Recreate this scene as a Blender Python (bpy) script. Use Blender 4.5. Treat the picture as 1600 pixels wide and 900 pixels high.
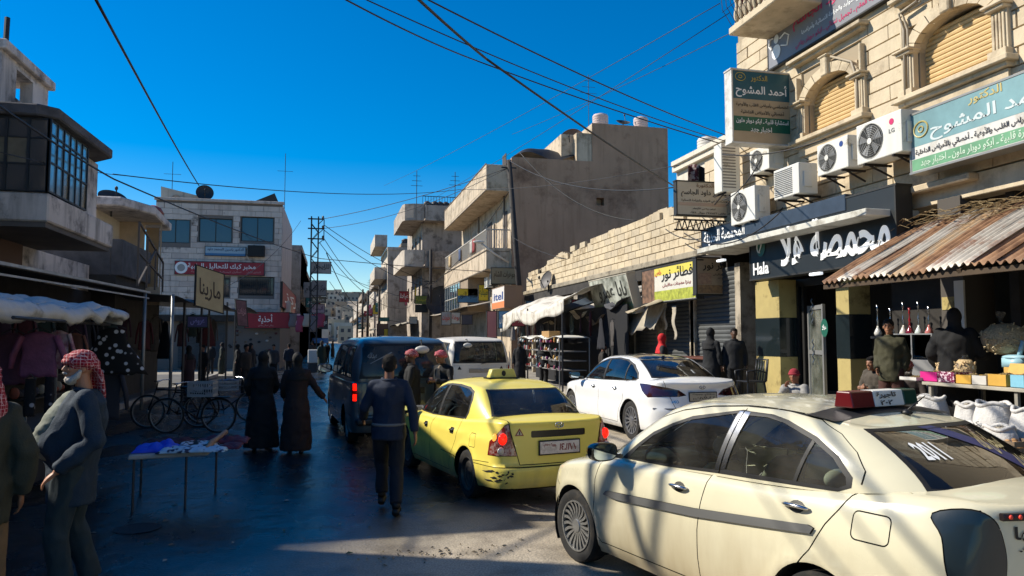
import bpy,bmesh,math,random
import numpy as np
from mathutils import Vector,Matrix,noise
from mathutils.geometry import delaunay_2d_cdt
for _o in list(bpy.data.objects):bpy.data.objects.remove(_o)
SC=bpy.context.scene;COL=SC.collection
R=math.radians;PI=math.pi
rnd=random.Random(7)
# ---------------------------------------------------------------- camera, sky, sun, exposure
F=1155.0;YAW=R(13.6);PITCH=math.atan(78/F);CH=1.9
cam=bpy.data.cameras.new('camera');cam.sensor_width=36;cam.lens=36*F/1600
cam.clip_start=.05;cam.clip_end=3000
camo=bpy.data.objects.new('camera',cam);COL.objects.link(camo);SC.camera=camo
camo.location=(0,0,CH);camo.rotation_euler=(PI/2 + PITCH,0,-YAW)
SUN_AZ,SUN_EL=23.0,38.0            # azimuth measured from -X towards +Y
sdir=Vector((-math.cos(R(SUN_AZ))*math.cos(R(SUN_EL)),math.sin(R(SUN_AZ))*math.cos(R(SUN_EL)),math.sin(R(SUN_EL))))
w=bpy.data.worlds.new('World');SC.world=w;w.use_nodes=True
nt=w.node_tree;bg=nt.nodes['Background']
sky=nt.nodes.new('ShaderNodeTexSky');sky.sky_type='NISHITA';sky.sun_disc=False
sky.sun_elevation=R(SUN_EL);sky.sun_rotation=math.atan2(sdir.x,sdir.y)
sky.altitude=0;sky.air_density=1.0;sky.dust_density=0.0;sky.ozone_density=3.0
hs=nt.nodes.new('ShaderNodeHueSaturation');hs.inputs['Saturation'].default_value=1.6
hs.inputs['Hue'].default_value=0.504
nt.links.new(sky.outputs[0],hs.inputs['Color']);nt.links.new(hs.outputs[0],bg.inputs['Color'])
bg.inputs['Strength'].default_value=0.1
sl=bpy.data.lights.new('sun','SUN');sl.energy=5.0;sl.angle=R(.5);sl.color=(1,.93,.80)
so=bpy.data.objects.new('sun',sl);COL.objects.link(so);so.location=(-20,10,30)
so.rotation_euler=sdir.to_track_quat('Z','Y').to_euler()
SC.view_settings.view_transform='Standard';SC.view_settings.look='None'
SC.view_settings.exposure=0.5;SC.view_settings.gamma=1
SC.cycles.max_bounces=6;SC.cycles.transparent_max_bounces=12
SC.cycles.use_denoising=True
# ---------------------------------------------------------------- from photo pixels to points in the place
_cy,_sy,_cp,_sp=math.cos(YAW),math.sin(YAW),math.cos(PITCH),math.sin(PITCH)
def ray(u,v):
 a,b=(u-800)/F,(450-v)/F
 f=_cp - b*_sp                     # horizontal forward part
 z=_sp + b*_cp
 return Vector((a*_cy + f*_sy,-a*_sy + f*_cy,z))
CP=Vector((0,0,CH))
def onX(u,v,X):d=ray(u,v);return CP + d*(X/d.x)
def onY(u,v,Y):d=ray(u,v);return CP + d*(Y/d.y)
def onZ(u,v,Z=0):d=ray(u,v);return CP + d*((Z-CH)/d.z)
def proj(p):
 x,y,z=p[0],p[1],p[2]-CH
 a=x*_cy - y*_sy;g=x*_sy + y*_cy
 f=g*_cp + z*_sp;b=-g*_sp + z*_cp
 return 800+F*a/f,450-F*b/f
# ---------------------------------------------------------------- materials
MATS={}
def lin(c):
 if isinstance(c,str):
  c=[int(c[i:i+2],16)/255 for i in (0,2,4)]
  c=[x/12.92 if x <= .04045 else ((x+.055)/1.055)**2.4 for x in c]
 return (c[0],c[1],c[2],1)
def mat(name,col,rough=.7,metal=0,var=0,vscale=3,vcol=None,streak=0,bump=0,bscale=40,coat=0,
  emit=0,spec=.5,dirt=None,dscale=1.5,dlo=.5,dhi=.7,alpha=None,sub=0,lowdirt=None):
 if name in MATS:return MATS[name]
 m=bpy.data.materials.new(name);MATS[name]=m;m.use_nodes=True
 t=m.node_tree;N=t.nodes;L=t.links;p=N['Principled BSDF']
 c=lin(col);p.inputs['Base Color'].default_value=c
 p.inputs['Roughness'].default_value=rough;p.inputs['Metallic'].default_value=metal
 p.inputs['Specular IOR Level'].default_value=spec
 if coat:p.inputs['Coat Weight'].default_value=coat;p.inputs['Coat Roughness'].default_value=.05
 if emit:p.inputs['Emission Color'].default_value=c;p.inputs['Emission Strength'].default_value=emit
 geo=N.new('ShaderNodeNewGeometry');cur=None
 def noi(scale,det=4,stretch=None,rough_=.6):
  src=geo.outputs['Position']
  if stretch:
   mp=N.new('ShaderNodeMapping');mp.inputs['Scale'].default_value=stretch
   L.new(src,mp.inputs['Vector']);src=mp.outputs[0]
  n=N.new('ShaderNodeTexNoise');n.inputs['Scale'].default_value=scale
  n.inputs['Detail'].default_value=det;n.inputs['Roughness'].default_value=rough_
  L.new(src,n.inputs['Vector']);return n.outputs['Fac']
 def mix(fac,a,b):
  x=N.new('ShaderNodeMix');x.data_type='RGBA'
  L.new(fac,x.inputs['Factor'])
  for s,val in ((6,a),(7,b)):
   if hasattr(val,'is_linked'):L.new(val,x.inputs[s])
   else:x.inputs[s].default_value=val
  return x.outputs[2]
 def ramp(fac,lo,hi):
  r=N.new('ShaderNodeMapRange');r.inputs['From Min'].default_value=lo
  r.inputs['From Max'].default_value=hi;L.new(fac,r.inputs['Value']);return r.outputs[0]
 cur=c
 if var:
  v2=lin(vcol) if vcol else (c[0]*(1-var),c[1]*(1-var),c[2]*(1-var),1)
  cur=mix(ramp(noi(vscale,6),.35,.65),cur,v2)
 if streak:
  cur=mix(ramp(noi(1.0,5,(3.5,3.5,.35)),.5,.75),cur,(c[0]*(1-streak),c[1]*(1-streak),c[2]*(1-streak)*.97,1))
 if dirt:
  cur=mix(ramp(noi(dscale,8,None,.7),dlo,dhi),cur,lin(dirt))
 if lowdirt:                        # road dust thrown up on the lowest part of a vehicle
  col2,z0,z1=lowdirt
  sx=N.new('ShaderNodeSeparateXYZ');L.new(geo.outputs['Position'],sx.inputs[0])
  nn=noi(3,6,(2,2,.5));ad=N.new('ShaderNodeMath');ad.operation='MULTIPLY_ADD'
  L.new(nn,ad.inputs[0]);ad.inputs[1].default_value=.5;L.new(sx.outputs[2],ad.inputs[2])
  r_=N.new('ShaderNodeMapRange');r_.inputs['From Min'].default_value=z1+.25;r_.inputs['From Max'].default_value=z0+.25
  r_.inputs['To Max'].default_value=.75
  L.new(ad.outputs[0],r_.inputs['Value']);cur=mix(r_.outputs[0],cur,lin(col2))
  rr=N.new('ShaderNodeMapRange');rr.inputs['To Min'].default_value=rough;rr.inputs['To Max'].default_value=.8
  L.new(r_.outputs[0],rr.inputs['Value']);L.new(rr.outputs[0],p.inputs['Roughness'])
 if hasattr(cur,'is_linked'):L.new(cur,p.inputs['Base Color'])
 if bump:
  b=N.new('ShaderNodeBump');b.inputs['Strength'].default_value=min(1,bump);b.inputs['Distance'].default_value=.02
  L.new(noi(bscale,5),b.inputs['Height']);L.new(b.outputs[0],p.inputs['Normal'])
 return m
def glass(name,tint=.35,col=(.6,.7,.75),refl=1.0,rough=.01,dust=0.0):
 if name in MATS:return MATS[name]
 m=bpy.data.materials.new(name);MATS[name]=m;m.use_nodes=True
 t=m.node_tree;N=t.nodes;L=t.links;N.remove(N['Principled BSDF']);out=N['Material Output']
 tr=N.new('ShaderNodeBsdfTransparent');tr.inputs[0].default_value=(col[0]*tint,col[1]*tint,col[2]*tint,1)
 gl=N.new('ShaderNodeBsdfGlossy');gl.inputs['Roughness'].default_value=rough
 fr=N.new('ShaderNodeFresnel');fr.inputs['IOR'].default_value=1.5
 mu=N.new('ShaderNodeMath');mu.operation='MULTIPLY';mu.use_clamp=True;mu.inputs[1].default_value=refl
 mx=N.new('ShaderNodeMixShader');L.new(fr.outputs[0],mu.inputs[0]);L.new(mu.outputs[0],mx.inputs[0])
 L.new(tr.outputs[0],mx.inputs[1]);L.new(gl.outputs[0],mx.inputs[2]);last=mx.outputs[0]
 if dust:
  df=N.new('ShaderNodeBsdfDiffuse');df.inputs[0].default_value=(.45,.42,.36,1)
  g=N.new('ShaderNodeNewGeometry');n=N.new('ShaderNodeTexNoise');n.inputs['Scale'].default_value=2.5;n.inputs['Detail'].default_value=8
  L.new(g.outputs['Position'],n.inputs['Vector'])
  rr=N.new('ShaderNodeMapRange');rr.inputs['From Min'].default_value=.3;rr.inputs['From Max'].default_value=.8
  rr.inputs['To Max'].default_value=dust;L.new(n.outputs['Fac'],rr.inputs['Value'])
  m2=N.new('ShaderNodeMixShader');L.new(rr.outputs[0],m2.inputs[0]);L.new(last,m2.inputs[1]);L.new(df.outputs[0],m2.inputs[2]);last=m2.outputs[0]
 L.new(last,out.inputs['Surface']);return m
def patmat(name,kind,c1,c2,scale=60,rough=.85,thr=.5):
 """woven / printed cloth: checks, dots, stripes on object coordinates"""
 if name in MATS:return MATS[name]
 m=bpy.data.materials.new(name);MATS[name]=m;m.use_nodes=True
 t=m.node_tree;N=t.nodes;L=t.links;p=N['Principled BSDF'];p.inputs['Roughness'].default_value=rough
 tc=N.new('ShaderNodeTexCoord')
 if kind == 'check':
  a=N.new('ShaderNodeTexVoronoi');a.distance='CHEBYCHEV';a.inputs['Randomness'].default_value=.12;a.inputs['Scale'].default_value=scale;o=a.outputs['Distance']
 elif kind == 'dots':
  a=N.new('ShaderNodeTexVoronoi');a.inputs['Scale'].default_value=scale;o=a.outputs['Distance']
 elif kind == 'blot':
  a=N.new('ShaderNodeTexNoise');a.inputs['Scale'].default_value=scale;a.inputs['Detail'].default_value=2;o=a.outputs['Fac']
 else:
  a=N.new('ShaderNodeTexWave');a.inputs['Scale'].default_value=scale;o=a.outputs['Fac'];a.bands_direction='DIAGONAL'
 L.new(tc.outputs['Object'],a.inputs[0])
 r=N.new('ShaderNodeMapRange');r.inputs['From Min'].default_value=thr-.04;r.inputs['From Max'].default_value=thr+.04
 L.new(o,r.inputs['Value'])
 x=N.new('ShaderNodeMix');x.data_type='RGBA';L.new(r.outputs[0],x.inputs['Factor'])
 x.inputs[6].default_value=lin(c1);x.inputs[7].default_value=lin(c2);L.new(x.outputs[2],p.inputs['Base Color'])
 return m
# ---------------------------------------------------------------- mesh builder
class MB:
 def __init__(s):s.v=[];s.f=[];s.m=[]
 def add(s,vs,fs,mi=0):
  b=len(s.v);s.v += [tuple(x) for x in vs]
  for f in fs:s.f.append(tuple(b+i for i in f));s.m.append(mi)
  return s
 def box(s,x0,x1,y0,y1,z0,z1,mi=0):
  x0,x1=min(x0,x1),max(x0,x1);y0,y1=min(y0,y1),max(y0,y1);z0,z1=min(z0,z1),max(z0,z1)
  return s.add([(x0,y0,z0),(x1,y0,z0),(x1,y1,z0),(x0,y1,z0),(x0,y0,z1),(x1,y0,z1),(x1,y1,z1),(x0,y1,z1)],
    [(0,3,2,1),(4,5,6,7),(0,1,5,4),(1,2,6,5),(2,3,7,6),(3,0,4,7)],mi)
 def cbox(s,c,sz,rot=None,mi=0):
  M_=rot if rot is not None else Matrix.Identity(3);hx,hy,hz=sz[0]/2,sz[1]/2,sz[2]/2;c=Vector(c)
  vs=[c + M_@Vector((x,y,z)) for x,y,z in ((-hx,-hy,-hz),(hx,-hy,-hz),(hx,hy,-hz),(-hx,hy,-hz),(-hx,-hy,hz),(hx,-hy,hz),(hx,hy,hz),(-hx,hy,hz))]
  return s.add(vs,[(0,3,2,1),(4,5,6,7),(0,1,5,4),(1,2,6,5),(2,3,7,6),(3,0,4,7)],mi)
 def bar(s,a,b,wd,th=None,mi=0):
  a,b=Vector(a),Vector(b);d=b-a;q=d.to_track_quat('Z','Y').to_matrix()
  return s.cbox((a+b)/2,(wd,th or wd,d.length),q,mi)
 def tube(s,pts,r,n=8,mi=0,ell=None,caps=True):
  pts=[Vector(p) for p in pts];k=len(pts);rings=[]
  rr=r if isinstance(r,(list,tuple)) else [r]*k
  up=None
  for i,p in enumerate(pts):
   t=(pts[min(i+1,k-1)] - pts[max(i-1,0)])
   if t.length < 1e-9:t=Vector((0,0,1))
   t.normalize()
   if up is None:
    up=Vector((0,0,1)) if abs(t.z) < .9 else Vector((1,0,0))
   a=t.cross(up)
   if a.length < 1e-6:a=t.orthogonal()
   a.normalize();b=a.cross(t).normalized();up=b
   e=ell if ell else (1,1)
   rings.append([p + a*(math.cos(2*PI*j/n)*rr[i]*e[0]) + b*(math.sin(2*PI*j/n)*rr[i]*e[1]) for j in range(n)])
  vs=[q for rg in rings for q in rg]
  fs=[(i*n+j,i*n+(j+1)%n,(i+1)*n+(j+1)%n,(i+1)*n+j) for i in range(k-1) for j in range(n)]
  fs=[f[::-1] for f in fs]
  if caps:fs += [tuple(range(n)),tuple((k-1)*n+j for j in reversed(range(n)))]
  return s.add(vs,fs,mi)
 def lathe(s,prof,n=16,c=(0,0,0),rot=None,mi=0,caps=True,arc=2*PI):
  """prof [(r, z)] turned about local z"""
  M_=rot if rot is not None else Matrix.Identity(3);c=Vector(c)
  vs=[c + M_@Vector((r*math.cos(2*PI*j/n),r*math.sin(2*PI*j/n),z)) for r,z in prof for j in range(n)]
  k=len(prof)
  fs=[(i*n+j,i*n+(j+1)%n,(i+1)*n+(j+1)%n,(i+1)*n+j) for i in range(k-1) for j in range(n)]
  if caps:fs += [tuple(reversed(range(n))),tuple((k-1)*n+j for j in range(n))]
  return s.add(vs,fs,mi)
 def ellip(s,c,r,n=14,m=9,rot=None,mi=0):
  pr=[(math.sin(PI*i/m),-math.cos(PI*i/m)) for i in range(m+1)]
  M_=rot if rot is not None else Matrix.Identity(3);c=Vector(c)
  vs=[]
  for a,z in pr[1:-1]:
   for j in range(n):vs.append(c + M_@Vector((a*math.cos(2*PI*j/n)*r[0],a*math.sin(2*PI*j/n)*r[1],z*r[2])))
  k=m-1;vs += [c + M_@Vector((0,0,-r[2])),c + M_@Vector((0,0,r[2]))]
  fs=[(i*n+j,i*n+(j+1)%n,(i+1)*n+(j+1)%n,(i+1)*n+j) for i in range(k-1) for j in range(n)]
  fs += [(k*n,(j+1)%n,j) for j in range(n)] + [(k*n+1,(k-1)*n+j,(k-1)*n+(j+1)%n) for j in range(n)]
  return s.add(vs,fs,mi)
 def loft(s,rings,closed=True,caps=True,mi=0):
  n=len(rings[0]);k=len(rings);vs=[p for r in rings for p in r]
  fs=[(i*n+j,i*n+(j+1)%n,(i+1)*n+(j+1)%n,(i+1)*n+j) for i in range(k-1) for j in range(n if closed else n-1)]
  if caps and closed:fs += [tuple(reversed(range(n))),tuple((k-1)*n+j for j in range(n))]
  return s.add(vs,fs,mi)
 def prism(s,poly,a,b,axis='X',mi=0):
  """poly of 2-D points extruded along axis from a to b (X: (y,z); Y: (x,z); Z: (x,y))"""
  n=len(poly)
  def P(p,d):return {'X':(d,p[0],p[1]),'Y':(p[0],d,p[1]),'Z':(p[0],p[1],d)}[axis]
  vs=[P(p,a) for p in poly] + [P(p,b) for p in poly]
  fs=[tuple(range(n)),tuple(range(2*n-1,n-1,-1))] + [(i,n+i,n+(i+1)%n,(i+1)%n) for i in range(n)]
  return s.add(vs,fs,mi)
 def grid(s,fn,nu,nv,mi=0,thick=0):
  vs=[fn(i/nu,j/nv) for j in range(nv+1) for i in range(nu+1)]
  fs=[(j*(nu+1)+i,j*(nu+1)+i+1,(j+1)*(nu+1)+i+1,(j+1)*(nu+1)+i) for j in range(nv) for i in range(nu)]
  return s.add(vs,fs,mi)
 def quad(s,a,b,c,d,mi=0):return s.add([a,b,c,d],[(0,1,2,3)],mi)
def mesh_of(mb,name,mats,smooth=False,fixn=True):
 me=bpy.data.meshes.new(name);me.from_pydata(mb.v,[],mb.f)
 for m in (mats if isinstance(mats,(list,tuple)) else [mats]):me.materials.append(m)
 if any(mb.m):me.polygons.foreach_set('material_index',mb.m)
 if fixn:
  b=bmesh.new();b.from_mesh(me);bmesh.ops.recalc_face_normals(b,faces=b.faces);b.to_mesh(me);b.free()
 if smooth is True:me.polygons.foreach_set('use_smooth',[True]*len(me.polygons))
 elif smooth: # auto-smooth by angle
  me.polygons.foreach_set('use_smooth',[True]*len(me.polygons));me.set_sharp_from_angle(angle=R(smooth))
 me.update();return me
def wloc(o):
 m=Matrix.LocRotScale(o.location,o.rotation_euler,o.scale)
 return wloc(o.parent) @ m if o.parent else m
def build(mb,name,mats,parent=None,world=False,smooth=False,bevel=0,label=None,solid=0,fixn=True,seg=1):
 """link a mesh builder as ONE object; world=True: its points are world points"""
 if world and parent is not None:
  I=wloc(parent).inverted();mb.v=[tuple(I @ Vector(p)) for p in mb.v]
 me=mesh_of(mb,name,mats,smooth,fixn);o=bpy.data.objects.new(name,me);COL.objects.link(o)
 if parent is not None:o.parent=parent
 if bevel:
  b=o.modifiers.new('b','BEVEL');b.width=bevel;b.segments=seg;b.limit_method='ANGLE'
 if solid:
  b=o.modifiers.new('s','SOLIDIFY');b.thickness=solid;b.offset=0
 if label:o['label']=label
 return o
def tag(o,label,cat,group=None,kind=None):
 if kind:o['kind']=kind
 if label:o['label']=label
 if cat:o['category']=cat
 if group:o['group']=group
 return o
def thing(name,label,cat,loc=(0,0,0),rz=0,group=None):
 o=bpy.data.objects.new(name,None);COL.objects.link(o);o.empty_display_size=.2
 o.location=loc;o.rotation_euler=(0,0,rz);return tag(o,label,cat,group)
def solo(mb,name,mats,label,cat,loc=None,group=None,**k):
 """a thing that is one mesh, its points given in the world, its origin set to loc"""
 if loc is None:
  a=np.array(mb.v);loc=((a[:,0].min()+a[:,0].max())/2,(a[:,1].min()+a[:,1].max())/2,a[:,2].min())
 loc=Vector(loc);mb.v=[tuple(Vector(p)-loc) for p in mb.v]
 o=build(mb,name,mats,**k);o.location=loc;return tag(o,label,cat,group)
def kids(o):return [c for c in bpy.data.objects if c.parent == o]
def copy_tree(o,loc=None,rz=None,label=None,group=None,parent=None,scale=None):
 c=o.copy();COL.objects.link(c)
 if parent is not None:c.parent=parent
 for ch in list(CH_OF(o)):copy_tree(ch,parent=c)
 if loc is not None:c.location=loc
 if rz is not None:c.rotation_euler=(0,0,rz)
 if scale is not None:c.scale=scale
 if label:c['label']=label
 if group:c['group']=group
 return c
def CH_OF(o):return [c for c in o.children]
def piece(me,name,parent,loc,rz=0,scale=None):
 """one more object on a shared mesh"""
 o=bpy.data.objects.new(name,me);COL.objects.link(o);o.parent=parent;o.location=loc
 if rz:o.rotation_euler=(0,0,rz)
 if scale is not None:o.scale=scale
 return o
def struct(mb,name,mats,**k):
 o=build(mb,name,mats,**k);o['kind']='structure';return o
def nz(x,y=0,z=0):return noise.noise(Vector((x,y,z)))
def cr(pts,n=8,closed=False):
 """Catmull-Rom through points"""
 P=[Vector(p) for p in pts];k=len(P);out=[]
 for i in range(k if closed else k-1):
  a,b,c,d=(P[(i-1) % k],P[i],P[(i+1) % k],P[(i+2) % k]) if closed else (P[max(i-1,0)],P[i],P[i+1],P[min(i+2,k-1)])
  for j in range(n):
   t=j/n;out.append(.5*((2*b)+(c-a)*t+(2*a-5*b+4*c-d)*t*t+(3*b-a-3*c+d)*t**3))
 if not closed:out.append(P[-1])
 return out
# ---------------------------------------------------------------- lettering
_AR={}
def _ar(ch,iso,dual=True):_AR[ch]=(iso,dual)
for _c,_i,_d in (('ا',0xFE8D,0),('أ',0xFE83,0),('إ',0xFE87,0),('آ',0xFE81,0),('ب',0xFE8F,1),('ة',0xFE93,0),('ت',0xFE95,1),('ث',0xFE99,1),
 ('ج',0xFE9D,1),('ح',0xFEA1,1),('خ',0xFEA5,1),('د',0xFEA9,0),('ذ',0xFEAB,0),('ر',0xFEAD,0),('ز',0xFEAF,0),('س',0xFEB1,1),('ش',0xFEB5,1),
 ('ص',0xFEB9,1),('ض',0xFEBD,1),('ط',0xFEC1,1),('ظ',0xFEC5,1),('ع',0xFEC9,1),('غ',0xFECD,1),('ف',0xFED1,1),('ق',0xFED5,1),('ك',0xFED9,1),
 ('ل',0xFEDD,1),('م',0xFEE1,1),('ن',0xFEE5,1),('ه',0xFEE9,1),('و',0xFEED,0),('ي',0xFEF1,1),('ى',0xFEEF,0),('ئ',0xFE89,1),('ـ',0x640,1)):_ar(_c,_i,bool(_d))
def shape(s):
 """join Arabic letters into their written forms and lay them right to left"""
 out=[];i=0;prev=False;s=list(s)
 while i < len(s):
  c=s[i]
  if c == 'ل' and i+1 < len(s) and s[i+1] in 'اأ':
   base=0xFEFB if s[i+1] == 'ا' else 0xFEF7;out.append(chr(base + (1 if prev else 0)));prev=False;i += 2;continue
  if c in _AR:
   iso,dual=_AR[c]
   nx=i+1 < len(s) and s[i+1] in _AR
   if iso == 0x640:out.append(c);prev=True
   else:
    nxt=nx and dual
    k=(3 if nxt else 1) if prev else (2 if nxt else 0)
    out.append(chr(iso+k));prev=dual
  else:out.append(c);prev=False
  i += 1
 # right to left, but runs of digits and Latin keep their order
 res=[];run=[]
 for ch in out:
  if ch.isdigit() or ('A' <= ch <= 'z'):run.append(ch)
  else:
   if run:res.append(''.join(run));run=[]
   res.append(ch)
 if run:res.append(''.join(run))
 return ''.join(reversed(res))
_tc={}
def text_verts(s,bold=0):
 k=(s,bold)
 if k in _tc:return _tc[k]
 c=bpy.data.curves.new('t','FONT');c.body=s;c.resolution_u=2;c.offset=bold
 o=bpy.data.objects.new('t',c);COL.objects.link(o)
 me=bpy.data.meshes.new_from_object(o.evaluated_get(bpy.context.evaluated_depsgraph_get()))
 v=np.array([tuple(x.co) for x in me.vertices]);f=[tuple(p.vertices) for p in me.polygons]
 bpy.data.objects.remove(o);bpy.data.curves.remove(c);bpy.data.meshes.remove(me)
 if len(v):v[:,:2] -= v[:,:2].min(0);v[:,:2] /= np.maximum(v[:,:2].max(0),1e-6)
 _tc[k]=(v,f);return _tc[k]
def text_mb(mb,s,o,u,v,wd,ht,ar=True,bold=.01,depth=0,mi=0,slant=0):
 """letters in the box that starts at o (lower left), u = reading direction, v = up"""
 tv,tf=text_verts(shape(s) if ar else s,bold)
 if not len(tv):return mb
 o,u,v=Vector(o),Vector(u).normalized(),Vector(v).normalized()
 vs=[o + u*(float(p[0])*wd + slant*float(p[1])*ht) + v*(float(p[1])*ht) for p in tv]
 mb.add(vs,tf,mi)
 if depth:
  n=u.cross(v);k=len(vs);ec={}
  mb.add([p+n*depth for p in vs],tf,mi)
  b=len(mb.v)-2*k
  for f in tf:
   for a,c in zip(f,f[1:]+f[:1]):ec[(a,c)]=1
  for a,c in list(ec):
   if (c,a) not in ec:mb.f.append((b+a,b+c,b+k+c,b+k+a));mb.m.append(mi)
 return mb
def sign(name,label,o,u,v,wd,ht,th,face,edge,texts=(),bands=(),cat='sign',frame=None,bevel=.0,depth=.0,group=None,light=None):
 """board whose upper left corner (as read) is o; u reads right, v points down the board.
    texts (string, x0, y0, x1, y1, material, latin?), bands (x0, y0, x1, y1, material): fractions of the board"""
 o,u,v=Vector(o),Vector(u).normalized(),Vector(v).normalized();n=-u.cross(v).normalized()  # n: towards the reader
 n=u.cross(-v).normalized()
 t=thing(name,label,cat,o + v*ht + u*wd/2,0,group)
 rot=Matrix((u,-v,n)).transposed()
 c=o + u*wd/2 + v*ht/2 - n*th/2
 build(MB().cbox(c,(wd,ht,th),rot),'panel',[face],t,world=True,bevel=bevel)
 e=MB();fw=frame if frame else .03
 for a,b in (((0,0),(wd,0)),((0,ht),(wd,ht))):
  e.cbox(o + u*wd/2 + v*a[1] - n*(th/2-.004),(wd+2*fw,fw,th+.012),rot)
 for x in (0,wd):e.cbox(o + u*x + v*ht/2 - n*(th/2-.004),(fw,ht-fw,th+.010),rot)
 build(e,'frame',[edge],t,world=True)
 for i,(x0,y0,x1,y1,m) in enumerate(bands):
  q=MB();z=n*(.002+.001*i)
  q.quad(o+u*wd*x0+v*ht*y1+z,o+u*wd*x1+v*ht*y1+z,o+u*wd*x1+v*ht*y0+z,o+u*wd*x0+v*ht*y0+z)
  build(q,'printed_band',[m],t,world=True,fixn=False)
 for tx in texts:
  s,x0,y0,x1,y1,m=tx[:6];q=MB()
  text_mb(q,s,o+u*wd*x0+v*ht*y1+n*(.006+.001*len(bands)),u,-v,wd*(x1-x0),ht*(y1-y0),ar=len(tx) < 7,depth=depth,bold=.018)
  if q.v:build(q,'lettering',[m],t,world=True,fixn=False)
 return t
UP=Vector((0,0,1));DN=Vector((0,0,-1))
# ---------------------------------------------------------------- vehicle bodies: two wrapped bands (lower body, glasshouse) and two caps
def sm1(pts,n=10):
 q=cr([(a,b,0) for a,b in pts],n);xs=np.array([p.x for p in q]);ys=np.array([p.y for p in q])
 o=np.argsort(xs,kind='stable');xs,ys=xs[o],ys[o]
 return lambda x:np.interp(x,xs,ys)
def pl1(pts):
 xs=[p[0] for p in pts];ys=[p[1] for p in pts]
 return lambda x:np.interp(x,xs,ys)
def pip(P,poly):
 x,y=P[:,0],P[:,1];q=np.asarray(poly,float);c=np.zeros(len(P),bool);k=len(q)
 for i in range(k):
  x1,y1=q[i];x2,y2=q[(i+1) % k]
  if y1 == y2:continue
  m=((y1 > y) != (y2 > y)) & (x < (x2-x1)*(y-y1)/(y2-y1)+x1);c ^= m
 return c
def pdist(P,line):
 d=np.full(len(P),1e9);q=np.asarray(line,float)
 for a,b in zip(q[:-1],q[1:]):
  ab=b-a;l=(ab**2).sum()
  if l < 1e-12:continue
  t=np.clip(((P-a)@ab)/l,0,1);d=np.minimum(d,np.linalg.norm(P-(a+t[:,None]*ab),axis=1))
 return d
def subdiv(poly,closed=True,step=.05):
 q=[np.asarray(p,float) for p in poly];out=[]
 for i in range(len(q) if closed else len(q)-1):
  a,b=q[i],q[(i+1) % len(q)];n=max(1,int(np.linalg.norm(b-a)/step))
  out += [a+(b-a)*j/n for j in range(n)]
 if not closed:out.append(q[-1])
 return np.array(out)
def offline(q,w):
 q=np.asarray(q,float);t=np.gradient(q,axis=0);t /= np.maximum(np.linalg.norm(t,axis=1)[:,None],1e-9)
 n=np.stack([-t[:,1],t[:,0]],1);return q+n*w/2,q-n*w/2
def patch(dom,feats,fn,step=.06,default='body',bbox=None):
 """dom: polygon or None for the rectangle bbox; feats: (name, kind, points, width) later ones win; kind poly / line / cut"""
 V=[];E=[]
 def addl(q,closed):
  b=len(V);V.extend([tuple(p) for p in q]);k=len(q)
  E.extend([(b+i,b+(i+1) % k) for i in range(k if closed else k-1)])
 if dom is None:
  x0,y0,x1,y1=bbox;dom=[(x0,y0),(x1,y0),(x1,y1),(x0,y1)]
 dom=subdiv(dom,True,step*.7);addl(dom,True)
 for nm,kind,pts,wd in feats:
  if kind == 'line':
   a,b=offline(pts,wd);addl(a,False);addl(b,False)
   addl([a[0],b[0]],False);addl([a[-1],b[-1]],False)
  else:addl(pts,True)
 x0,y0=dom.min(0);x1,y1=dom.max(0)
 gx=np.arange(x0,x1,step);gy=np.arange(y0,y1,step)
 G=np.array([(a+(step/2 if i % 2 else 0),b) for i,b in enumerate(gy) for a in gx]);G=G[pip(G,dom)]
 # keep grid points clear of the constraint lines
 VV=np.array(V);keep=np.ones(len(G),bool)
 for i in range(0,len(VV),400):
  d=np.abs(G[:,None,:]-VV[None,i:i+400,:]).max(2).min(1);keep &= d > step*.3
 G=G[keep]
 allv=[Vector(p) for p in V] + [Vector(p) for p in G]
 r=delaunay_2d_cdt(allv,E,[],0,1e-5)
 P2=np.array([tuple(p) for p in r[0]]);T=np.array([f for f in r[2] if len(f) == 3])
 C=P2[T].mean(1);inside=pip(C,dom);T,C=T[inside],C[inside]
 cls=np.zeros(len(T),int);names=[default]
 for nm,kind,pts,wd in feats:
  m=(pdist(C,pts) < wd/2) if kind == 'line' else pip(C,pts)
  if nm not in names:names.append(nm)
  cls[m]=names.index(nm)
 P3,N3=fn(P2)
 out={}
 for i,nm in enumerate(names):
  t=T[cls == i]
  if len(t) == 0 or nm == 'cut':continue
  u,inv=np.unique(t,return_inverse=True);out[nm]=(P3[u],N3[u],inv.reshape(-1,3))
 return out
def sub_mesh(name,parts,matl,parent,off=0,label=None):
 """parts: list of (P, N, T) joined to one object with its own normals"""
 vs,ns,fs=[],[],[];b=0
 for P,N,T in parts:
  vs.append(P+N*off);ns.append(N);fs.append(T+b);b += len(P)
 vs=np.vstack(vs);ns=np.vstack(ns);fs=np.vstack(fs)
 a,b_,c=vs[fs[:,0]],vs[fs[:,1]],vs[fs[:,2]]
 g=np.cross(b_-a,c-a);fl=(g*ns[fs].mean(1)).sum(1) < 0;fs[fl]=fs[fl][:,::-1]
 me=bpy.data.meshes.new(name);me.from_pydata(vs.tolist(),[],fs.tolist());me.materials.append(matl)
 me.polygons.foreach_set('use_smooth',[True]*len(me.polygons));me.normals_split_custom_set_from_vertices(ns.tolist())
 o=bpy.data.objects.new(name,me);COL.objects.link(o);o.parent=parent
 if label:o['label']=label
 return o
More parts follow.
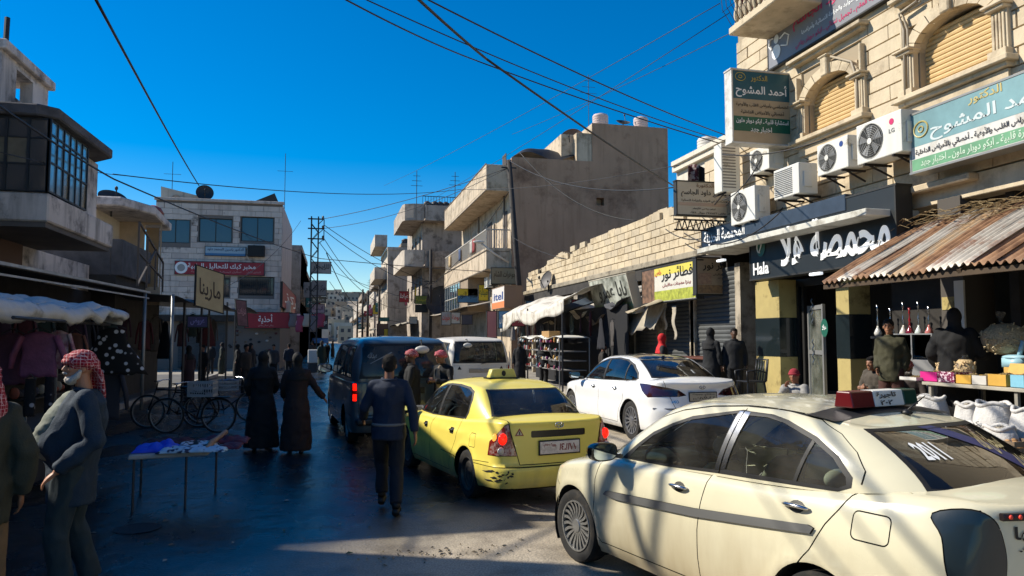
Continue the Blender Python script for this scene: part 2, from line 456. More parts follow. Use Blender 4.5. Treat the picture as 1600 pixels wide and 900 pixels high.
class Band:
 def __init__(s,plan,N=240):
  q=np.array([tuple(p)[:2] for p in cr([(a,b,0) for a,b in plan],20)])   # rear centre -> left side -> front centre
  d=np.r_[0,np.cumsum(np.linalg.norm(np.diff(q,axis=0),axis=1))]
  L=d[-1];a=np.linspace(0,L,N);x=np.interp(a,d,q[:,0]);y=np.maximum(0,np.interp(a,d,q[:,1]))
  s.L=L;s.a=a;s.x=x[::-1].copy();s.y=y[::-1].copy()     # now from the front centre
  tx,ty=np.gradient(s.x),np.gradient(s.y);l=np.hypot(tx,ty);s.nx,s.ny=-ty/l,tx/l
  if s.ny[N//2] < 0:s.nx,s.ny=-s.nx,-s.ny
  s.nx[0],s.ny[0]=1,0;s.nx[-1],s.ny[-1]=-1,0
  s.flare=[];s.W=2*L
 def base(s,S):
  sg=np.where(S <= s.L,1.0,-1.0);q=np.clip(np.where(S <= s.L,S,2*s.L-S),0,s.L)
  f=lambda arr:np.interp(q,s.a,arr)
  return sg,f(s.x),f(s.y),f(s.nx),f(s.ny),q
 def xyz(s,S,T):
  sg,x,y,nx,ny,q=s.base(S);zb,zt=s.zb(x),s.zt(x);z=zb+(zt-zb)*T
  wr=np.where(nx < 0,nx*nx,0);wf=np.where(nx > 0,nx*nx,0);ws=ny*ny
  ins=ws*s.side(z)+wr*s.rear(z)+wf*s.front(z)
  d=np.clip((zt-z)/s.rt,0,1);ins=ins+s.rt*.8*(1-np.sqrt(np.maximum(0,1-(1-d)**2)))
  for cx,cz,ra,h in s.flare:ins=ins-ws*h*np.exp(-((np.hypot(x-cx,z-cz)-ra)/.045)**2)
  return np.stack([x-nx*ins,sg*(y-ny*ins),z],-1)
 def fn(s,P):
  S,T=P[:,0],P[:,1]/s.H;e=2e-3
  p=s.xyz(S,T);a=s.xyz(np.clip(S+e,0,s.W),T)-s.xyz(np.clip(S-e,0,s.W),T)
  b=s.xyz(S,np.clip(T+e,0,1))-s.xyz(S,np.clip(T-e,0,1))
  n=np.cross(a,b);n /= np.maximum(np.linalg.norm(n,axis=1)[:,None],1e-9)
  cx=(s.x.max()+s.x.min())/2;o=np.stack([(p[:,0]-cx)*.3,p[:,1],p[:,2]*0],1)
  n[(n*o).sum(1) < 0] *= -1
  return p,n
 H=.8
 def inv(s,pts,view,side=1):
  """pts (x,z) seen from the side or (y,z) seen from the rear/front -> domain"""
  Q=np.asarray(pts,float);k=0 if view == 'side' else 1
  if view == 'side':
   i0=np.argmin(np.abs(s.x[None]-Q[:,:1])+(s.ny[None] < .35)*.5,axis=1);S=s.a[i0];S=S if side > 0 else 2*s.L-S
  elif view == 'rear':
   h=len(s.a)//2;i0=h+np.argmin(np.abs(s.y[None,h:]-np.abs(Q[:,:1])),axis=1);S=np.where(Q[:,0] >= 0,s.a[i0],2*s.L-s.a[i0])
  else:
   h=len(s.a)//2;i0=np.argmin(np.abs(s.y[None,:h]-np.abs(Q[:,:1])),axis=1);S=np.where(Q[:,0] >= 0,s.a[i0],2*s.L-s.a[i0])
  T=np.full(len(Q),.5)
  for _ in range(25):
   p=s.xyz(S,T);e=1e-3
   a=(s.xyz(S+e,T)-p)/e;b=(s.xyz(S,T+e)-p)/e
   e0,e1=Q[:,0]-p[:,k],Q[:,1]-p[:,2]
   det=a[:,k]*b[:,2]-a[:,2]*b[:,k];det=np.where(np.abs(det) < 1e-3,1e-3,det)
   dS=(e0*b[:,2]-e1*b[:,k])/det;dT=(a[:,k]*e1-a[:,2]*e0)/det
   out=((T >= 1) & (dT > 0)) | ((T <= 0) & (dT < 0));ak=np.where(np.abs(a[:,k]) < .15,np.sign(a[:,k]+1e-9)*.15,a[:,k])
   dS=np.where(out,e0/ak,dS)
   S=np.clip(S+np.clip(dS,-.1,.1),0,s.W);T=np.clip(T+np.clip(dT,-.3,.3),0,1)
  if view == 'front':S=np.where(S > s.L,S-2*s.L,S)
  return np.stack([S,T*s.H],1)
class House(Band):
 """glasshouse: base plan and roof plan share their control columns"""
 def __init__(s,base,top,N=240):
  c=cr([(a,b,0) for a,b in base],20);t=cr([(a,b,0) for a,b in top],20)
  B=np.array([tuple(p)[:2] for p in c]);T=np.array([tuple(p)[:2] for p in t])
  d=np.r_[0,np.cumsum(np.linalg.norm(np.diff(B,axis=0),axis=1))];L=d[-1];a=np.linspace(0,L,N)
  g=lambda q:np.interp(a,d,q)[::-1].copy()
  s.x,s.y,s.tx,s.ty=g(B[:,0]),np.maximum(g(B[:,1]),0),g(T[:,0]),np.maximum(g(T[:,1]),0);s.a=a;s.L=L;s.W=2*L
  dx,dy=np.gradient(s.x),np.gradient(s.y);l=np.maximum(np.hypot(dx,dy),1e-9);s.nx,s.ny=-dy/l,dx/l
  if s.ny[N//2] < 0:s.nx,s.ny=-s.nx,-s.ny
  s.bulge=.02;s.rr=.06;s.round_h=.12
 H=.5
 def xyz(s,S,T):
  sg,x,y,nx,ny,q=s.base(S);f=lambda arr:np.interp(q,s.a,arr)
  tx,ty=f(s.tx),f(s.ty);zb=s.zb(x,y);zt=s.zr(tx);z=zb+(zt-zb)*T
  d=np.clip((1-T)/s.round_h,0,1);k=s.rr*(1-np.sqrt(np.maximum(0,1-(1-d)**2)))
  bl=s.bulge*4*T*(1-T)
  X=x+(tx-x)*T+nx*(bl-k);Y=y+(ty-y)*T+ny*(bl-k)
  return np.stack([X,sg*Y,z],-1)
def cap_fn(ring,crown,dz=0):
 """surface that closes a ring (left half, front -> rear) with a crowned lid"""
 o=np.argsort(ring[:,0]);X,Y,Z=ring[o,0],ring[o,1],ring[o,2]
 def z(x,y):
  w=np.maximum(np.interp(x,X,Y),.05);e_=np.clip(np.minimum(x-X[0],X[-1]-x)/.35,0,1);return np.interp(x,X,Z)+dz+crown*(1-np.clip((y/w)**2,0,1))*e_*(2-e_)
 def fn(P):
  x,y=P[:,0],P[:,1];e=.02;p=np.stack([x,y,z(x,y)],1)
  xl,xh=X[0],X[-1]
  gx=(z(np.clip(x+e,xl,xh),y)-z(np.clip(x-e,xl,xh),y))/(2*e);gy=(z(x,y+e)-z(x,y-e))/(2*e)
  gy=np.clip(gy,-.6,.6);gx=np.clip(gx,-.8,.8)
  n=np.stack([-gx,-gy,np.ones_like(gx)],1);n /= np.linalg.norm(n,axis=1)[:,None]
  return p,n
 return z,fn
def arc2(cx,cz,r,a0=-20,a1=200,n=22):return [(cx+r*math.cos(R(a0+(a1-a0)*i/n)),cz+r*math.sin(R(a0+(a1-a0)*i/n))) for i in range(n+1)]
def rrect(x0,y0,x1,y1,r=.03,n=4):
 out=[]
 for cx,cy,a in ((x1-r,y1-r,0),(x0+r,y1-r,90),(x0+r,y0+r,180),(x1-r,y0+r,270)):
  out += [(cx+r*math.cos(R(a+90*i/n)),cy+r*math.sin(R(a+90*i/n))) for i in range(n+1)]
 return out
def smp(pts,n=5,closed=True):return [(p.x,p.y) for p in cr([(a,b,0) for a,b in pts],n,closed)]
RY=Matrix.Rotation(R(90),3,'X')
def make_wheel(root,x,y,r,wid,style,side,m_tyre,m_rim,spokes=10):
 hub=thing('wheel',None,None,(x,y,r));hub.parent=root
 for k in ('label','category','group'):
  if k in hub:del hub[k]
 s_=side;h=wid/2
 pr=[(r*.70,-h*.8),(r*.86,-h),(r*.965,-h*.92),(r,-h*.6),(r,-h*.3),(r*.99,-h*.27),(r*.99,-h*.22),(r,-h*.2),(r,h*.2),(r*.99,h*.22),(r*.99,h*.27),(r,h*.3),(r,h*.6),(r*.965,h*.92),(r*.86,h),(r*.70,h*.8)]
 build(MB().lathe(pr,48,rot=RY,caps=False),'tyre',[m_tyre],hub,smooth=40)
 b=MB();o=h*s_
 def P(a,rad,d):return (rad*math.cos(a),o*d,rad*math.sin(a))
 # barrel and lip
 rp=[(r*.71,.84),(r*.70,.92),(r*.66,.90),(r*.645,.6),(r*.62,-.6)]
 for j in range(48):
  a0,a1=2*PI*j/48,2*PI*(j+1)/48
  for (ra,da),(rb,db) in zip(rp[:-1],rp[1:]):b.quad(P(a0,ra,da),P(a1,ra,da),P(a1,rb,db),P(a0,rb,db))
 if style == 'steel':
  ds=[(r*.65,.62),(r*.56,.50),(r*.45,.62),(r*.30,.70),(r*.22,.66),(r*.14,.74),(0.001,.74)]
  for j in range(36):
   a0,a1=2*PI*j/36,2*PI*(j+1)/36
   for (ra,da),(rb,db) in zip(ds[:-1],ds[1:]):b.quad(P(a0,ra,da),P(a1,ra,da),P(a1,rb,db),P(a0,rb,db))
 else:
  for j in range(spokes):
   a=2*PI*j/spokes+.1;w0,w1=.10*r*(20/spokes)**.5*.55,.16*r*(20/spokes)**.5*.55;tw=.10 if style == 'turbine' else 0
   n=5
   for i in range(n):
    t0,t1=i/n,(i+1)/n;r0,r1=r*(.12+.54*t0),r*(.12+.54*t1)
    q0,q1=a+tw*math.sin(t0*PI*.8)*2,a+tw*math.sin(t1*PI*.8)*2
    ww0,ww1=(w0+(w1-w0)*t0)/r0/2,(w0+(w1-w0)*t1)/r1/2;d0,d1=.80-.12*math.sin(t0*PI)+.04*t0,.80-.12*math.sin(t1*PI)+.04*t1
    A,B_,C_,D=P(q0-ww0,r0,d0),P(q0+ww0,r0,d0),P(q1+ww1,r1,d1),P(q1-ww1,r1,d1)
    A2,B2,C2,D2=P(q0-ww0,r0,d0-.3),P(q0+ww0,r0,d0-.3),P(q1+ww1,r1,d1-.3),P(q1-ww1,r1,d1-.3)
    b.quad(A,B_,C_,D);b.quad(A,D,D2,A2);b.quad(B_,B2,C2,C_)
  for j in range(24):
   a0,a1=2*PI*j/24,2*PI*(j+1)/24
   b.quad(P(a0,r*.19,.74),P(a1,r*.19,.74),P(a1,r*.17,.84),P(a0,r*.17,.84))
   b.quad(P(a0,r*.17,.84),P(a1,r*.17,.84),P(a1,.001,.86),P(a0,.001,.86))
 build(b,'rim',[m_rim],hub,smooth=35)
 d=MB().lathe([(0.001,-.02),(r*.6,-.02),(r*.6,.0),(.001,.0)],24,(0,-s_*.01,0),RY)
 build(d,'brake_disc',[mat('brake_dark','16161a',.5,.3)],hub)
 return hub
def make_car(root,S):
 """S: dict of shapes. Local axes: x forward, y left, z up, origin on the ground at mid wheelbase"""
 M_=S['mats'];wb,tr,wr=S['wb'],S['track'],S['wr']
 B=Band(S['plan']);B.zb=sm1(S['sill']);B.zt=sm1(S['belt']);B.side=sm1(S['side_in'],6);B.rear=sm1(S['rear_in'],6);B.front=sm1(S['front_in'],6);B.rt=S.get('rt',.06)
 ra=wr+S.get('arch',.045);B.flare=[(wb/2,wr,ra+.02,.014),(-wb/2,wr,ra+.02,.014)]
 f=[]
 seam=S.get('seam',.009)
 for sd in (1,-1):
  for nm,kind,pts,wd in S['side_feats']:
   q=subdiv(pts,kind != 'line',.04);f.append((nm if nm == 'panel_seam' else nm+'|%d' % sd,kind,B.inv(q,'side',sd),wd))
 for nm,kind,pts,wd in S['rear_feats']:
  q=subdiv(pts,kind != 'line',.04);f.append((nm,kind,B.inv(q,'rear'),wd))
 for nm,kind,pts,wd in S.get('front_feats',[]):
  q=subdiv(pts,kind != 'line',.04);f.append((nm,kind,B.inv(q,'front'),wd))
 # lamps that wrap the corner: (name, side outline (x,z), rear outline(y,z)) joined in the unrolled plane
 for nm,sp,rp in S.get('wrap',[]):
  for sd in (1,-1):
   a=B.inv(sp,'side',sd);b=B.inv([(sd*y,z) for y,z in rp],'rear' if sp[0][0] < 0 else 'front')
   c_=np.vstack([a,b]);poly=subdiv(smp([tuple(q_) for q_ in c_],4) if S.get('soft_lamps') else c_,True,.03);f.append((nm+'|%d' % sd,'poly',poly,0))
   cl=np.vstack([poly,poly[:1]]);f.append(('panel_seam','line',cl,.008))
 for sd in (1,-1):
  for cx in (wb/2,-wb/2):
   p_=[(x,max(z,.02)) for x,z in arc2(cx,wr,ra,-12,192,26)]
   pp=B.inv(p_,'side',sd);pp=np.vstack([[pp[0][0],0],pp,[pp[-1][0],0]]);f.append(('cut','cut',pp,0))
 lo=patch(None,f,B.fn,S.get('step',.05),'body',(0,0,B.W,B.H))
 parts={}
 def put(d):
  for k,v in d.items():parts.setdefault(k,[]).append(v)
 put(lo)
 # top ring of the lower band
 a=np.linspace(0,B.L,160);ring=B.xyz(a,np.ones_like(a))
 zc,cfn=cap_fn(ring,S['crown'])
 full=np.vstack([ring[:,:2],(ring[::-1,:2]*[1,-1])[1:-1]])
 G=House(S['gbase'],S['gtop']);G.zb=lambda x,y:zc(x,y)-.012;G.zr=sm1(S['roofz']);G.bulge=S.get('bulge',.03);G.rr=S.get('rr',.05)
 ga=np.linspace(0,G.L,90);gb=G.xyz(ga,np.zeros_like(ga));gfull=np.vstack([gb[:,:2],(gb[::-1,:2]*[1,-1])[1:-1]])
 hole=gfull*[1,1];c0=hole.mean(0);hole=c0+(hole-c0)*.97
 tf=[(nm,k,subdiv(p,k != 'line',.05),w_) for nm,k,p,w_ in S.get('top_feats',[])]
 put(patch(full,tf+[('cut','cut',hole,0)],cfn,.07,'body'))
 # glasshouse
 gf=[]
 for sd in (1,-1):
  for nm,kind,pts,wd in S['glass_side']:
   gf.append((nm if nm == 'panel_seam' else nm+'|%d' % sd,kind,G.inv(subdiv(pts,kind != 'line',.04),'side',sd),wd))
 for nm,kind,pts,wd,vw in S['glass_ends']:
   q=G.inv(subdiv(pts,kind != 'line',.04),vw);gf.append((nm,kind,q,wd))
   if vw == 'front':gf.append((nm,kind,q+[G.W,0],wd))
 put(patch(None,gf,G.fn,.05,S.get('pillar','body'),(0,0,G.W,G.H)))
 # roof
 rt=G.xyz(ga,np.ones_like(ga));zr,rfn=cap_fn(rt,S.get('rcrown',.035))
 rfull=np.vstack([rt[:,:2],(rt[::-1,:2]*[1,-1])[1:-1]])
 rf=[(nm,k,subdiv(p,k != 'line',.05),w_) for nm,k,p,w_ in S.get('roof_feats',[])]
 put(patch(rfull,rf,rfn,.08,'body'))
 off={'panel_seam':-.006,'window_trim':.002,'side_moulding':.014,'tail_lamp':.004}
 off.update(S.get('off',{}))
 objs={}
 for nm,lst in parts.items():
  key=nm.split('|')[0];base=key.split(':')[0]
  objs[nm]=sub_mesh(base,lst,M_.get(key,M_.get(base,M_['body'])),root,off.get(base,0),S.get('labels',{}).get(base))
  if base in ('panel_seam',):objs[nm]['kind']='stuff'
 # wheel housings, floor
 wm=M_['under'];b=MB()
 hw=S['hw']
 for sx in (wb/2,-wb/2):
  for sd in (1,-1):
   pr=arc2(sx,wr,ra+.012,-30,210,20)
   y0,y1=sd*(hw-.035),sd*(hw-.32)
   for (xa,za),(xb,zb_) in zip(pr[:-1],pr[1:]):b.quad((xa,y0,za),(xb,y0,zb_),(xb,y1,zb_),(xa,y1,za))
   b.add([(x,y1,z) for x,z in pr],[tuple(range(len(pr)))])
 xs0,xs1=S['plan'][0][0],S['plan'][-1][0]
 b.box(xs0+.25,xs1-.25,-hw+.33,hw-.33,.18,.26)
 b.box(-wb/2+ra+.02,wb/2-ra-.02,-hw+.10,hw-.10,.19,.26)
 build(b,'underbody',[wm],root)
 for sx in (wb/2,-wb/2):
  for sd in (1,-1):make_wheel(root,sx,sd*tr/2,wr,S.get('tw',.19),S['wheel'],sd,M_['tyre'],M_['rim'],S.get('spokes',15))
 return dict(B=B,G=G,zc=zc,zr=zr,objs=objs)
def on_side(bd,x,z,sd=1):
 q=bd.inv([(x,z)],'side',sd);p,n=bd.fn(q);return Vector(p[0]),Vector(n[0])
def on_rear(bd,y,z):
 q=bd.inv([(y,z)],'rear');p,n=bd.fn(q);return Vector(p[0]),Vector(n[0])
def conform_text(mb,bd,s,x0,z0,x1,z1,view,off=.004,ar=True,mi=0,bold=.01,side=1,slant=0):
 """flat lettering laid on the curved body; x0..x1 in reading direction"""
 tv,tf=text_verts(shape(s) if ar else s,bold)
 if not len(tv):return
 q=[(x0+(x1-x0)*a+slant*b,z0+(z1-z0)*b) for a,b in tv[:,:2]]
 p,n=bd.fn(bd.inv(q,view,side));mb.add([tuple(r) for r in (p+n*off)],tf,mi)
def conform_quad(mb,bd,poly,view,off=.004,side=1,mi=0):
 """a closed outline as a fan that follows the surface"""
 q=subdiv(poly,True,.04);c=q.mean(0)
 rings=[c+(q-c)*k for k in (1,.66,.33)];allp=np.vstack(rings+[c[None]])
 p,n=bd.fn(bd.inv(allp,view,side));p=p+n*off;k=len(q);fs=[]
 for r_ in range(2):fs += [(r_*k+i,r_*k+(i+1) % k,(r_+1)*k+(i+1) % k,(r_+1)*k+i) for i in range(k)]
 fs += [(2*k+i,2*k+(i+1) % k,3*k) for i in range(k)]
 mb.add([tuple(x) for x in p],fs,mi)
def interior(root,S,seatc,dashc,x_front=.25,x_rear=-.75,hw=.62,covers=None,van=False):
 f=MB().box(x_rear-.55,x_front+1.0,-hw-.06,hw+.06,.27,.30);f.box(x_rear-.5,x_rear-.44,-hw-.06,hw+.06,.3,.85)
 build(f,'cabin_floor',[mat('cabin_dark','1b1a18',.9)],root)
 m=mat('seat_'+seatc,seatc,.8,var=.2,vscale=6)
 def back(x,y,w_,hr=True,mm=m):
  t=[]
  for z,dx,ww,th in ((.45,.10,.95,.12),(.6,.02,1,.13),(.8,-.07,1,.12),(.93,-.13,.9,.10),(.99,-.155,.6,.07)):
   cx=x+dx;t.append([(cx+th/2*math.cos(a)*1.0,y+w_/2*ww*math.copysign(abs(math.sin(a))**.5,math.sin(a)),z) for a in [2*PI*j/16 for j in range(16)]])
  b=MB().loft(t)
  b.cbox((x+.28,y,.42),(.5,w_,.16))
  o=build(b,'seat',[mm],root,smooth=50,bevel=.02)
  if hr:
   h=MB().ellip((x-.185,y,1.115),(.055,.125,.085));h.tube([(x-.165,y-.05,.98),(x-.18,y-.05,1.06)],.007);h.tube([(x-.165,y+.05,.98),(x-.18,y+.05,1.06)],.007)
   build(h,'headrest',[mm],o,smooth=True)
 for y in (hw*.56,-hw*.56):back(x_front,y,.48)
 back(x_rear,0,hw*1.9,hr=False)
 for y in (hw*.56,-hw*.56):build(MB().ellip((x_rear-.17,y,1.03),(.05,.12,.06)),'headrest',[m],root,smooth=True)
 d=MB();xd=x_front+.72
 d.prism([(xd,.55),(xd-.05,.78),(xd+.02,.90),(xd+.12,.93),(xd+.5,.90),(xd+.5,.55)],-hw-.04,hw+.04,'Y')
 build(d,'dashboard',[mat('dash_'+dashc,dashc,.7)],root,bevel=.02)
 sw=MB();c=Vector((x_front+.52,hw*.56,.86));rt=Matrix.Rotation(R(-65),3,'Y')
 sw.tube([c+rt@Vector((.18*math.cos(a),.18*math.sin(a),0)) for a in [2*PI*j/24 for j in range(25)]],.014,6)
 sw.bar(c+rt@Vector((0,-.17,0)),c+rt@Vector((0,.17,0)),.03);sw.bar(c,c+Vector((.2,0,-.1)),.04)
 build(sw,'steering_wheel',[mat('black_plastic','101012',.5)],root,smooth=True)
 mm=MB().ellip((x_front+.45,0,1.25),(.015,.12,.035));build(mm,'rear_view_mirror',[mat('black_plastic','101012',.5)],root,smooth=True)
def mirror(root,p,sd,m,mg,sz=1.0):
 """door mirror; p: root on the body (side plane)"""
 p=Vector(p);c=p+Vector((.02,sd*.17,.03))
 b=MB()
 rings=[]
 for k,(dx,s_) in enumerate(((-.05,.88),(-.045,1),(.0,1.02),(.05,.85),(.085,.5))):
  rings.append([(c.x+dx*sz,c.y+sd*.115*sz*s_*math.copysign(abs(math.cos(a))**.7,math.cos(a)),c.z+.068*sz*s_*math.copysign(abs(math.sin(a))**.7,math.sin(a))) for a in [2*PI*j/20 for j in range(20)]])
 b.loft(rings);b.bar(p+Vector((.02,-sd*.02,-.02)),c+Vector((.02,-sd*.08,-.03)),.06,.035)
 o=build(b,'door_mirror',[m],root,smooth=50)
 g=MB();g.add([(c.x-.053*sz,c.y+.10*sz*math.copysign(abs(math.cos(a))**.7,math.cos(a)),c.z+.057*sz*math.copysign(abs(math.sin(a))**.7,math.sin(a))) for a in [2*PI*j/20 for j in range(20)]],[tuple(range(20))])
 build(g,'mirror_glass',[mg],o)
def handle(root,bd,x,z,sd,m,L=.18):
 p,n=on_side(bd,x,z,sd);b=MB();r=[]
 for i in range(9):
  t=i/8;xx=x-L/2+L*t;q,nn=on_side(bd,xx,z,sd);lift=.012+.022*math.sin(PI*t)
  r.append(q+nn*lift)
 b.tube(r,[.009,.014,.016,.016,.016,.016,.016,.014,.009],8,ell=(1.2,.8));
 b2=MB();conform_quad(b2,bd,[(x+.055*math.cos(a),z+.035*math.sin(a)) for a in [2*PI*j/12 for j in range(12)]],'side',.003,sd)
 o=build(b,'door_handle',[m],root,smooth=True);build(b2,'handle_recess',[mat('recess_shadow','3a3a34',.5)],o,smooth=True,fixn=False)
 return o
# ---------------------------------------------------------------- the five vehicles
def paint(nm,col,dirt='8a7d62',z0=.2,z1=.65,rough=.32,coat=.6,var=.04):
 return mat(nm,col,rough,var=var,vscale=2,coat=coat,lowdirt=(dirt,z0,z1),spec=.4)
TY=mat('tyre_rubber','1c1b1a',.85,var=.3,dirt='4a4236',dscale=9,dlo=.5,dhi=.8)
CHROME=mat('chrome','c8c8c8',.22,1);BLACKP=mat('black_plastic','101012',.5);BLACKG=mat('gloss_black','08090b',.12,coat=.5)
RUB=mat('window_rubber','0c0c0d',.6);UNDER=mat('underbody_black','0b0a09',.9)
SEAM=mat('seam_dark','15130e',.9);MG=mat('mirror_glass','b8c4cc',.03,1)
LAMPR=mat('lamp_red','a5100c',.12,coat=.8);LAMPRL=mat('lamp_red_lit','ff1808',.2,emit=1.6);LAMPW=mat('lamp_clear','b8b2aa',.12,coat=.8)
PLATE=mat('number_plate','d8cfc4',.45,dirt='94887a',dscale=8);PLT=mat('plate_print_red','7c1f1a',.6);INKB=mat('ink_black','0d0d0d',.6);WHT=mat('white_print','e8e8e6',.6)
GL_SIDE=glass('car_glass',.75,(.75,.9,.85),1.3,dust=.08);GL_REAR=glass('car_rear_glass',.16,(.8,.8,.8),1.8,dust=.04)
GL_Y=glass('car_glass_clear',.75,(.75,.9,.95),1.4,dust=.06);GL_VAN=glass('van_glass',.10,(.8,.8,.8),1.0,dust=.22);GL_WV=glass('van_glass_tint',.22,(.5,.75,.7),1.0,dust=.18)
GL_W=glass('sedan_glass_tint',.35,(.5,.7,.8),1.6,dust=.03)
def closed(p):return list(p)+[p[0]]
def common(body,rim='8e8e8c',**k):
 d=dict(body=body,under=UNDER,tyre=TY,rim=mat('rim_'+rim,rim,.35,.8,var=.3,vscale=8),panel_seam=SEAM,window_trim=RUB,window=GL_SIDE,
    rear_window=GL_REAR,windscreen=GL_SIDE,tail_lamp=LAMPR,lamp_bulb=LAMPRL,side_moulding=mat('moulding_grey','5a5a58',.5),bumper=body,door=body,
    boot_lid=body,bonnet=body,fuel_flap=body,head_lamp=LAMPW,pillar_cover=CHROME)
 d.update(k);return d
cars={}
def place_car(name,label,cat,X,Y,h,z=0,s=1):
 t=cars[name]=thing(name,label,cat,(X,Y,z),R(90+h));t.scale=(s,s,s);return t
def plate(root,bd,y,z,w_,h_,txts,face=PLATE,tilt=0,edge=BLACKP,x_off=.012):
 p,n=on_rear(bd,y,z);n=Vector((n.x,n.y,n.z*.3)).normalized();u=Vector((0,-1,0));u=(u-n*u.dot(n)).normalized();v=n.cross(u)
 if v.z > 0:v=-v
 rot=Matrix((u,-v,n)).transposed();c=p+n*x_off
 fr=build(MB().cbox(c,(w_+.03,h_+.03,.016),rot),'plate_frame',[edge],root,bevel=.004)
 build(MB().cbox(c+n*.006,(w_,h_,.012),rot),'number_plate',[face],root,bevel=.003)
 for s,x0,y0,x1,y1,m,ar in txts:
  q=MB();text_mb(q,s,c+n*.0135+u*(x0-.5)*w_-v*(y0-.5)*h_*-1*-1,u,-v,w_*(x1-x0),h_*(y1-y0),ar=ar,bold=.03)
  build(q,'lettering',[m],root,fixn=False)
def badge(root,p,n,rx,rz,m):
 n=Vector(n);u=Vector((0,-1,0));b=MB();v=Vector((0,0,1));p=Vector(p)+n*.008
 ring=[p+u*rx*math.cos(a)+v*rz*math.sin(a) for a in [2*PI*j/24 for j in range(25)]];b.tube(ring,.006,6)
 b.tube([p+u*(-rx*.45)+v*rz*.8,p+u*(-rx*.35)-v*rz*.8],.005,5);b.tube([p+u*(rx*.45)+v*rz*.8,p+u*(rx*.35)-v*rz*.8],.005,5)
 b.tube([p-u*rx*.4,p+u*rx*.1+v*rz*.15,p+u*rx*.4],.005,5);build(b,'badge',[m],root,smooth=True)
# ---- cream taxi, nearest
CREAM=paint('cream_paint',(.66,.61,.43),'8a744e',.12,.78,.26,.8,.08)
root=place_car('cream_taxi','cream saloon taxi with red, white and green roof lamp in the right foreground','taxi',3.141,5.116,14.27)
dlo_f=[(.62,.955),(.50,1.05),(.34,1.16),(.15,1.245),(-.05,1.315),(-.46,1.395),(-.375,1.02),(.1,.985)]
dlo_r=[(-.47,1.035),(-.57,1.39),(-.72,1.392),(-.86,1.37),(-1.10,1.295),(-1.26,1.215),(-1.36,1.125),(-1.37,1.085),(-1.32,1.062)]
fr_seam=[(.80,1.03),(.58,1.17),(.33,1.295),(.08,1.37),(-.2,1.42),(-.50,1.445),(-.8,1.445),(-1.08,1.41)]
rd_edge=[(-1.46,1.17),(-1.455,1.11),(-1.42,1.04),(-1.37,.96),(-1.30,.87),(-1.21,.71),(-1.12,.60),(-1.0,.50),(-.90,.40),(-.86,.27)]
c_side=[('door:front','poly',[(.90,.30),(.93,.5),(.92,.75),(.84,1.0),(-.36,1.0),(-.30,.62),(-.31,.27),(.85,.26)],0),
 ('door:rear','poly',[(-.36,1.0),(-.30,.62),(-.31,.27),(-.86,.27),(-.90,.40),(-1.0,.50),(-1.12,.60),(-1.21,.71),(-1.30,.87),(-1.39,1.0),(-1.42,1.04)],0),
 ('panel_seam','line',[(.84,1.0),(.92,.75),(.93,.5),(.90,.30),(.85,.26),(-.31,.27),(-.86,.27)],.008),
 ('panel_seam','line',[(-.385,1.06),(-.36,.98),(-.325,.80),(-.30,.62),(-.295,.45),(-.31,.27)],.008),('panel_seam','line',rd_edge[1:],.008),
 ('fuel_flap','poly',rrect(-1.67,.83,-1.46,.975,.03),0),('panel_seam','line',closed(rrect(-1.67,.83,-1.46,.975,.03)),.007),
 ('side_moulding','poly',[(.78,.655),(.74,.69),(-.27,.755),(-1.20,.845),(-1.24,.835),(-1.22,.80),(-.27,.70),(.60,.645)],0),
 ('panel_seam','line',[(1.54,.60),(1.74,.66)],.009),('panel_seam','line',[(-1.60,.55),(-2.05,.58)],.009)]
tl_s=[(-1.99,.60),(-1.94,.78),(-1.91,.93)]
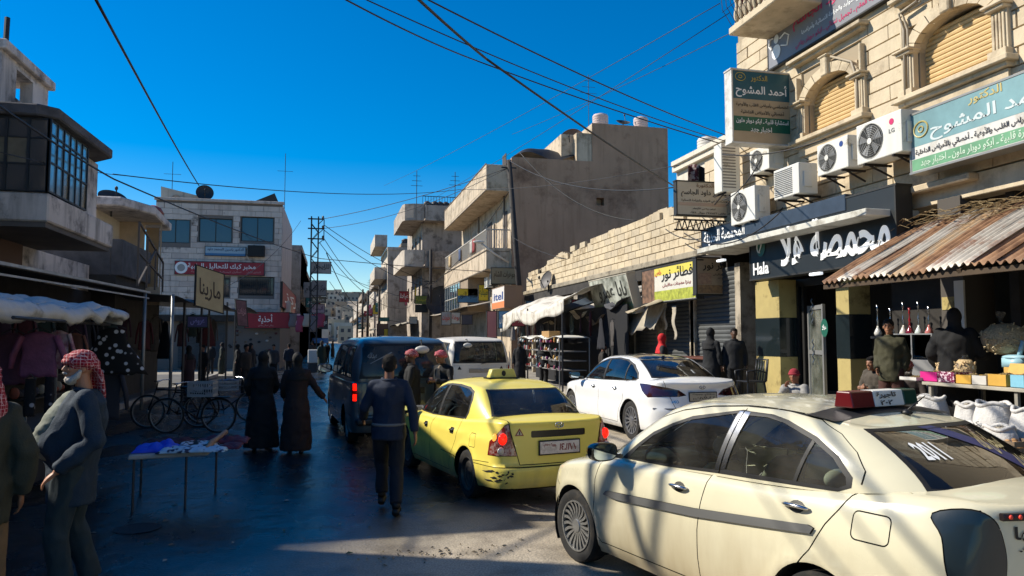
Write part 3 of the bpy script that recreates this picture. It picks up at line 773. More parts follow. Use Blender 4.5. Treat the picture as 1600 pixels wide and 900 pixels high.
S=dict(mats=common(CREAM,'9c9c9a'),wb=2.5,track=1.47,wr=.30,hw=.845,arch=.045,
 plan=[(-2.22,0),(-2.21,.30),(-2.15,.56),(-2.02,.73),(-1.75,.81),(-1.25,.845),(-.5,.85),(.4,.85),(1.25,.835),(1.6,.78),(1.84,.64),(1.98,.40),(2.04,.18),(2.05,0)],
 sill=[(-2.3,.24),(-1.7,.22),(-1,.17),(1,.17),(1.7,.20),(2.1,.22)],
 belt=[(-2.25,1.09),(-2.0,1.105),(-1.6,1.085),(-1.3,1.045),(-.8,1.01),(-.2,.985),(.5,.945),(.9,.915),(1.3,.855),(1.7,.765),(1.95,.68),(2.1,.60)],
 side_in=[(.15,.085),(.22,.045),(.30,.02),(.45,.005),(.62,0),(.72,.004),(.80,.012),(.90,.035),(1.0,.07),(1.1,.11)],
 rear_in=[(.15,.10),(.25,.02),(.36,0),(.52,.0),(.57,.03),(.62,.055),(.8,.055),(.95,.05),(1.03,.045),(1.09,.04)],
 front_in=[(.15,.06),(.3,0),(.5,0),(.6,.04),(.7,.12),(.9,.3)],rt=.07,crown=.05,
 side_feats=c_side,rear_feats=[('boot_lid','poly',[(-.56,.62),(.56,.62),(.62,1.06),(-.62,1.06)],0),('panel_seam','line',[(-.62,1.07),(-.60,.80),(-.55,.62),(.55,.62),(.60,.80),(.62,1.07)],.008)],
 soft_lamps=True,wrap=[('tail_lamp',tl_s,[(.71,1.03),(.64,1.07),(.585,1.03),(.55,.92),(.545,.80),(.58,.66),(.68,.58)])],
 front_feats=[],top_feats=[('panel_seam','line',[(.95,.66),(1.3,.64),(1.7,.56),(1.9,.42)],.01),('panel_seam','line',[(.95,-.66),(1.3,-.64),(1.7,-.56),(1.9,-.42)],.01),
  ('panel_seam','line',[(-1.66,.62),(-1.76,.68),(-1.95,.65),(-2.1,.61)],.008),('panel_seam','line',[(-1.66,-.62),(-1.76,-.68),(-1.95,-.65),(-2.1,-.61)],.008)],
 gbase=[(-1.90,0),(-1.88,.32),(-1.80,.54),(-1.60,.68),(-1.25,.735),(-.5,.755),(.2,.75),(.7,.725),(.92,.66),(1.12,.48),(1.22,.24),(1.25,0)],
 gtop=[(-1.40,0),(-1.38,.26),(-1.32,.44),(-1.20,.535),(-.92,.572),(-.45,.585),(-.05,.585),(.15,.565),(.25,.50),(.34,.34),(.39,.17),(.40,0)],
 roofz=[(-1.45,1.365),(-1.2,1.405),(-.9,1.435),(-.6,1.45),(-.3,1.45),(0,1.43),(.25,1.385),(.45,1.345)],rcrown=.045,bulge=.035,rr=.05,
 glass_side=[('window_trim','poly',[(.70,.945),(.52,1.075),(.35,1.185),(.15,1.27),(-.05,1.34),(-.50,1.42),(-.57,1.415),(-.75,1.412),(-.88,1.39),(-1.12,1.315),(-1.29,1.23),(-1.40,1.13),(-1.40,1.075),(-1.32,1.042),(-.4,1.0),(.1,.967)],0),
  ('window:front','poly',dlo_f,0),('window:rear','poly',dlo_r,0),('pillar_cover','poly',[(-.375,1.02),(-.475,1.41),(-.57,1.41),(-.47,1.035)],0),
  ('panel_seam','line',[(-.415,1.0),(-.52,1.43)],.012),('window_trim','line',[(-1.105,1.29),(-1.03,1.05)],.02),('panel_seam','line',fr_seam,.010),('panel_seam','line',[(-1.08,1.41),(-1.25,1.345),(-1.38,1.26),(-1.46,1.17),(-1.455,1.10)],.008)],
 glass_ends=[('window_trim','poly',[(-.585,1.10),(.585,1.10),(.49,1.375),(-.49,1.375)],0,'rear'),('rear_window','poly',[(-.56,1.118),(.56,1.118),(.47,1.362),(-.47,1.362)],0,'rear'),
  ('window_trim','poly',[(-.64,.94),(.64,.94),(.52,1.36),(-.52,1.36)],0,'front'),('windscreen','poly',[(-.61,.96),(.61,.96),(.50,1.34),(-.50,1.34)],0,'front')],
 roof_feats=[('panel_seam','line',[(-1.25,.50),(-.5,.55),(.1,.54),(.26,.47)],.012),('panel_seam','line',[(-1.25,-.50),(-.5,-.55),(.1,-.54),(.26,-.47)],.012)],
 wheel='turbine',spokes=20,off=dict(side_moulding=.016,tail_lamp=.006,pillar_cover=.004,window=-.004),
 labels={'tail_lamp':'tall smoked dark tail lamp on the rear corner'})
S['mats']['tail_lamp']=mat('smoked_lamp',(.010,.018,.022),.3,coat=.35)
S['mats']['window:rear']=glass('car_glass_rear_door',.85,(.8,.95,.95),1.3,dust=.14)
cm=make_car(root,S);bd,zr=cm['B'],cm['zr']
handle(root,bd,-.10,.865,1,CHROME);handle(root,bd,-1.10,.925,1,CHROME);handle(root,bd,-.10,.865,-1,CHROME);handle(root,bd,-1.10,.925,-1,CHROME)
for sd in (1,-1):mirror(root,(.62,sd*.80,.99),sd,BLACKG,MG,1.05)
interior(root,S,'9d907a','302c28',.12,-.85,.62)
# roof lamp: red end, white middle with the word for taxi, green end
zt=lambda x,y:float(zr(np.array([x]),np.array([y]))[0])
lx=-1.06
for nm,y0,y1,m in (('roof_lamp_red_end',.12,.33,mat('lampbox_red','5a0d12',.3)),('roof_lamp_panel',-.17,.12,mat('lampbox_white','d6d4cc',.4)),('roof_lamp_green_end',-.31,-.17,mat('lampbox_green','0e3a2c',.3))):
 b=MB();z0=zt(lx,0)+.005;taper=.05 if y1 > .4 else 0;t2=.03 if y0 < -.4 else 0
 b.add([(lx-.07,y0,z0),(lx+.07,y0,z0),(lx+.07,y1,z0),(lx-.07,y1,z0),(lx-.05,y0+t2,z0+.10),(lx+.05,y0+t2,z0+.10),(lx+.05,y1-taper,z0+.10),(lx-.05,y1-taper,z0+.10)],
   [(0,3,2,1),(4,5,6,7),(0,1,5,4),(1,2,6,5),(2,3,7,6),(3,0,4,7)]);lo_=build(b,nm,[m],root,bevel=.008,seg=2)
 if 'panel' in nm:
  q=MB();text_mb(q,'تاجرة' if False else 'تاجيرة',(lx-.066,.10,z0+.050),(0,-1,0),(.16,0,.98),.19,.042,bold=.03);text_mb(q,'٢٠٢',(lx-.071,.07,z0+.010),(0,-1,0),(.16,0,.98),.12,.03,bold=.03)
  build(q,'lettering',[INKB],lo_,fixn=False)
b=MB();ax=-1.22;az=zt(ax,-.02);b.lathe([(.03,0),(.035,.01),(.02,.025),(.012,.03)],12,(ax,-.05,az));b.tube([(ax,-.05,az+.02),(ax-.02,-.21,az+.11)],[.006,.003],6)
build(b,'aerial',[BLACKP],root,smooth=True)
b=MB();b.box(-1.02,-.82,-.50,.50,zt(-.9,.5)-.012,zt(-.9,.5)+.001)
# dark tape band over the rear edge of the roof
def rgrid(x0,x1,y0,y1,nx,ny,dz):
 return lambda a,c:(x0+(x1-x0)*a,y0+(y1-y0)*c,zt(x0+(x1-x0)*a,y0+(y1-y0)*c)+dz)
b=MB().grid(rgrid(-1.18,-.97,-.56,.56,3,14,.003),3,14);build(b,'roof_band',[mat('band_dark','26272a',.4)],root,smooth=True,fixn=False)
# 2011 on the rear glass, blue ribbon sticker
Gh=cm['G'];q=MB();conform_text(q,Gh,'2011',.42,1.235,.27,1.31,'rear',.006,ar=False,bold=.03,slant=-.02);build(q,'lettering',[WHT],root,fixn=False)
q=MB();conform_quad(q,Gh,[(.10,1.37),(-.03,1.37),(-.20,1.29),(-.34,1.13),(-.20,1.13),(-.09,1.27)],'rear',.004);build(q,'window_sticker',[mat('sticker_blue','16245e',.4)],root,fixn=False,smooth=True)
q=MB();conform_text(q,Gh,'سبحان الله',-.06,1.235,-.27,1.33,'rear',.008,bold=.02,slant=-.12);conform_text(q,Gh,'وبحمده',-.14,1.15,-.30,1.23,'rear',.008,bold=.02,slant=-.1);build(q,'lettering',[mat('sticker_gold','b8a878',.5)],root,fixn=False)
# red light strip and dark lettering on the boot
b=MB();s0=[on_rear(bd,y,1.045) for y in np.linspace(.56,-.56,12)]
b.tube([p+n*.012 for p,n in s0],.02,6);build(b,'brake_light_strip',[mat('strip_dark','1a0f10',.4)],root)
b=MB()
for y in np.linspace(.53,-.53,26):
 p,n=on_rear(bd,y,1.045);b.ellip(p+n*.03,(.008,.013,.012),6,4)
build(b,'strip_light',[mat('strip_red','d8402c',.4)],root,smooth=True)['kind']='stuff'
q=MB();conform_text(q,bd,'حافظها',.50,.92,.20,1.0,'rear',.006,bold=.03);conform_text(q,bd,'٠٩٤٤٥٧',.48,.87,.22,.90,'rear',.006,bold=.03);build(q,'lettering',[INKB],root,fixn=False)
plate(root,bd,0,.80,.44,.13,[('١٤٧٣٢٥',.3,.75,.92,.25,PLT,True)])
# ---- yellow taxi
YEL=paint('yellow_paint',(.82,.67,.12),'6a6350',.1,.5,.36,.45)
root=place_car('yellow_taxi','yellow saloon taxi seen from behind, brake lamps lit, with a lamp on its roof','taxi',2.11,10.17,11.8,s=.975)
yd_f=[(1.03,.895),(.62,1.10),(.28,1.225),(.02,1.285),(-.13,1.30),(-.02,.90)]
yd_r=[(-.09,.90),(-.20,1.305),(-.50,1.31),(-.80,1.29),(-.95,1.25),(-1.02,1.16),(-1.03,1.02),(-.98,.95)]
y_side=[('door:front','poly',[(.95,.25),(1.0,.6),(.96,.87),(.10,.87),(.08,.25)],0),('door:rear','poly',[(.10,.87),(.08,.25),(-.62,.25),(-.70,.45),(-.85,.62),(-.93,.89)],0),
 ('panel_seam','line',[(.96,.88),(1.0,.6),(.95,.25),(.08,.25)],.009),('panel_seam','line',[(-.04,.89),(.06,.80),(.08,.55),(.08,.25)],.008),('panel_seam','line',[(-.97,1.0),(-.95,.88),(-.87,.66),(-.72,.46),(-.62,.25),(.08,.25)],.008),
 ('fuel_flap','poly',rrect(-1.50,.64,-1.34,.80,.03),0),('panel_seam','line',closed(rrect(-1.50,.64,-1.34,.80,.03)),.007),
 ('panel_seam','line',[(-1.50,.50),(-1.86,.52)],.008),('handle_pocket:front','poly',rrect(.20,.70,.34,.78,.03),0),('handle_pocket:rear','poly',rrect(-.80,.72,-.66,.80,.03),0)]
yr=[('boot_lid','poly',[(-.60,1.0),(.60,1.0),(.60,.9),(.50,.50),(-.50,.50),(-.60,.9)],0),
 ('panel_seam','line',[(.62,1.02),(.60,.88),(.50,.50),(-.50,.50),(-.60,.88),(-.62,1.02)],.011),('panel_seam','line',[(-.84,.475),(.84,.475)],.008),
 ('number_recess','poly',rrect(-.36,.80,.36,.88,.02),0)]
S2=dict(mats=common(YEL,'6e6c68',handle_pocket=BLACKP,number_recess=mat('black_garnish','0c0c0e',.3),window=GL_Y,rear_window=GL_Y,windscreen=GL_Y),wb=2.44,track=1.44,wr=.29,hw=.83,arch=.05,
 plan=[(-2.16,0),(-2.15,.32),(-2.10,.60),(-1.98,.76),(-1.7,.82),(-1.2,.835),(-.4,.84),(.5,.84),(1.2,.83),(1.6,.77),(1.86,.62),(2.0,.38),(2.07,0)],
 sill=[(-2.3,.25),(-1.7,.22),(-1,.17),(1,.17),(1.7,.20),(2.1,.22)],
 belt=[(-2.2,.985),(-1.95,1.0),(-1.6,.985),(-1.2,.95),(-.8,.92),(0,.885),(.6,.87),(1.0,.85),(1.4,.79),(1.8,.70),(2.1,.60)],
 side_in=[(.15,.08),(.22,.04),(.32,.01),(.48,0),(.56,.008),(.68,.012),(.76,.016),(.80,.035),(.90,.065),(1.0,.09)],
 rear_in=[(.15,.07),(.25,.02),(.33,0),(.46,0),(.475,.02),(.50,.05),(.7,.06),(.90,.06),(.95,.055),(1.0,.04)],
 front_in=[(.15,.06),(.3,0),(.5,0),(.6,.04),(.7,.12),(.9,.3)],rt=.045,crown=.035,side_feats=y_side,rear_feats=yr,
 wrap=[('tail_lamp',[(-1.83,.60),(-1.86,.76),(-2.0,.94)],[(.62,.965),(.585,.78),(.525,.60)])],
 top_feats=[('panel_seam','line',[(-1.58,.62),(-1.8,.64),(-2.05,.615)],.008),('panel_seam','line',[(-1.58,-.62),(-1.8,-.64),(-2.05,-.615)],.008)],
 gbase=[(-1.66,0),(-1.65,.35),(-1.58,.58),(-1.38,.69),(-1.0,.735),(-.4,.745),(.3,.745),(.8,.72),(1.05,.63),(1.2,.45),(1.28,.24),(1.3,0)],
 gtop=[(-1.16,0),(-1.15,.28),(-1.11,.46),(-1.0,.545),(-.78,.575),(-.4,.585),(0,.58),(.22,.56),(.34,.49),(.42,.34),(.47,.17),(.48,0)],
 roofz=[(-1.2,1.29),(-.95,1.33),(-.6,1.36),(-.2,1.365),(.1,1.35),(.3,1.32),(.5,1.285)],rcrown=.035,bulge=.03,rr=.05,
 glass_side=[('window_trim','poly',[(1.10,.885),(.62,1.125),(.28,1.25),(.0,1.315),(-.2,1.33),(-.50,1.335),(-.82,1.315),(-.98,1.27),(-1.055,1.17),(-1.065,1.01),(-1.0,.925),(.2,.88)],0),
  ('window:front','poly',yd_f,0),('window:rear','poly',yd_r,0),('panel_seam','line',[(-.05,.88),(-.165,1.34)],.01)],
 glass_ends=[('window_trim','poly',[(-.61,1.0),(.61,1.0),(.505,1.295),(-.505,1.295)],0,'rear'),('rear_window','poly',[(-.58,1.022),(.58,1.022),(.48,1.278),(-.48,1.278)],0,'rear'),
  ('window_trim','poly',[(-.64,.88),(.64,.88),(.52,1.29),(-.52,1.29)],0,'front'),('windscreen','poly',[(-.61,.90),(.61,.90),(.50,1.27),(-.50,1.27)],0,'front')],
 roof_feats=[],wheel='steel',off=dict(tail_lamp=.006,handle_pocket=-.012,number_recess=-.008,window=-.004),
 labels={'tail_lamp':'wedge shaped tail lamp with a glowing bulb'})
S2['mats']['tail_lamp']=mat('lamp_red_clear','7a2018',.12,coat=1,dirt='b09a90',dscale=14,dlo=.48,dhi=.62)
cm=make_car(root,S2);bd=cm['B']
for sd in (1,-1):
 p,n=on_rear(bd,sd*.68,.79);q,n2=on_rear(bd,sd*.64,.79)
 build(MB().ellip(p+n*.01,(.03,.055,.065),14,8),'lamp_bulb',[LAMPRL],root,smooth=True,label='lit red brake lamp')
 build(MB().ellip(on_rear(bd,sd*.70,.66)[0]+n*.004,(.02,.05,.045),14,8),'reversing_lamp',[LAMPW],root,smooth=True)
 build(MB().ellip(on_rear(bd,sd*.745,.80)[0]+n*.004,(.03,.03,.045),14,8),'indicator_lamp',[mat('lamp_amber','ff9a40',.3,emit=1.2) if sd > 0 else mat('lamp_amber_off','c06030',.3)],root,smooth=True)
 mirror(root,(.80,sd*.79,.92),sd,BLACKG,MG)
 for x,z in ((.27,.745),(-.73,.765)):
  r=[on_side(bd,x+dx,z,sd) for dx in (-.06,0,.06)];build(MB().tube([p+n*.006 for p,n in r],.012,6),'door_handle',[BLACKP],root,smooth=True)
plate(root,bd,.0,.68,.52,.14,[('١٤٦١٨٨',.48,.80,.94,.22,PLT,True),('حمص',.26,.85,.40,.55,PLT,True),('سورية',.08,.85,.24,.55,PLT,True)])
p,n=on_rear(bd,0,.935);badge(root,p,n,.055,.030,CHROME)
def warn_tri(root,bd,y,z,s):
 b=MB();conform_quad(b,bd,[(y+s*.95,z-s*.6),(y-s*.95,z-s*.6),(y,z+s)],'rear',.004);build(b,'warning_triangle',[mat('tri_red','8e2018',.5)],root,fixn=False)
 b=MB();conform_quad(b,bd,[(y+s*.65,z-s*.42),(y-s*.65,z-s*.42),(y,z+s*.62)],'rear',.006);build(b,'triangle_field',[mat('tri_cream','c8b898',.5)],root,fixn=False)
 b=MB();conform_text(b,bd,'i',y+s*.12,z-s*.35,y-s*.12,z+s*.35,'rear',.008,ar=False,bold=.05);build(b,'lettering',[INKB],root,fixn=False)
warn_tri(root,bd,.50,.86,.055)
b=MB();rr_=random.Random(3)
for i in range(26):
 y,z=.70+rr_.uniform(-.10,.11),.36+rr_.uniform(-.06,.07);a=rr_.uniform(0,3)
 conform_quad(b,bd,[(y+.022*math.cos(a),z+.012*math.sin(a)),(y-.01*math.sin(a),z+.016),(y-.022*math.cos(a),z-.012*math.sin(a)),(y+.008,z-.01)],'rear',.003)
build(b,'paint_scrape',[mat('scrape_black','15140f',.6)],root,fixn=False)
zr=cm['zr'];zt=lambda x,y:float(zr(np.array([x]),np.array([y]))[0])
b=MB();lx=-.48;z0=zt(lx,0)
rg=[]
for k,(s_,z) in enumerate(((1,0),(1.0,.02),(.93,.06),(.84,.115),(.78,.125))):
 rg.append([(lx+.075*s_*math.copysign(abs(math.cos(a))**.35,math.cos(a)),.205*s_*math.copysign(abs(math.sin(a))**.35,math.sin(a)),z0+z) for a in [2*PI*j/32 for j in range(32)]])
b.loft(rg);lo_=build(b,'roof_lamp',[mat('lampbox_yellow','c9bd62',.4)],root,smooth=40)
b=MB();b.cbox((lx,0,z0+.005),(.19,.46,.018));build(b,'roof_lamp_base',[BLACKP],root)
b=MB();b.add([(lx-.077+.006*math.sin(a)*0,.032*math.cos(a),z0+.068+.038*math.sin(a)) for a in [2*PI*j/20 for j in range(20)]],[tuple(range(20))]);b.v=[(x-.004+(z-z0)*.12,y,z) for x,y,z in b.v]
build(b,'emblem',[INKB],lo_,fixn=False)
q=MB();text_mb(q,'%',(lx-.0755,.022,z0+.045),(0,-1,0),(.12,0,1),.044,.045,ar=False,bold=.02);build(q,'lettering',[WHT],lo_,fixn=False)
interior(root,S2,'232528','1c1c1e',.20,-.72,.60)
b=MB().cbox((-1.42,0,.985),(.30,1.2,.02));build(b,'parcel_shelf',[mat('cabin_dark','1b1a18',.9)],root)
# ---- white saloon
WHITE=paint('white_paint',(.80,.80,.79),'8a8272',.1,.42,.25,.9)
root=place_car('white_saloon_car','clean white saloon car with black glass roof parked along the right kerb','car',5.97,13.85,3.3,z=.1,s=1.02)
w_f=[(1.02,.955),(.66,1.13),(.30,1.27),(.02,1.34),(-.10,1.355),(-.06,.985)]
w_r=[(-.13,.985),(-.17,1.362),(-.50,1.375),(-.82,1.35),(-1.10,1.27),(-1.34,1.14),(-1.40,1.06),(-1.30,1.03)]
w_side=[('door:front','poly',[(1.08,.30),(1.12,.6),(1.05,.93),(-.05,.95),(-.06,.26),(1.0,.26)],0),('door:rear','poly',[(-.05,.95),(-.06,.26),(-.88,.26),(-.98,.5),(-1.12,.68),(-1.18,.95)],0),
 ('panel_seam','line',[(1.05,.95),(1.12,.6),(1.08,.30),(1.0,.26),(-.06,.26)],.008),('panel_seam','line',[(-.09,.98),(-.05,.6),(-.06,.26)],.009),('panel_seam','line',[(-1.22,1.02),(-1.18,.92),(-1.12,.68),(-.98,.5),(-.88,.26),(-.06,.26)],.009)]
S3=dict(mats=common(WHITE,'a8a8aa',window=GL_W,rear_window=GL_REAR,windscreen=GL_W,roof_glass=BLACKG),wb=2.80,track=1.58,wr=.335,hw=.905,arch=.04,
 plan=[(-2.38,0),(-2.37,.35),(-2.30,.62),(-2.14,.82),(-1.9,.885),(-1.4,.905),(-.5,.91),(.5,.91),(1.4,.90),(1.8,.84),(2.15,.66),(2.33,.40),(2.40,0)],
 sill=[(-2.4,.26),(-1.9,.23),(-1,.17),(1,.17),(1.9,.20),(2.4,.22)],
 belt=[(-2.4,1.03),(-2.2,1.06),(-1.9,1.055),(-1.5,1.03),(-1.0,1.0),(0,.955),(.7,.93),(1.2,.90),(1.7,.83),(2.1,.73),(2.4,.60)],
 side_in=[(.15,.09),(.22,.04),(.32,.01),(.48,0),(.62,.012),(.74,.006),(.80,.008),(.86,.03),(.95,.07),(1.05,.11)],
 rear_in=[(.15,.07),(.25,.01),(.36,0),(.55,0),(.62,.02),(.70,.05),(.9,.10),(.96,.08),(1.03,.045),(1.06,.04)],
 front_in=[(.15,.06),(.3,0),(.5,0),(.6,.04),(.7,.12),(.9,.3)],rt=.05,crown=.05,side_feats=w_side,
 rear_feats=[('boot_lid','poly',[(-.54,.58),(.54,.58),(.62,1.03),(-.62,1.03)],0),('panel_seam','line',[(-.66,1.05),(-.58,.80),(-.50,.58),(.50,.58),(.58,.80),(.66,1.05)],.009)],
 wrap=[('tail_lamp',[(-2.02,.78),(-1.80,.88),(-1.64,.985),(-1.9,.985),(-2.1,.97)],[(.60,.94),(.42,.90),(.30,.82),(.42,.80),(.62,.80)])],
 gbase=[(-1.84,0),(-1.82,.35),(-1.76,.60),(-1.58,.71),(-1.2,.77),(-.5,.80),(.3,.80),(.9,.77),(1.15,.68),(1.38,.48),(1.48,.24),(1.50,0)],
 gtop=[(-1.08,0),(-1.07,.28),(-1.04,.47),(-.96,.56),(-.75,.60),(-.4,.615),(0,.61),(.25,.59),(.40,.50),(.50,.34),(.55,.17),(.56,0)],
 roofz=[(-1.15,1.365),(-.9,1.40),(-.5,1.425),(-.1,1.42),(.2,1.395),(.4,1.35),(.6,1.30)],rcrown=.045,bulge=.035,rr=.05,
 glass_side=[('window_trim','poly',[(1.12,.94),(.66,1.16),(.30,1.30),(.0,1.37),(-.17,1.385),(-.50,1.40),(-.84,1.375),(-1.13,1.29),(-1.38,1.15),(-1.44,1.05),(-1.32,1.01),(0,.965)],0),
  ('window:front','poly',w_f,0),('window:rear','poly',w_r,0),('window_trim','line',[(-.98,1.32),(-.98,1.02)],.025)],
 glass_ends=[('window_trim','poly',[(-.62,1.075),(.62,1.075),(.51,1.375),(-.51,1.375)],0,'rear'),('rear_window','poly',[(-.59,1.095),(.59,1.095),(.49,1.36),(-.49,1.36)],0,'rear'),
  ('window_trim','poly',[(-.70,.95),(.70,.95),(.56,1.33),(-.56,1.33)],0,'front'),('windscreen','poly',[(-.67,.97),(.67,.97),(.54,1.31),(-.54,1.31)],0,'front')],
 roof_feats=[('roof_glass','poly',[(-1.04,-.50),(-1.04,.50),(.36,.48),(.48,.2),(.48,-.2),(.36,-.48)],0)],wheel='alloy',spokes=15,off=dict(tail_lamp=.006,window=-.004,roof_glass=.002),
 labels={'tail_lamp':'swept dark red tail lamp'})
S3['mats']['tail_lamp']=mat('lamp_dark_red',(.035,.006,.008),.08,coat=1)
cm=make_car(root,S3);bd=cm['B']
for sd in (1,-1):
 mirror(root,(.84,sd*.85,.99),sd,BLACKG,MG)
 handle(root,bd,.18,.83,sd,CHROME,.16);handle(root,bd,-.78,.85,sd,CHROME,.16)
plate(root,bd,-.0,.79,.50,.13,[('٣٠٧٥٦٦',.10,.52,.92,.10,mat('plate_print_dark','3a3430',.6),True),('سورية حمص',.10,.90,.92,.60,mat('plate_print_dark','3a3430',.6),True)],face=mat('dusty_plate','a89d88',.6))
p,n=on_rear(bd,0,.95);badge(root,p,n,.055,.030,CHROME)
q=MB();conform_text(q,bd,'i40',.56,.69,.44,.735,'rear',.006,ar=False,bold=.03);build(q,'lettering',[CHROME],root,fixn=False)
for sd in (1,-1):
 r=[on_rear(bd,sd*y,.60) for y in (.82,.6,.4)];build(MB().tube([p+n*.006 for p,n in r],.012,6),'bumper_reflector',[mat('chrome_dark','60656a',.3,.8)],root)
interior(root,S3,'6a6258','202022',.25,-.75,.66)
b=MB();zr=cm['zr'];zz=float(zr(np.array([-.98]),np.array([0.]))[0]);b.prism([(-.06,0),(.10,0),(-.04,.05),(-.07,.05)],-.012,.012,'Y');b.v=[(x-.95,y,z+zz-.005) for x,y,z in b.v];build(b,'aerial',[BLACKG],root)
# ---- vans
def make_van(root,body,spec):
 g=dict(mats=common(body,'8a8a88',window=spec['gl'],rear_window=spec['gl'],windscreen=GL_W,tail_lamp=spec['lamp']),wb=3.08,track=1.62,wr=.33,hw=.95,arch=.045,
  plan=[(-2.50,0),(-2.49,.45),(-2.46,.74),(-2.36,.90),(-2.1,.945),(-1.5,.955),(-.5,.96),(.8,.96),(1.5,.95),(1.95,.90),(2.3,.74),(2.52,.45),(2.60,0)],
  sill=[(-2.5,.27),(-1,.22),(1,.22),(2.6,.26)],belt=[(-2.5,1.14),(-2,1.14),(0,1.13),(1.2,1.12),(1.55,1.08),(2.0,1.0),(2.35,.86),(2.6,.70)],
  side_in=[(.2,.07),(.3,.02),(.45,0),(.7,.0),(.85,.012),(1.0,.012),(1.14,.03)],rear_in=[(.2,.06),(.3,.0),(.52,0),(.56,.05),(.8,.06),(1.14,.075)],
  front_in=[(.15,.06),(.3,0),(.5,0),(.65,.04),(.8,.14),(1.1,.4)],rt=.02,crown=.02,
  side_feats=[('panel_seam','line',[(1.0,.25),(1.02,1.13)],.008),('panel_seam','line',[(-.05,.25),(-.05,1.13)],.008),('panel_seam','line',[(-1.15,.45),(-1.15,1.13)],.008),('panel_seam','line',[(-2.3,.56),(-1.95,.56)],.008)],
  rear_feats=[('panel_seam','line',[(-.80,1.14),(-.80,.56),(.80,.56),(.80,1.14)],.012)],
  wrap=[('tail_lamp',[(-2.33,.80),(-2.30,1.0),(-2.33,1.13)],[(.84,1.13),(.82,.95),(.84,.80)])],
  gbase=[(-2.42,0),(-2.41,.42),(-2.39,.72),(-2.31,.86),(-2.0,.915),(-1,.93),(.5,.93),(1.0,.92),(1.35,.86),(1.7,.68),(1.95,.38),(2.02,0)],
  gtop=[(-2.24,0),(-2.23,.42),(-2.20,.64),(-2.12,.74),(-1.85,.77),(-1,.78),(-.2,.78),(.3,.77),(.6,.72),(.78,.56),(.90,.30),(.93,0)],
  roofz=[(-2.3,1.86),(-1.8,1.89),(-1,1.90),(-.2,1.89),(.4,1.86),(.95,1.80)],rcrown=.04,bulge=.05,rr=.07,
  glass_side=[('window_trim','poly',[(-2.16,1.19),(-2.10,1.76),(-1.2,1.79),(.2,1.77),(.55,1.66),(1.25,1.19)],0),
   ('window:rear','poly',[(-2.12,1.21),(-2.07,1.73),(-1.22,1.76),(-1.18,1.21)],0),('window:middle','poly',[(-1.10,1.21),(-1.14,1.76),(-.12,1.76),(-.08,1.21)],0),('window:front','poly',[(.02,1.21),(-.02,1.76),(.2,1.74),(.52,1.62),(1.12,1.21)],0)],
  glass_ends=[('window_trim','poly',[(-.80,1.19),(.80,1.19),(.70,1.80),(-.70,1.80)],0,'rear'),('rear_window','poly',rrect(-.74,1.23,.74,1.76,.06) if not spec.get('taper') else [(-.76,1.22),(.76,1.22),(.67,1.77),(-.67,1.77)],0,'rear'),
   ('window_trim','poly',[(-.84,1.12),(.84,1.12),(.66,1.78),(-.66,1.78)],0,'front'),('windscreen','poly',[(-.80,1.16),(.80,1.16),(.63,1.74),(-.63,1.74)],0,'front')],
  roof_feats=[],top_feats=[],wheel='steel',off=dict(tail_lamp=.008,window=-.004),step=.07)
 cm=make_car(root,g);bd,G=cm['B'],cm['G']
 for sd in (1,-1):mirror(root,(1.15,sd*.90,1.22),sd,body,MG,1.4)
 # round helper mirror on an arm above the rear glass, wiper, rear bumper lip
 p=Vector(G.xyz(np.array([G.L+spec['mx']*-1]),np.array([.93]))[0]);c=p+Vector((-.22,0,-.12))
 b=MB().tube([p+Vector((0,0,.04)),p+Vector((-.14,0,.05)),c+Vector((.02,0,.04))],.012,6);o=build(b,'mirror_arm',[BLACKP],root)
 b=MB().ellip(c,(.05,.13,.07),16,8,Matrix.Rotation(R(18),3,'Y'));build(b,'parking_mirror',[mat('mirror_shell','c0beb4',.4)],root,smooth=True)
 b=MB().tube([G.xyz(np.array([G.L]),np.array([.06]))[0]+np.array([-.03,0,0]),G.xyz(np.array([G.L+.45]),np.array([.16]))[0]+np.array([-.03,0,0])],.010,6);build(b,'wiper',[BLACKP],root)
 hb=MB().cbox((0,0,0),(.02,.7,.11));p,n=on_rear(bd,0,.98)
 hb.v=[(x+p.x-.012,y,z+.98) for x,y,z in hb.v];build(hb,'boot_garnish',[spec['garn']],root,bevel=.01)
 p,n=on_rear(bd,0,1.0);badge(root,p+n*.02,n,.07,.038,CHROME)
 plate(root,bd,0,.72,.50,.13,[('٥٤٢٧١٦',.10,.8,.9,.2,PLT,True)])
 b=MB().box(-2.56,-2.35,-.86,.86,.40,.52);build(b,'bumper',[spec['bump']],root,bevel=.04,seg=3)
 interior(root,g,'3a3836','202022',.75,-1.6,.72)
 for x in (-.2,-.95):build(MB().box(x-.08,x+.06,-.75,.75,.5,1.18),'seat',[mat('seat_3a3836','3a3836',.8)],root,bevel=.03)
 return cm
DVAN=paint('dark_van_paint',(.050,.075,.095),'4a4640',.1,.9,.34,.7,.2)
root=place_car('dark_van','dark blue grey van with both red tail lamps lit, seen from behind in the shade','van',1.02,15.6,5.6)
cm=make_van(root,DVAN,dict(gl=GL_VAN,lamp=LAMPR,mx=-.28,garn=BLACKP,bump=mat('dark_bumper','14181c',.5)))
for sd in (1,-1):
 for z in (1.045,.865):
  b=MB();conform_quad(b,cm['B'],[(sd*.888,z-.055),(sd*.888,z+.06),(sd*.838,z+.06),(sd*.838,z-.055)],'rear',.016);build(b,'lit_lamp',[LAMPRL],root,fixn=False,label='glowing red brake lamp')
q=MB();conform_text(q,cm['G'],'عبدالله',.66,1.52,.50,1.64,'rear',.006,bold=.02,slant=-.02);conform_quad(q,cm['G'],[(.62,1.45),(.60,1.45),(.22,1.64),(.24,1.65)],'rear',.006)
build(q,'lettering',[mat('faded_white_print','8c8c88',.6)],root,fixn=False)
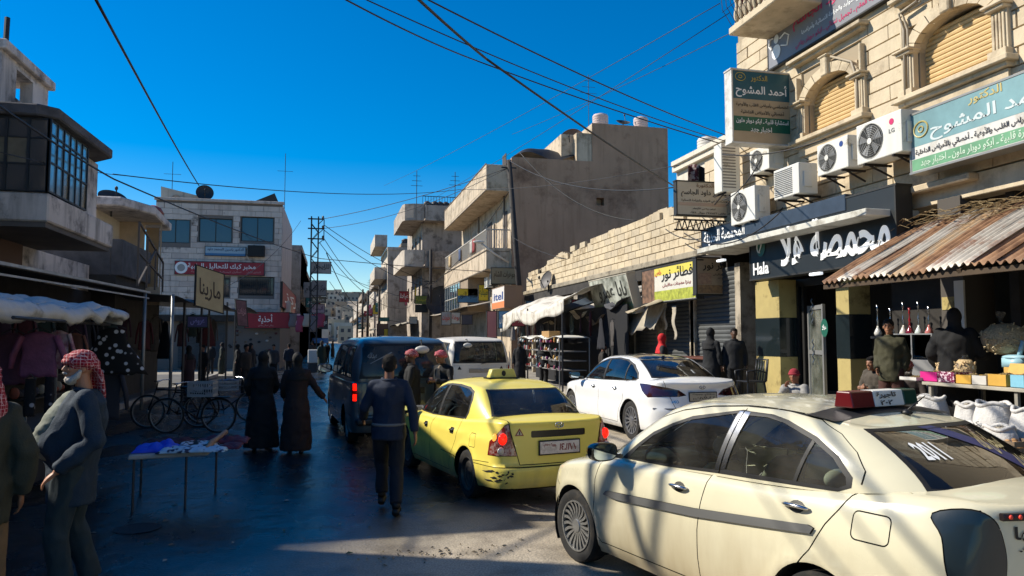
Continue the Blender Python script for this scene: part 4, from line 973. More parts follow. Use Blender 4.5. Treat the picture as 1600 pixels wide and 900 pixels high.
WVAN=paint('white_van_paint',(.68,.64,.56),'7a705c',.1,.8,.4,.3,.15)
root=place_car('white_van','dusty white van with a green tinted rear window standing beyond the yellow taxi','van',3.78,23.0,7.0)
cm=make_van(root,WVAN,dict(gl=GL_WV,lamp=LAMPR,mx=.40,garn=mat('van_garnish','9a8f7c',.5),bump=WVAN))
for sd in (1,-1):
 b=MB();s_=.06;y,z=sd*.62,1.05;conform_quad(b,cm['B'],[(y+s_,z-s_*.6),(y-s_,z-s_*.6),(y,z+s_)],'rear',.004);build(b,'warning_triangle',[INKB],root,fixn=False)
# ---------------------------------------------------------------- people
def fuse(mb,voxel,smooth=4,fold=0,fscale=6,seed=0,fz=1.0):
 """closed overlapping shapes -> one continuous surface"""
 me=mesh_of(mb,'tmp',[])
 o=bpy.data.objects.new('tmp',me);COL.objects.link(o)
 m=o.modifiers.new('r','REMESH');m.mode='VOXEL';m.voxel_size=voxel;m.adaptivity=0
 if smooth:s=o.modifiers.new('s','SMOOTH');s.iterations=smooth;s.factor=.5
 out=bpy.data.meshes.new_from_object(o.evaluated_get(bpy.context.evaluated_depsgraph_get()))
 bpy.data.objects.remove(o);bpy.data.meshes.remove(me)
 if fold:
  n=len(out.vertices);co=np.empty(n*3);no=np.empty(n*3)
  out.vertices.foreach_get('co',co);out.vertices.foreach_get('normal',no);co=co.reshape(-1,3);no=no.reshape(-1,3)
  d=np.array([noise.noise(Vector((x*fscale+seed,y*fscale,z*fscale*fz)))+.5*noise.noise(Vector((x*fscale*2.3,y*fscale*2.3+seed,z*fscale*2.3*fz))) for x,y,z in co])
  d=1-np.abs(d)*2.4;co=co+no*(d*fold)[:,None];out.vertices.foreach_set('co',co.ravel())
 out.polygons.foreach_set('use_smooth',[True]*len(out.polygons));out.update();return out
def put_mesh(me,name,mats,parent):
 me.name=name;me.materials.clear()
 for m in mats:me.materials.append(m)
 o=bpy.data.objects.new(name,me);COL.objects.link(o);o.parent=parent;return o
V3=Vector
STAND=dict(pel=(0,0,.94),chest=(0,.0,1.26),neck=(0,.0,1.44),head=(0,.02,1.595),shL=(-.168,0,1.375),shR=(.168,0,1.375),
 elL=(-.235,-.03,1.12),elR=(.235,-.03,1.12),wrL=(-.24,.04,.87),wrR=(.24,.04,.87),hiL=(-.09,0,.92),hiR=(.09,0,.92),
 knL=(-.10,.03,.50),knR=(.10,.03,.50),anL=(-.11,-.02,.09),anR=(.11,-.02,.09),toL=(-.14,.17,.035),toR=(.14,.17,.035),face=0.0)
def limb(mb,a,b,r0,r1,n=12,mid=None):
 a,b=V3(a),V3(b);m_=mid if mid else (r0+r1)/2
 pts=[a+(b-a)*t for t in (0,.25,.5,.75,1)];rr=[r0,r0*.6+m_*.4+.002,m_,r1*.6+m_*.4,r1]
 mb.tube(pts,rr,n);mb.ellip(a,(r0,r0,r0),n,8);mb.ellip(b,(r1,r1,r1),n,8)
def hand(mb,w_,d,side,palm,curl=.5,s=1.0):
 """w_: wrist, d: forearm direction, palm: direction the palm faces"""
 d=V3(d).normalized();p=(V3(palm)-d*V3(palm).dot(d)).normalized();x=d.cross(p)*side
 rot=Matrix((x,p,d)).transposed();w_=V3(w_)
 mb.ellip(w_+d*.05*s,(.040*s,.018*s,.055*s),10,7,rot)
 for i,(dx,L) in enumerate(((-.028,.062),(-.010,.073),(.009,.070),(.026,.055))):
  b=w_+d*.088*s+x*(-dx*s);a1=d*math.cos(curl*.5)+p*math.sin(curl*.5);a2=d*math.cos(curl*1.4)+p*math.sin(curl*1.4)
  m1=b+a1*L*.5*s;m2=m1+a2*L*.5*s
  mb.tube([b-d*.02*s,b,m1,m2],[.010*s,.0095*s,.009*s,.006*s],7)
 t0=w_+d*.03*s+x*.030*s;t1=t0+(d*.6+x*.7+p*.3).normalized()*.035*s;t2=t1+(d*.9+x*.15+p*.35).normalized()*.03*s
 mb.tube([t0-x*.01,t0,t1,t2],[.013*s,.012*s,.0105*s,.007*s],7)
def person(label,loc,rz,pose=None,sc=1.0,top=('1c2a3c',None),legs='20242c',skin='8a5f45',hair='15110e',head='hair',scarf=None,group=None,
   vox=.02,robe=None,belly=0,fem=False,beard=None,shoes='141210',coat_len=.80,palms=None,curl=.6,chestmat=None,lean=0,name='person',fold=.006,puffy=0,open_front=None,kneel=False):
 J=dict(STAND);J.update(pose or {});P={k:V3(v)*sc if k != 'face' else v for k,v in J.items()}
 t=thing(name,label,'person',loc,rz,group);s=sc
 sk=mat('skin_'+skin,skin,.55,var=.12,vscale=30,sub=.1)
 # ---- one continuous body
 b=MB();hd=P['head'];face=P['face'];hr=Matrix.Rotation(face,3,'Z')
 H=lambda x,y,z:hd+hr@V3((x*s,y*s,z*s))
 b.ellip(H(0,-.005,.02),(.073*s,.092*s,.098*s),18,12,hr);b.ellip(H(0,.022,-.045),(.054*s,.065*s,.062*s),16,10,hr)
 b.ellip(H(0,.062,-.088),(.026*s,.022*s,.02*s),10,7,hr)
 b.tube([H(0,.082,.022),H(0,.098,-.005),H(0,.106,-.022)],[.010*s,.013*s,.016*s],8)
 b.ellip(H(0,.078,.036),(.046*s,.016*s,.010*s),10,6,hr)
 b.ellip(H(0,.086,-.052),(.024*s,.010*s,.009*s),10,6,hr)
 for q in (-1,1):b.ellip(H(q*.074,-.008,-.008),(.010*s,.02*s,.03*s),8,6,hr);b.ellip(H(q*.034,.066,-.012),(.02*s,.018*s,.016*s),8,6,hr)
 b.tube([P['neck']-V3((0,0,.05*s)),P['neck'],hd+V3((0,-.01,-.03))*s],[.06*s,.054*s,.052*s],14)
 sw,dp=(.135,.10) if not fem else (.125,.105)
 pel,ch,nk=P['pel'],P['chest'],P['neck']
 def ring(c,rx,ry,n=20,rz_=0):
  return [c+V3((rx*math.cos(2*PI*j/n),ry*math.sin(2*PI*j/n),0)) for j in range(n)]
 def trunk(g,hem=None,k=1.0):
  R_=[]
  base=[(pel+V3((0,0,-.10))*s,.15,.12),(pel,.162,.125),(pel.lerp(ch,.45)+V3((0,belly*.7,0)),.148,.115+belly),(ch+V3((0,belly*.25,0)),.170,.122+belly*.35),(ch.lerp(nk,.55),.172,.108),(nk+V3((0,0,-.03))*s,.105,.075),(nk+V3((0,0,.0)),.06,.055)]
  for c,rx,ry in base:R_.append(ring(c,(rx*k+g)*s,(ry*k+g)*s))
  return R_
 b.loft(trunk(-.012))
 for L in 'LR':
  sh,el,wr=P['sh'+L],P['el'+L],P['wr'+L];hi,kn,an,to=P['hi'+L],P['kn'+L],P['an'+L],P['to'+L]
  limb(b,sh,el,.050*s,.038*s);limb(b,el,wr,.037*s,.025*s)
  limb(b,ch.lerp(nk,.5),sh,.06*s,.052*s)
  pm=(palms or {}).get(L,(-1 if L == 'R' else 1,.2,0));hand(b,wr,wr-el,1 if L == 'R' else -1,pm,curl,s)
  limb(b,hi,kn,.082*s,.055*s);limb(b,kn,an,.052*s,.036*s,mid=.05*s)
 body=put_mesh(fuse(b,vox*.62 if vox < .015 else vox*.8,2),'body',[sk],t)
 for L in 'LR':
  an,to=P['an'+L],P['to'+L];f=MB();d=(to-an);d.z=0;d.normalize()
  heel=an-d*.05*s;heel.z=to.z
  f.tube([heel,an.lerp(to,.35)-V3((0,0,.01*s)),to,to+d*.05*s],[.040*s,.05*s,.044*s,.022*s],12,ell=(.95,.8));f.tube([an+V3((0,0,.03*s)),an-V3((0,0,.03*s))],.045*s,10)
  zmin=min(v[2] for v in f.v)
  build(f,'shoe',[mat('shoe_'+shoes,shoes,.6)],t,smooth=True)
 # eyes, brows
 if vox < .015:
  for q in (-1,1):
   build(MB().ellip(H(q*.032,.079,.012),(.012*s,.008*s,.008*s),10,6,hr),'eye',[mat('eye_dark','1a1412',.2)],t,smooth=True)
   build(MB().tube([H(q*.016,.093,.034),H(q*.034,.093,.040),H(q*.052,.078,.034)],.005*s,6),'eyebrow',[mat('hair_'+(beard or hair),beard or hair,.9)],t,smooth=True)
 # ---- trousers or robe
 if robe is None:
  g=MB();lg=mat('cloth_'+legs,legs,.85,var=.25,vscale=9,bump=.25,bscale=120)
  for L in 'LR':
   hi,kn,an=P['hi'+L],P['kn'+L],P['an'+L]
   pts=[hi+V3((0,0,.02*s)),hi.lerp(kn,.5),kn,kn.lerp(an,.5),an+V3((0,0,.01*s))]
   g.tube(pts,[.105*s,.090*s,.076*s,.070*s,.066*s],16);g.ellip(hi,(.10*s,)*3,14,9);g.ellip(kn,(.077*s,)*3,14,9)
  g.loft([ring(pel+V3((0,0,-.08*s)),.15*s,.128*s),ring(pel+V3((0,0,.02*s)),.168*s,.135*s),ring(pel+V3((0,belly*.3,.10*s)),.158*s,.128*s)])
  put_mesh(fuse(g,vox,3,fold*1.2,7,len(label),.5),'trousers',[lg],t)
 # ---- upper garment
 tm=mat('cloth_'+top[0],top[0],.85,var=.25,vscale=8,bump=.3,bscale=90) if isinstance(top[0],str) else top[0]
 g=MB();gr=.022+puffy
 tr_=trunk(gr)
 if robe is not None:
  hem=V3((pel.x,pel.y,.06*s)) if not kneel else V3((pel.x,pel.y+.25*s,.1*s));hw_=robe
  kx=(P['knL']+P['knR'])/2
  lo=[ring(hem,hw_*s,hw_*.85*s),ring(V3((kx.x*.6+pel.x*.4,kx.y*.6+pel.y*.4,.48*s)),(hw_*.72+.05)*s,(hw_*.66+.05)*s),ring(pel+V3((0,0,-.12*s)),.21*s,.18*s)]
  g.loft(lo+tr_[1:])
 else:
  hz=pel.z-(.94-coat_len)*s
  g.loft([ring(V3((pel.x,pel.y,min(hz,pel.z-.04*s))),.185*s,.15*s)]+tr_[1:])
 for L in 'LR':
  sh,el,wr=P['sh'+L],P['el'+L],P['wr'+L];w2=wr+(el-wr).normalized()*.01*s;sl=.018 if robe is None else .03
  g.tube([sh,sh.lerp(el,.5),el,el.lerp(wr,.5),w2],[(.060+puffy*.7)*s,(.060+puffy)*s,(.054+puffy)*s,(.046+sl*.4+puffy)*s,(.036+sl*.6+puffy*.5)*s],14)
  g.ellip(sh,((.062+puffy*.7)*s,)*3,14,9);g.ellip(el,((.056+puffy)*s,)*3,12,8);g.tube([ch.lerp(nk,.62),sh],[.082*s,.062*s],14)
 up=put_mesh(fuse(g,vox,3,fold,6,len(label)*3,.8),'jacket' if robe is None else 'robe',[tm],t)
 if robe is None and vox < .03:
  c=MB().tube([nk+V3((.075*s*math.cos(a),.065*s*math.sin(a)-.005,.005+.012*math.sin(a))) for a in [2*PI*j/20 for j in range(21)]],.02*s,8);build(c,'collar',[tm],t,smooth=True)
 if open_front is not None:   # shirt that shows where the jacket is open
  g=MB();c0=mat('shirt_'+open_front[0],open_front[0],.8,var=.15,bump=.2,bscale=60);w0,yy=open_front[1],open_front[2]
  g.loft([ring(c+V3((0,yy,0)),r1*s*w0,r2*s) for c,r1,r2 in ((pel+V3((0,belly*.3,.04*s)),.155,.125),(pel.lerp(ch,.45)+V3((0,belly*.8,0)),.145,.135+belly),(ch+V3((0,belly*.4,0)),.15,.145+belly*.4),(ch.lerp(nk,.6),.12,.125),(nk,.06,.07))])
  put_mesh(fuse(g,vox,3,fold*.6,7,5,1.8),'shirt',[c0],t)
 # ---- hair, scarves
 hm=mat('hair_'+hair,hair,.95,var=.3,vscale=60,bump=.6,bscale=200)
 if head == 'hair' or head == 'boy':
  g=MB();g.ellip(H(0,-.014,.040),(.080*s,.095*s,.088*s),18,12,hr);g.ellip(H(0,-.05,-.01),(.070*s,.055*s,.065*s),14,9,hr);g.ellip(H(0,.045,.085),(.055*s,.04*s,.025*s),12,8,hr)
  put_mesh(fuse(g,max(.008,vox*.6),2,.004,40),'hair',[hm],t)
 if beard:
  g=MB();g.ellip(H(0,.050,-.085),(.046*s,.044*s,.038*s),14,9,hr)
  for q in (-1,1):g.tube([H(q*.066,.005,-.015),H(q*.062,.03,-.06),H(q*.03,.07,-.095)],[.012*s,.022*s,.026*s],8)
  g.tube([H(-.03,.086,-.040),H(0,.099,-.036),H(.03,.086,-.040)],[.006*s,.010*s,.006*s],8)
  put_mesh(fuse(g,max(.006,vox*.5),2,.003,60),'beard',[mat('beard_'+beard,beard,.95,var=.2,vscale=50,bump=.6,bscale=150)],t)
 if head in ('keffiyeh','wrap'):
  km=scarf or patmat('keffiyeh_red','check','8e0c22','d8b4b0',44,.9,.46)
  g=MB();g.ellip(H(0,-.012,.045),(.092*s,.108*s,.085*s),20,12,hr)
  g.tube([H(.092*math.cos(a),-.010+.105*math.sin(a),.028+.018*math.sin(a)) for a in [2*PI*j/20 for j in range(21)]],.020*s,8)
  g.tube([H(.090*math.cos(a),-.015+.102*math.sin(a),.058+.025*math.sin(a+.6)) for a in [2*PI*j/20 for j in range(21)]],.017*s,8)
  if head == 'keffiyeh':
   g.tube([H(0,-.06,.05),H(.0,-.12,-.04),H(.02,-.15,-.16),H(.04,-.16,-.27),H(.05,-.17,-.36)],[.07*s,.075*s,.07*s,.055*s,.02*s],12,ell=(1.15,.35))
   g.tube([H(.05,-.04,.02),H(.085,-.07,-.09),H(.09,-.09,-.20),H(.08,-.12,-.33)],[.04*s,.045*s,.05*s,.015*s],10,ell=(1.0,.4))
  put_mesh(fuse(g,max(.007,vox*.6),3,.0035,15,3),'headscarf',[km],t)
 if head == 'hijab':
  km=scarf or mat('cloth_0a0a0c','0a0a0c',.85)
  g=MB();g.ellip(H(0,-.015,.02),(.090*s,.108*s,.118*s),18,12,hr);g.ellip(H(0,-.02,-.10),(.075*s,.085*s,.07*s),14,9,hr)
  g.loft([ring(nk+V3((0,-.02,-.20))*s,.20*s,.15*s),ring(nk+V3((0,-.01,-.06))*s,.165*s,.125*s),ring(hd+V3((0,-.02,-.12))*s,.085*s,.085*s),ring(hd+V3((0,-.02,-.02))*s,.075*s,.08*s)])
  put_mesh(fuse(g,max(.009,vox*.7),3,.004,9),'headscarf',[km],t)
  f=MB().ellip(H(0,.052,-.01),(.052*s,.052*s,.072*s),14,10,hr);build(f,'face',[sk],t,smooth=True)
 if head == 'cap' or head == 'beanie':
  g=MB().ellip(H(0,-.01,.05),(.086*s,.102*s,.085*s),18,12,hr)
  g.tube([H(.086*math.cos(a),-.008+.100*math.sin(a),.035) for a in [2*PI*j/20 for j in range(21)]],.013*s,8)
  put_mesh(fuse(g,max(.009,vox*.6),2),'hat',[scarf or hm],t)
 return t
def pose(**k):return k
SIT=dict(pel=(0,0,.48),chest=(0,.04,.80),neck=(0,.06,.98),head=(0,.10,1.14),shL=(-.175,.05,.94),shR=(.175,.05,.94),elL=(-.24,.10,.68),elR=(.24,.10,.68),
 wrL=(-.10,.30,.62),wrR=(.10,.30,.62),hiL=(-.09,.02,.46),hiR=(.09,.02,.46),knL=(-.14,.42,.50),knR=(.14,.42,.50),anL=(-.13,.40,.09),anR=(.13,.40,.09),toL=(-.14,.58,.035),toR=(.14,.58,.035))
def facing(dx,dy):return math.atan2(dy,dx)-PI/2
# man with white beard, close on the left, facing left across the picture
a0=onZ(105,934,0)
man_a=person('white bearded man in red checked keffiyeh and open dark blue jacket, facing left',(onZ(110,934).x,onZ(110,934).y,0),facing(-1,-.25),dict(pel=(0,.02,.95),chest=(0,-.03,1.28),neck=(0,-.04,1.46),head=(0,.0,1.63),face=.30,
 shL=(-.19,-.05,1.41),shR=(.19,-.05,1.41),elL=(-.26,-.12,1.13),elR=(.27,-.10,1.12),wrL=(-.24,.10,.93),wrR=(.27,.03,.88),hiL=(-.10,.02,.92),hiR=(.10,.02,.92),
 knL=(-.12,.10,.50),knR=(.12,.0,.50),anL=(-.14,.04,.09),anR=(.12,-.12,.09),toL=(-.17,.24,.035),toR=(.14,.07,.035)),sc=1.03,
 top=('1b3042',None),legs='223238',skin='b07a5c',beard='c8c0b6',head='keffiyeh',vox=.012,belly=.07,open_front=('7e8274',.82,.05),coat_len=.66,palms=dict(L=(0,-1,.1),R=(0,-1,.1)),fold=.010,puffy=.012)
man_a.name='person'
# man with his back to the camera at the left edge
q=onZ(-52,1000,0)
person('man in olive jacket and tan trousers with his back turned, cut by the left edge',(q.x,q.y,0),facing(-.35,1),dict(face=.5,elR=(.26,-.04,1.13),wrR=(.25,.03,.86)),sc=1.02,top=('35362a',None),legs='7d6244',skin='8a5f45',head='keffiyeh',vox=.013,coat_len=.70,puffy=.018,fold=.010)
# policeman-like walker in dark blue, seen from behind
q=onZ(606,800,0)
WALK=person('man in dark blue shirt and trousers with a belt walking away beside the yellow taxi',(q.x,q.y,0),facing(.02,1)-YAW*.5,dict(pel=(0,0,.93),elL=(-.27,.02,1.13),wrL=(-.30,.22,1.0),elR=(.26,-.08,1.13),wrR=(.29,-.10,.87),
 knL=(-.09,.20,.52),anL=(-.08,.16,.17),toL=(-.08,.32,.08),knR=(.09,-.02,.49),anR=(.10,-.22,.12),toR=(.11,-.06,.04)),sc=1.0,top=('16243a',None),legs='10151f',skin='7a5240',head='hair',vox=.014,coat_len=.80)
build(MB().tube([V3((.172*math.cos(a),.14*math.sin(a),.955)) for a in [2*PI*j/24 for j in range(25)]],.018,6),'belt',[mat('belt_grey','6a6a68',.6)],WALK,smooth=True)
bt=bpy.context.scene.objects
# two women in dark robes walking away
q=onZ(462,708,0)
person('woman in a dark brown robe and black headscarf walking away with one arm swung out',(q.x,q.y,0),facing(-.05,1),dict(elR=(.30,.0,1.13),wrR=(.46,.10,.92),elL=(-.24,.03,1.12),wrL=(-.22,.18,.95),knL=(-.09,.14,.5),knR=(.09,-.06,.5),anR=(.09,-.15,.10),toR=(.1,.0,.04),anL=(-.09,.18,.10),toL=(-.1,.34,.04)),sc=.96,top=('2a1a18',None),robe=.27,skin='8a5f45',head='hijab',vox=.02,fem=True,fold=.012)
q=onZ(408,703,0)
person('woman in a loose black robe walking away left of the woman in brown',(q.x,q.y,0),facing(.05,1),dict(elL=(-.26,.0,1.13),wrL=(-.24,.12,.95),elR=(.24,.06,1.13),wrR=(.16,.22,1.0),knL=(-.09,-.04,.5),knR=(.09,.12,.5)),sc=.97,top=('0b0b0d',None),robe=.30,skin='8a5f45',head='hijab',vox=.02,fem=True,fold=.014)
# two men in wound red scarves by the dark van
q=onZ(643,701,0)
person('man with a wound red headscarf in black beside the dark van, turned left',(q.x,q.y,0),facing(-1,.1),dict(elL=(-.25,.05,1.13),wrL=(-.16,.26,1.02),elR=(.25,.05,1.12),wrR=(.16,.28,1.0),face=.2),sc=.99,top=('101114',None),legs='0e1014',skin='5e4232',head='wrap',vox=.016,coat_len=.75)
q=onZ(692,700,0)
person('man with wound pink headscarf looking down at his hands between dark van and taxi',(q.x,q.y,0),facing(-1,-.75),dict(head=(0,.07,1.58),elL=(-.25,.08,1.15),wrL=(-.08,.28,1.18),elR=(.25,.08,1.15),wrR=(.06,.30,1.17)),sc=.99,top=('121315',None),legs='0e1014',skin='6e4c3a',head='wrap',scarf=patmat('keffiyeh_pink','check','a03446','d0a09c',60,.9,.48),vox=.016,coat_len=.75,open_front=('8a7a68',.5,.035))
PZ=.6   # height of the raised pavement on the right
# boy standing, men sitting, on the raised pavement
def onpave(u,X,z=PZ):
 d=ray(u,528);k=X/d.x;return Vector((X,d.y*k,z))
q=onpave(1391,7.75,PZ+.02)
person('boy in an olive hooded jacket and brown trousers standing among the shop fronts',q,facing(-1,-.45),dict(face=.3,elL=(-.22,-.06,1.13),wrL=(-.17,-.02,.90),elR=(.23,-.04,1.13),wrR=(.16,.12,.93),head=(0,.05,1.60)),sc=.90,top=('3c3a24',None),legs='4a2a22',skin='9a6c50',head='boy',vox=.013,coat_len=.74,puffy=.006,fold=.010,hair='0e0b09')
q=onpave(1246,7.42,.17)
person('seated man in light grey coat and red cap, hand raised to his face',q,facing(-1,-.2),dict(SIT,wrR=(.03,.26,.98),elR=(.22,.22,.74),wrL=(-.05,.30,.70),face=.5),sc=.97,top=('9a9894',None),legs='2a2c30',skin='8a5a42',head='cap',scarf=mat('cap_red','8a2430',.9,bump=.3),vox=.015,puffy=.02,fold=.01)
q=onpave(1372,8.1,PZ-.14)
person('seated man in a grey brown coat hunched over his hands left of the boy',q,facing(-1,-.2),dict(SIT,head=(0,.16,1.10),wrL=(-.05,.34,.72),wrR=(.04,.34,.73)),sc=.95,top=('4a4238',None),legs='33332e',skin='8a5f45',head='hair',vox=.015,puffy=.015,fold=.01)
q=onpave(1420,8.45,PZ-.16)
person('seated bearded man with a red checked cap right behind the boy',q,facing(-1,-.6),dict(SIT,head=(0,.12,1.13)),sc=.90,top=('3a3230',None),legs='2c2a28',skin='8a5f45',beard='b8b0a6',head='cap',scarf=patmat('keffiyeh_red','check','8e0c22','d8b4b0',44,.9,.46),vox=.015)
q=onpave(1492,7.9)
person('person in a bulky black coat and hood standing behind the goods table',q,facing(.8,.6),dict(elR=(.27,.05,1.15),wrR=(.30,.25,1.10),elL=(-.27,.0,1.13),wrL=(-.22,.15,.95)),sc=.98,top=('0b0b0d',None),robe=.27,skin='8a5f45',head='hijab',vox=.018,fem=True,puffy=.035,fold=.01)
q=onpave(1110,8.0,.45)
person('woman in black headscarf and robe standing at the falafel counter',q,facing(.9,.5),dict(elL=(-.2,.12,1.15),wrL=(-.12,.32,1.05)),sc=.97,top=('0c1014',None),robe=.25,skin='8a5f45',head='hijab',vox=.02,fem=True)
q=onpave(1147,8.4,.45)
person('dark dressed person in the shade right of the woman at the counter',q,facing(-.5,-1),None,sc=.97,top=('16181c',None),legs='101114',skin='5e4232',head='hair',vox=.022)
q=onpave(1034,7.9,.0)
person('person in a bright red hood behind the white saloon car',(q.x,q.y,.28),facing(1,-.3),None,sc=1.0,top=('16181c',None),legs='101114',skin='8a5f45',head='hijab',scarf=mat('hood_red','c01418',.8),vox=.022,fem=True)
q=onpave(942,8.2,.0)
person('dark haired person low behind the roof of the white saloon car',(q.x,q.y,.02),facing(1,-.3),None,sc=1.0,top=('2a2420',None),legs='101114',skin='7a5240',head='hair',vox=.022)
q=onpave(849,7.2,.0)
person('shopper in a dark striped jacket at the trinket stall',(q.x,q.y,.12),facing(.8,.6),dict(elR=(.22,.10,1.12),wrR=(.16,.28,1.0)),sc=.98,top=('14181e',None),legs='101114',skin='7a5240',head='hijab',vox=.02,fem=True)
q=onpave(812,6.6,.0)
person('person in black passing between the white van and the trinket stall',(q.x,q.y,.12),facing(-.2,-1),None,sc=.97,top=('121216',None),robe=.24,skin='5e4232',head='hijab',vox=.022,fem=True)
# people farther down the street, by the stalls and the crossing
far=[(330,40.5,'person in a black coat crossing on the sunny strip left of the poles','101114','hair'),(348,41.5,'person in dark green in the gap between the stall poles','1a241e','hijab'),
  (372,36,'person in black beside the shoe shop front','0e0e10','hijab'),(428,34,'person in grey standing under the red shop banner','3a3a3e','hair'),
  (452,38,'person in dark blue under the shop banner','141c2c','hair'),(489,46,'person carrying a white bag below the lattice pylon','22242a','hair'),(503,41,'person in dark green robe right of the pylon','10281e','hijab'),
  (296,26,'shopper in dark plum in the shade of the second canopy','2a141e','hijab'),(318,29,'man in a dark grey jacket by the thin poles','1c1c20','hair'),(392,31,'person in black seen between the bicycles and the women','0e0e12','hijab'),(385,27,'man in brown behind the right hand bicycle','2a221c','hair'),
  (512,58,'distant walker in black beyond the pylon','141416','hair'),(520,75,'farthest walker in brown down the middle of the street','2c2420','hijab')]
for i,(u,Y,lb,c,hd_) in enumerate(far):
 q=onY(u,528,Y);person(lb,(q.x,q.y,0),facing(rnd.uniform(-1,1),rnd.uniform(-1,1)),None,sc=rnd.uniform(.94,1.02),top=(c,None),legs='101114',robe=.22 if hd_ == 'hijab' else None,head=hd_,vox=.035,fem=hd_ == 'hijab',skin='7a5240')
def driver(label,car,x,y,top,**k):
 m=wloc(car);p=m@V3((x,y,0));return person(label,(p.x,p.y,.04),car.rotation_euler.z-PI/2,dict(SIT,wrL=(-.16,.46,.84),wrR=(.14,.46,.84),elL=(-.24,.20,.74),elR=(.24,.20,.74)),sc=.95,top=(top,None),legs='15161a',skin='7a5240',head='hair',vox=.018,**k)
driver('driver in a dark jacket at the wheel of the cream taxi',cars['cream_taxi'],.06,.36,'15171c');driver('driver in a dark jumper in the yellow taxi',cars['yellow_taxi'],.12,.34,'1a1c22')
# ---------------------------------------------------------------- ground, road, pavements
def road_mat():
 m=mat('wet_asphalt_sun_toned',(.030,.033,.038),.5);t=m.node_tree;N=t.nodes;L=t.links;p=N['Principled BSDF']
 g=N.new('ShaderNodeNewGeometry')
 def noi(sc,det=6,st=None):
  n=N.new('ShaderNodeTexNoise');n.inputs['Scale'].default_value=sc;n.inputs['Detail'].default_value=det
  src=g.outputs['Position']
  if st:mp=N.new('ShaderNodeMapping');mp.inputs['Scale'].default_value=st;L.new(src,mp.inputs[0]);src=mp.outputs[0]
  L.new(src,n.inputs['Vector']);return n.outputs['Fac']
 def rng(s,a,b,c,d):
  r=N.new('ShaderNodeMapRange');r.inputs[1].default_value,r.inputs[2].default_value,r.inputs[3].default_value,r.inputs[4].default_value=a,b,c,d;L.new(s,r.inputs[0]);return r.outputs[0]
 # right side dusty, middle damp; sun wedge paleness and lane shade painted into the colour
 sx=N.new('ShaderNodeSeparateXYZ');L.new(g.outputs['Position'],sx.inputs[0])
 big=noi(.5,6,(1,.35,1));dry=rng(sx.outputs[0],-1.2,2.2,0,1)  # dry: dusty right side together with the painted sun wedge paleness
 add=N.new('ShaderNodeMath');add.operation='MULTIPLY_ADD';L.new(big,add.inputs[0]);add.inputs[1].default_value=.9;far=rng(sx.outputs[1],6.6,9.0,0,.75);sb=N.new('ShaderNodeMath');sb.operation='SUBTRACT';L.new(dry,sb.inputs[0]);L.new(far,sb.inputs[1]);rt_=rng(sx.outputs[0],3.0,5.0,0,.8);sa=N.new('ShaderNodeMath');sa.operation='ADD';L.new(sb.outputs[0],sa.inputs[0]);L.new(rt_,sa.inputs[1]);L.new(sa.outputs[0],add.inputs[2])  # lane beyond the sun wedge darkened as painted shade
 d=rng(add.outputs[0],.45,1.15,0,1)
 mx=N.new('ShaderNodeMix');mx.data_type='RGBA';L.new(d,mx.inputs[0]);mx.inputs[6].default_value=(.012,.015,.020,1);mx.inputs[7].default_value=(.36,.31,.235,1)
 sp=noi(60,3);m2=N.new('ShaderNodeMix');m2.data_type='RGBA';m2.blend_type='MULTIPLY';m2.inputs[0].default_value=.6
 gr=N.new('ShaderNodeMix');gr.data_type='RGBA';L.new(rng(sp,.38,.62,0,1),gr.inputs[0]);gr.inputs[6].default_value=(.55,.55,.55,1);gr.inputs[7].default_value=(1.5,1.45,1.4,1)
 L.new(mx.outputs[2],m2.inputs[6]);L.new(gr.outputs[2],m2.inputs[7]);m3=N.new('ShaderNodeMix');m3.data_type='RGBA';m3.blend_type='MULTIPLY';L.new(rng(noi(1.7,9),.50,.62,0,.55),m3.inputs[0]);L.new(m2.outputs[2],m3.inputs[6]);m3.inputs[7].default_value=(.35,.33,.32,1);L.new(m3.outputs[2],p.inputs['Base Color'])
 wet=noi(1.1,7,(1,.5,1));r0=rng(wet,.35,.65,.13,.40)
 ad=N.new('ShaderNodeMath');ad.operation='MULTIPLY_ADD';ad.use_clamp=True;L.new(d,ad.inputs[0]);ad.inputs[1].default_value=.40;L.new(r0,ad.inputs[2]);L.new(ad.outputs[0],p.inputs['Roughness'])
 p.inputs['Specular IOR Level'].default_value=.6
 b=N.new('ShaderNodeBump');b.inputs['Strength'].default_value=.55;b.inputs['Distance'].default_value=.012;L.new(noi(38,6),b.inputs['Height'])
 b2=N.new('ShaderNodeBump');b2.inputs['Strength'].default_value=.5;b2.inputs['Distance'].default_value=.05;L.new(noi(3.2,5),b2.inputs['Height']);L.new(b.outputs[0],b2.inputs['Normal']);L.new(b2.outputs[0],p.inputs['Normal'])
 return m
GROUNDM=mat('packed_earth',(.20,.17,.13),.95,var=.3,vscale=.3)
struct(MB().quad((-900,-300,-.02),(900,-300,-.02),(900,1500,-.02),(-900,1500,-.02)),'ground',[GROUNDM])
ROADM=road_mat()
b=MB();xs=[-9,4.2,5.1,7.25];zs=[0,0,.1,.1];ys=[-25,5,20,40,90,320]
vs=[(x,y,z) for y in ys for x,z in zip(xs,zs)]
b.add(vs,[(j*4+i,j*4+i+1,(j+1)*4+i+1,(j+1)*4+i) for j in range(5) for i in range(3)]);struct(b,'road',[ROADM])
b=MB().quad((-60,39.5,.004),(-3.6,39.5,.004),(-3.6,47.4,.004),(-60,47.4,.004));struct(b,'side_road',[mat('dusty_road',(.30,.27,.22),.9,var=.2,vscale=1)])
PAVM=mat('pavement_concrete',(.30,.275,.24),.85,var=.25,vscale=2,dirt='4a4238',dscale=1.2,bump=.3,bscale=30)
KERBM=mat('kerb_concrete',(.34,.31,.27),.85,var=.25,vscale=4,bump=.3,bscale=25)
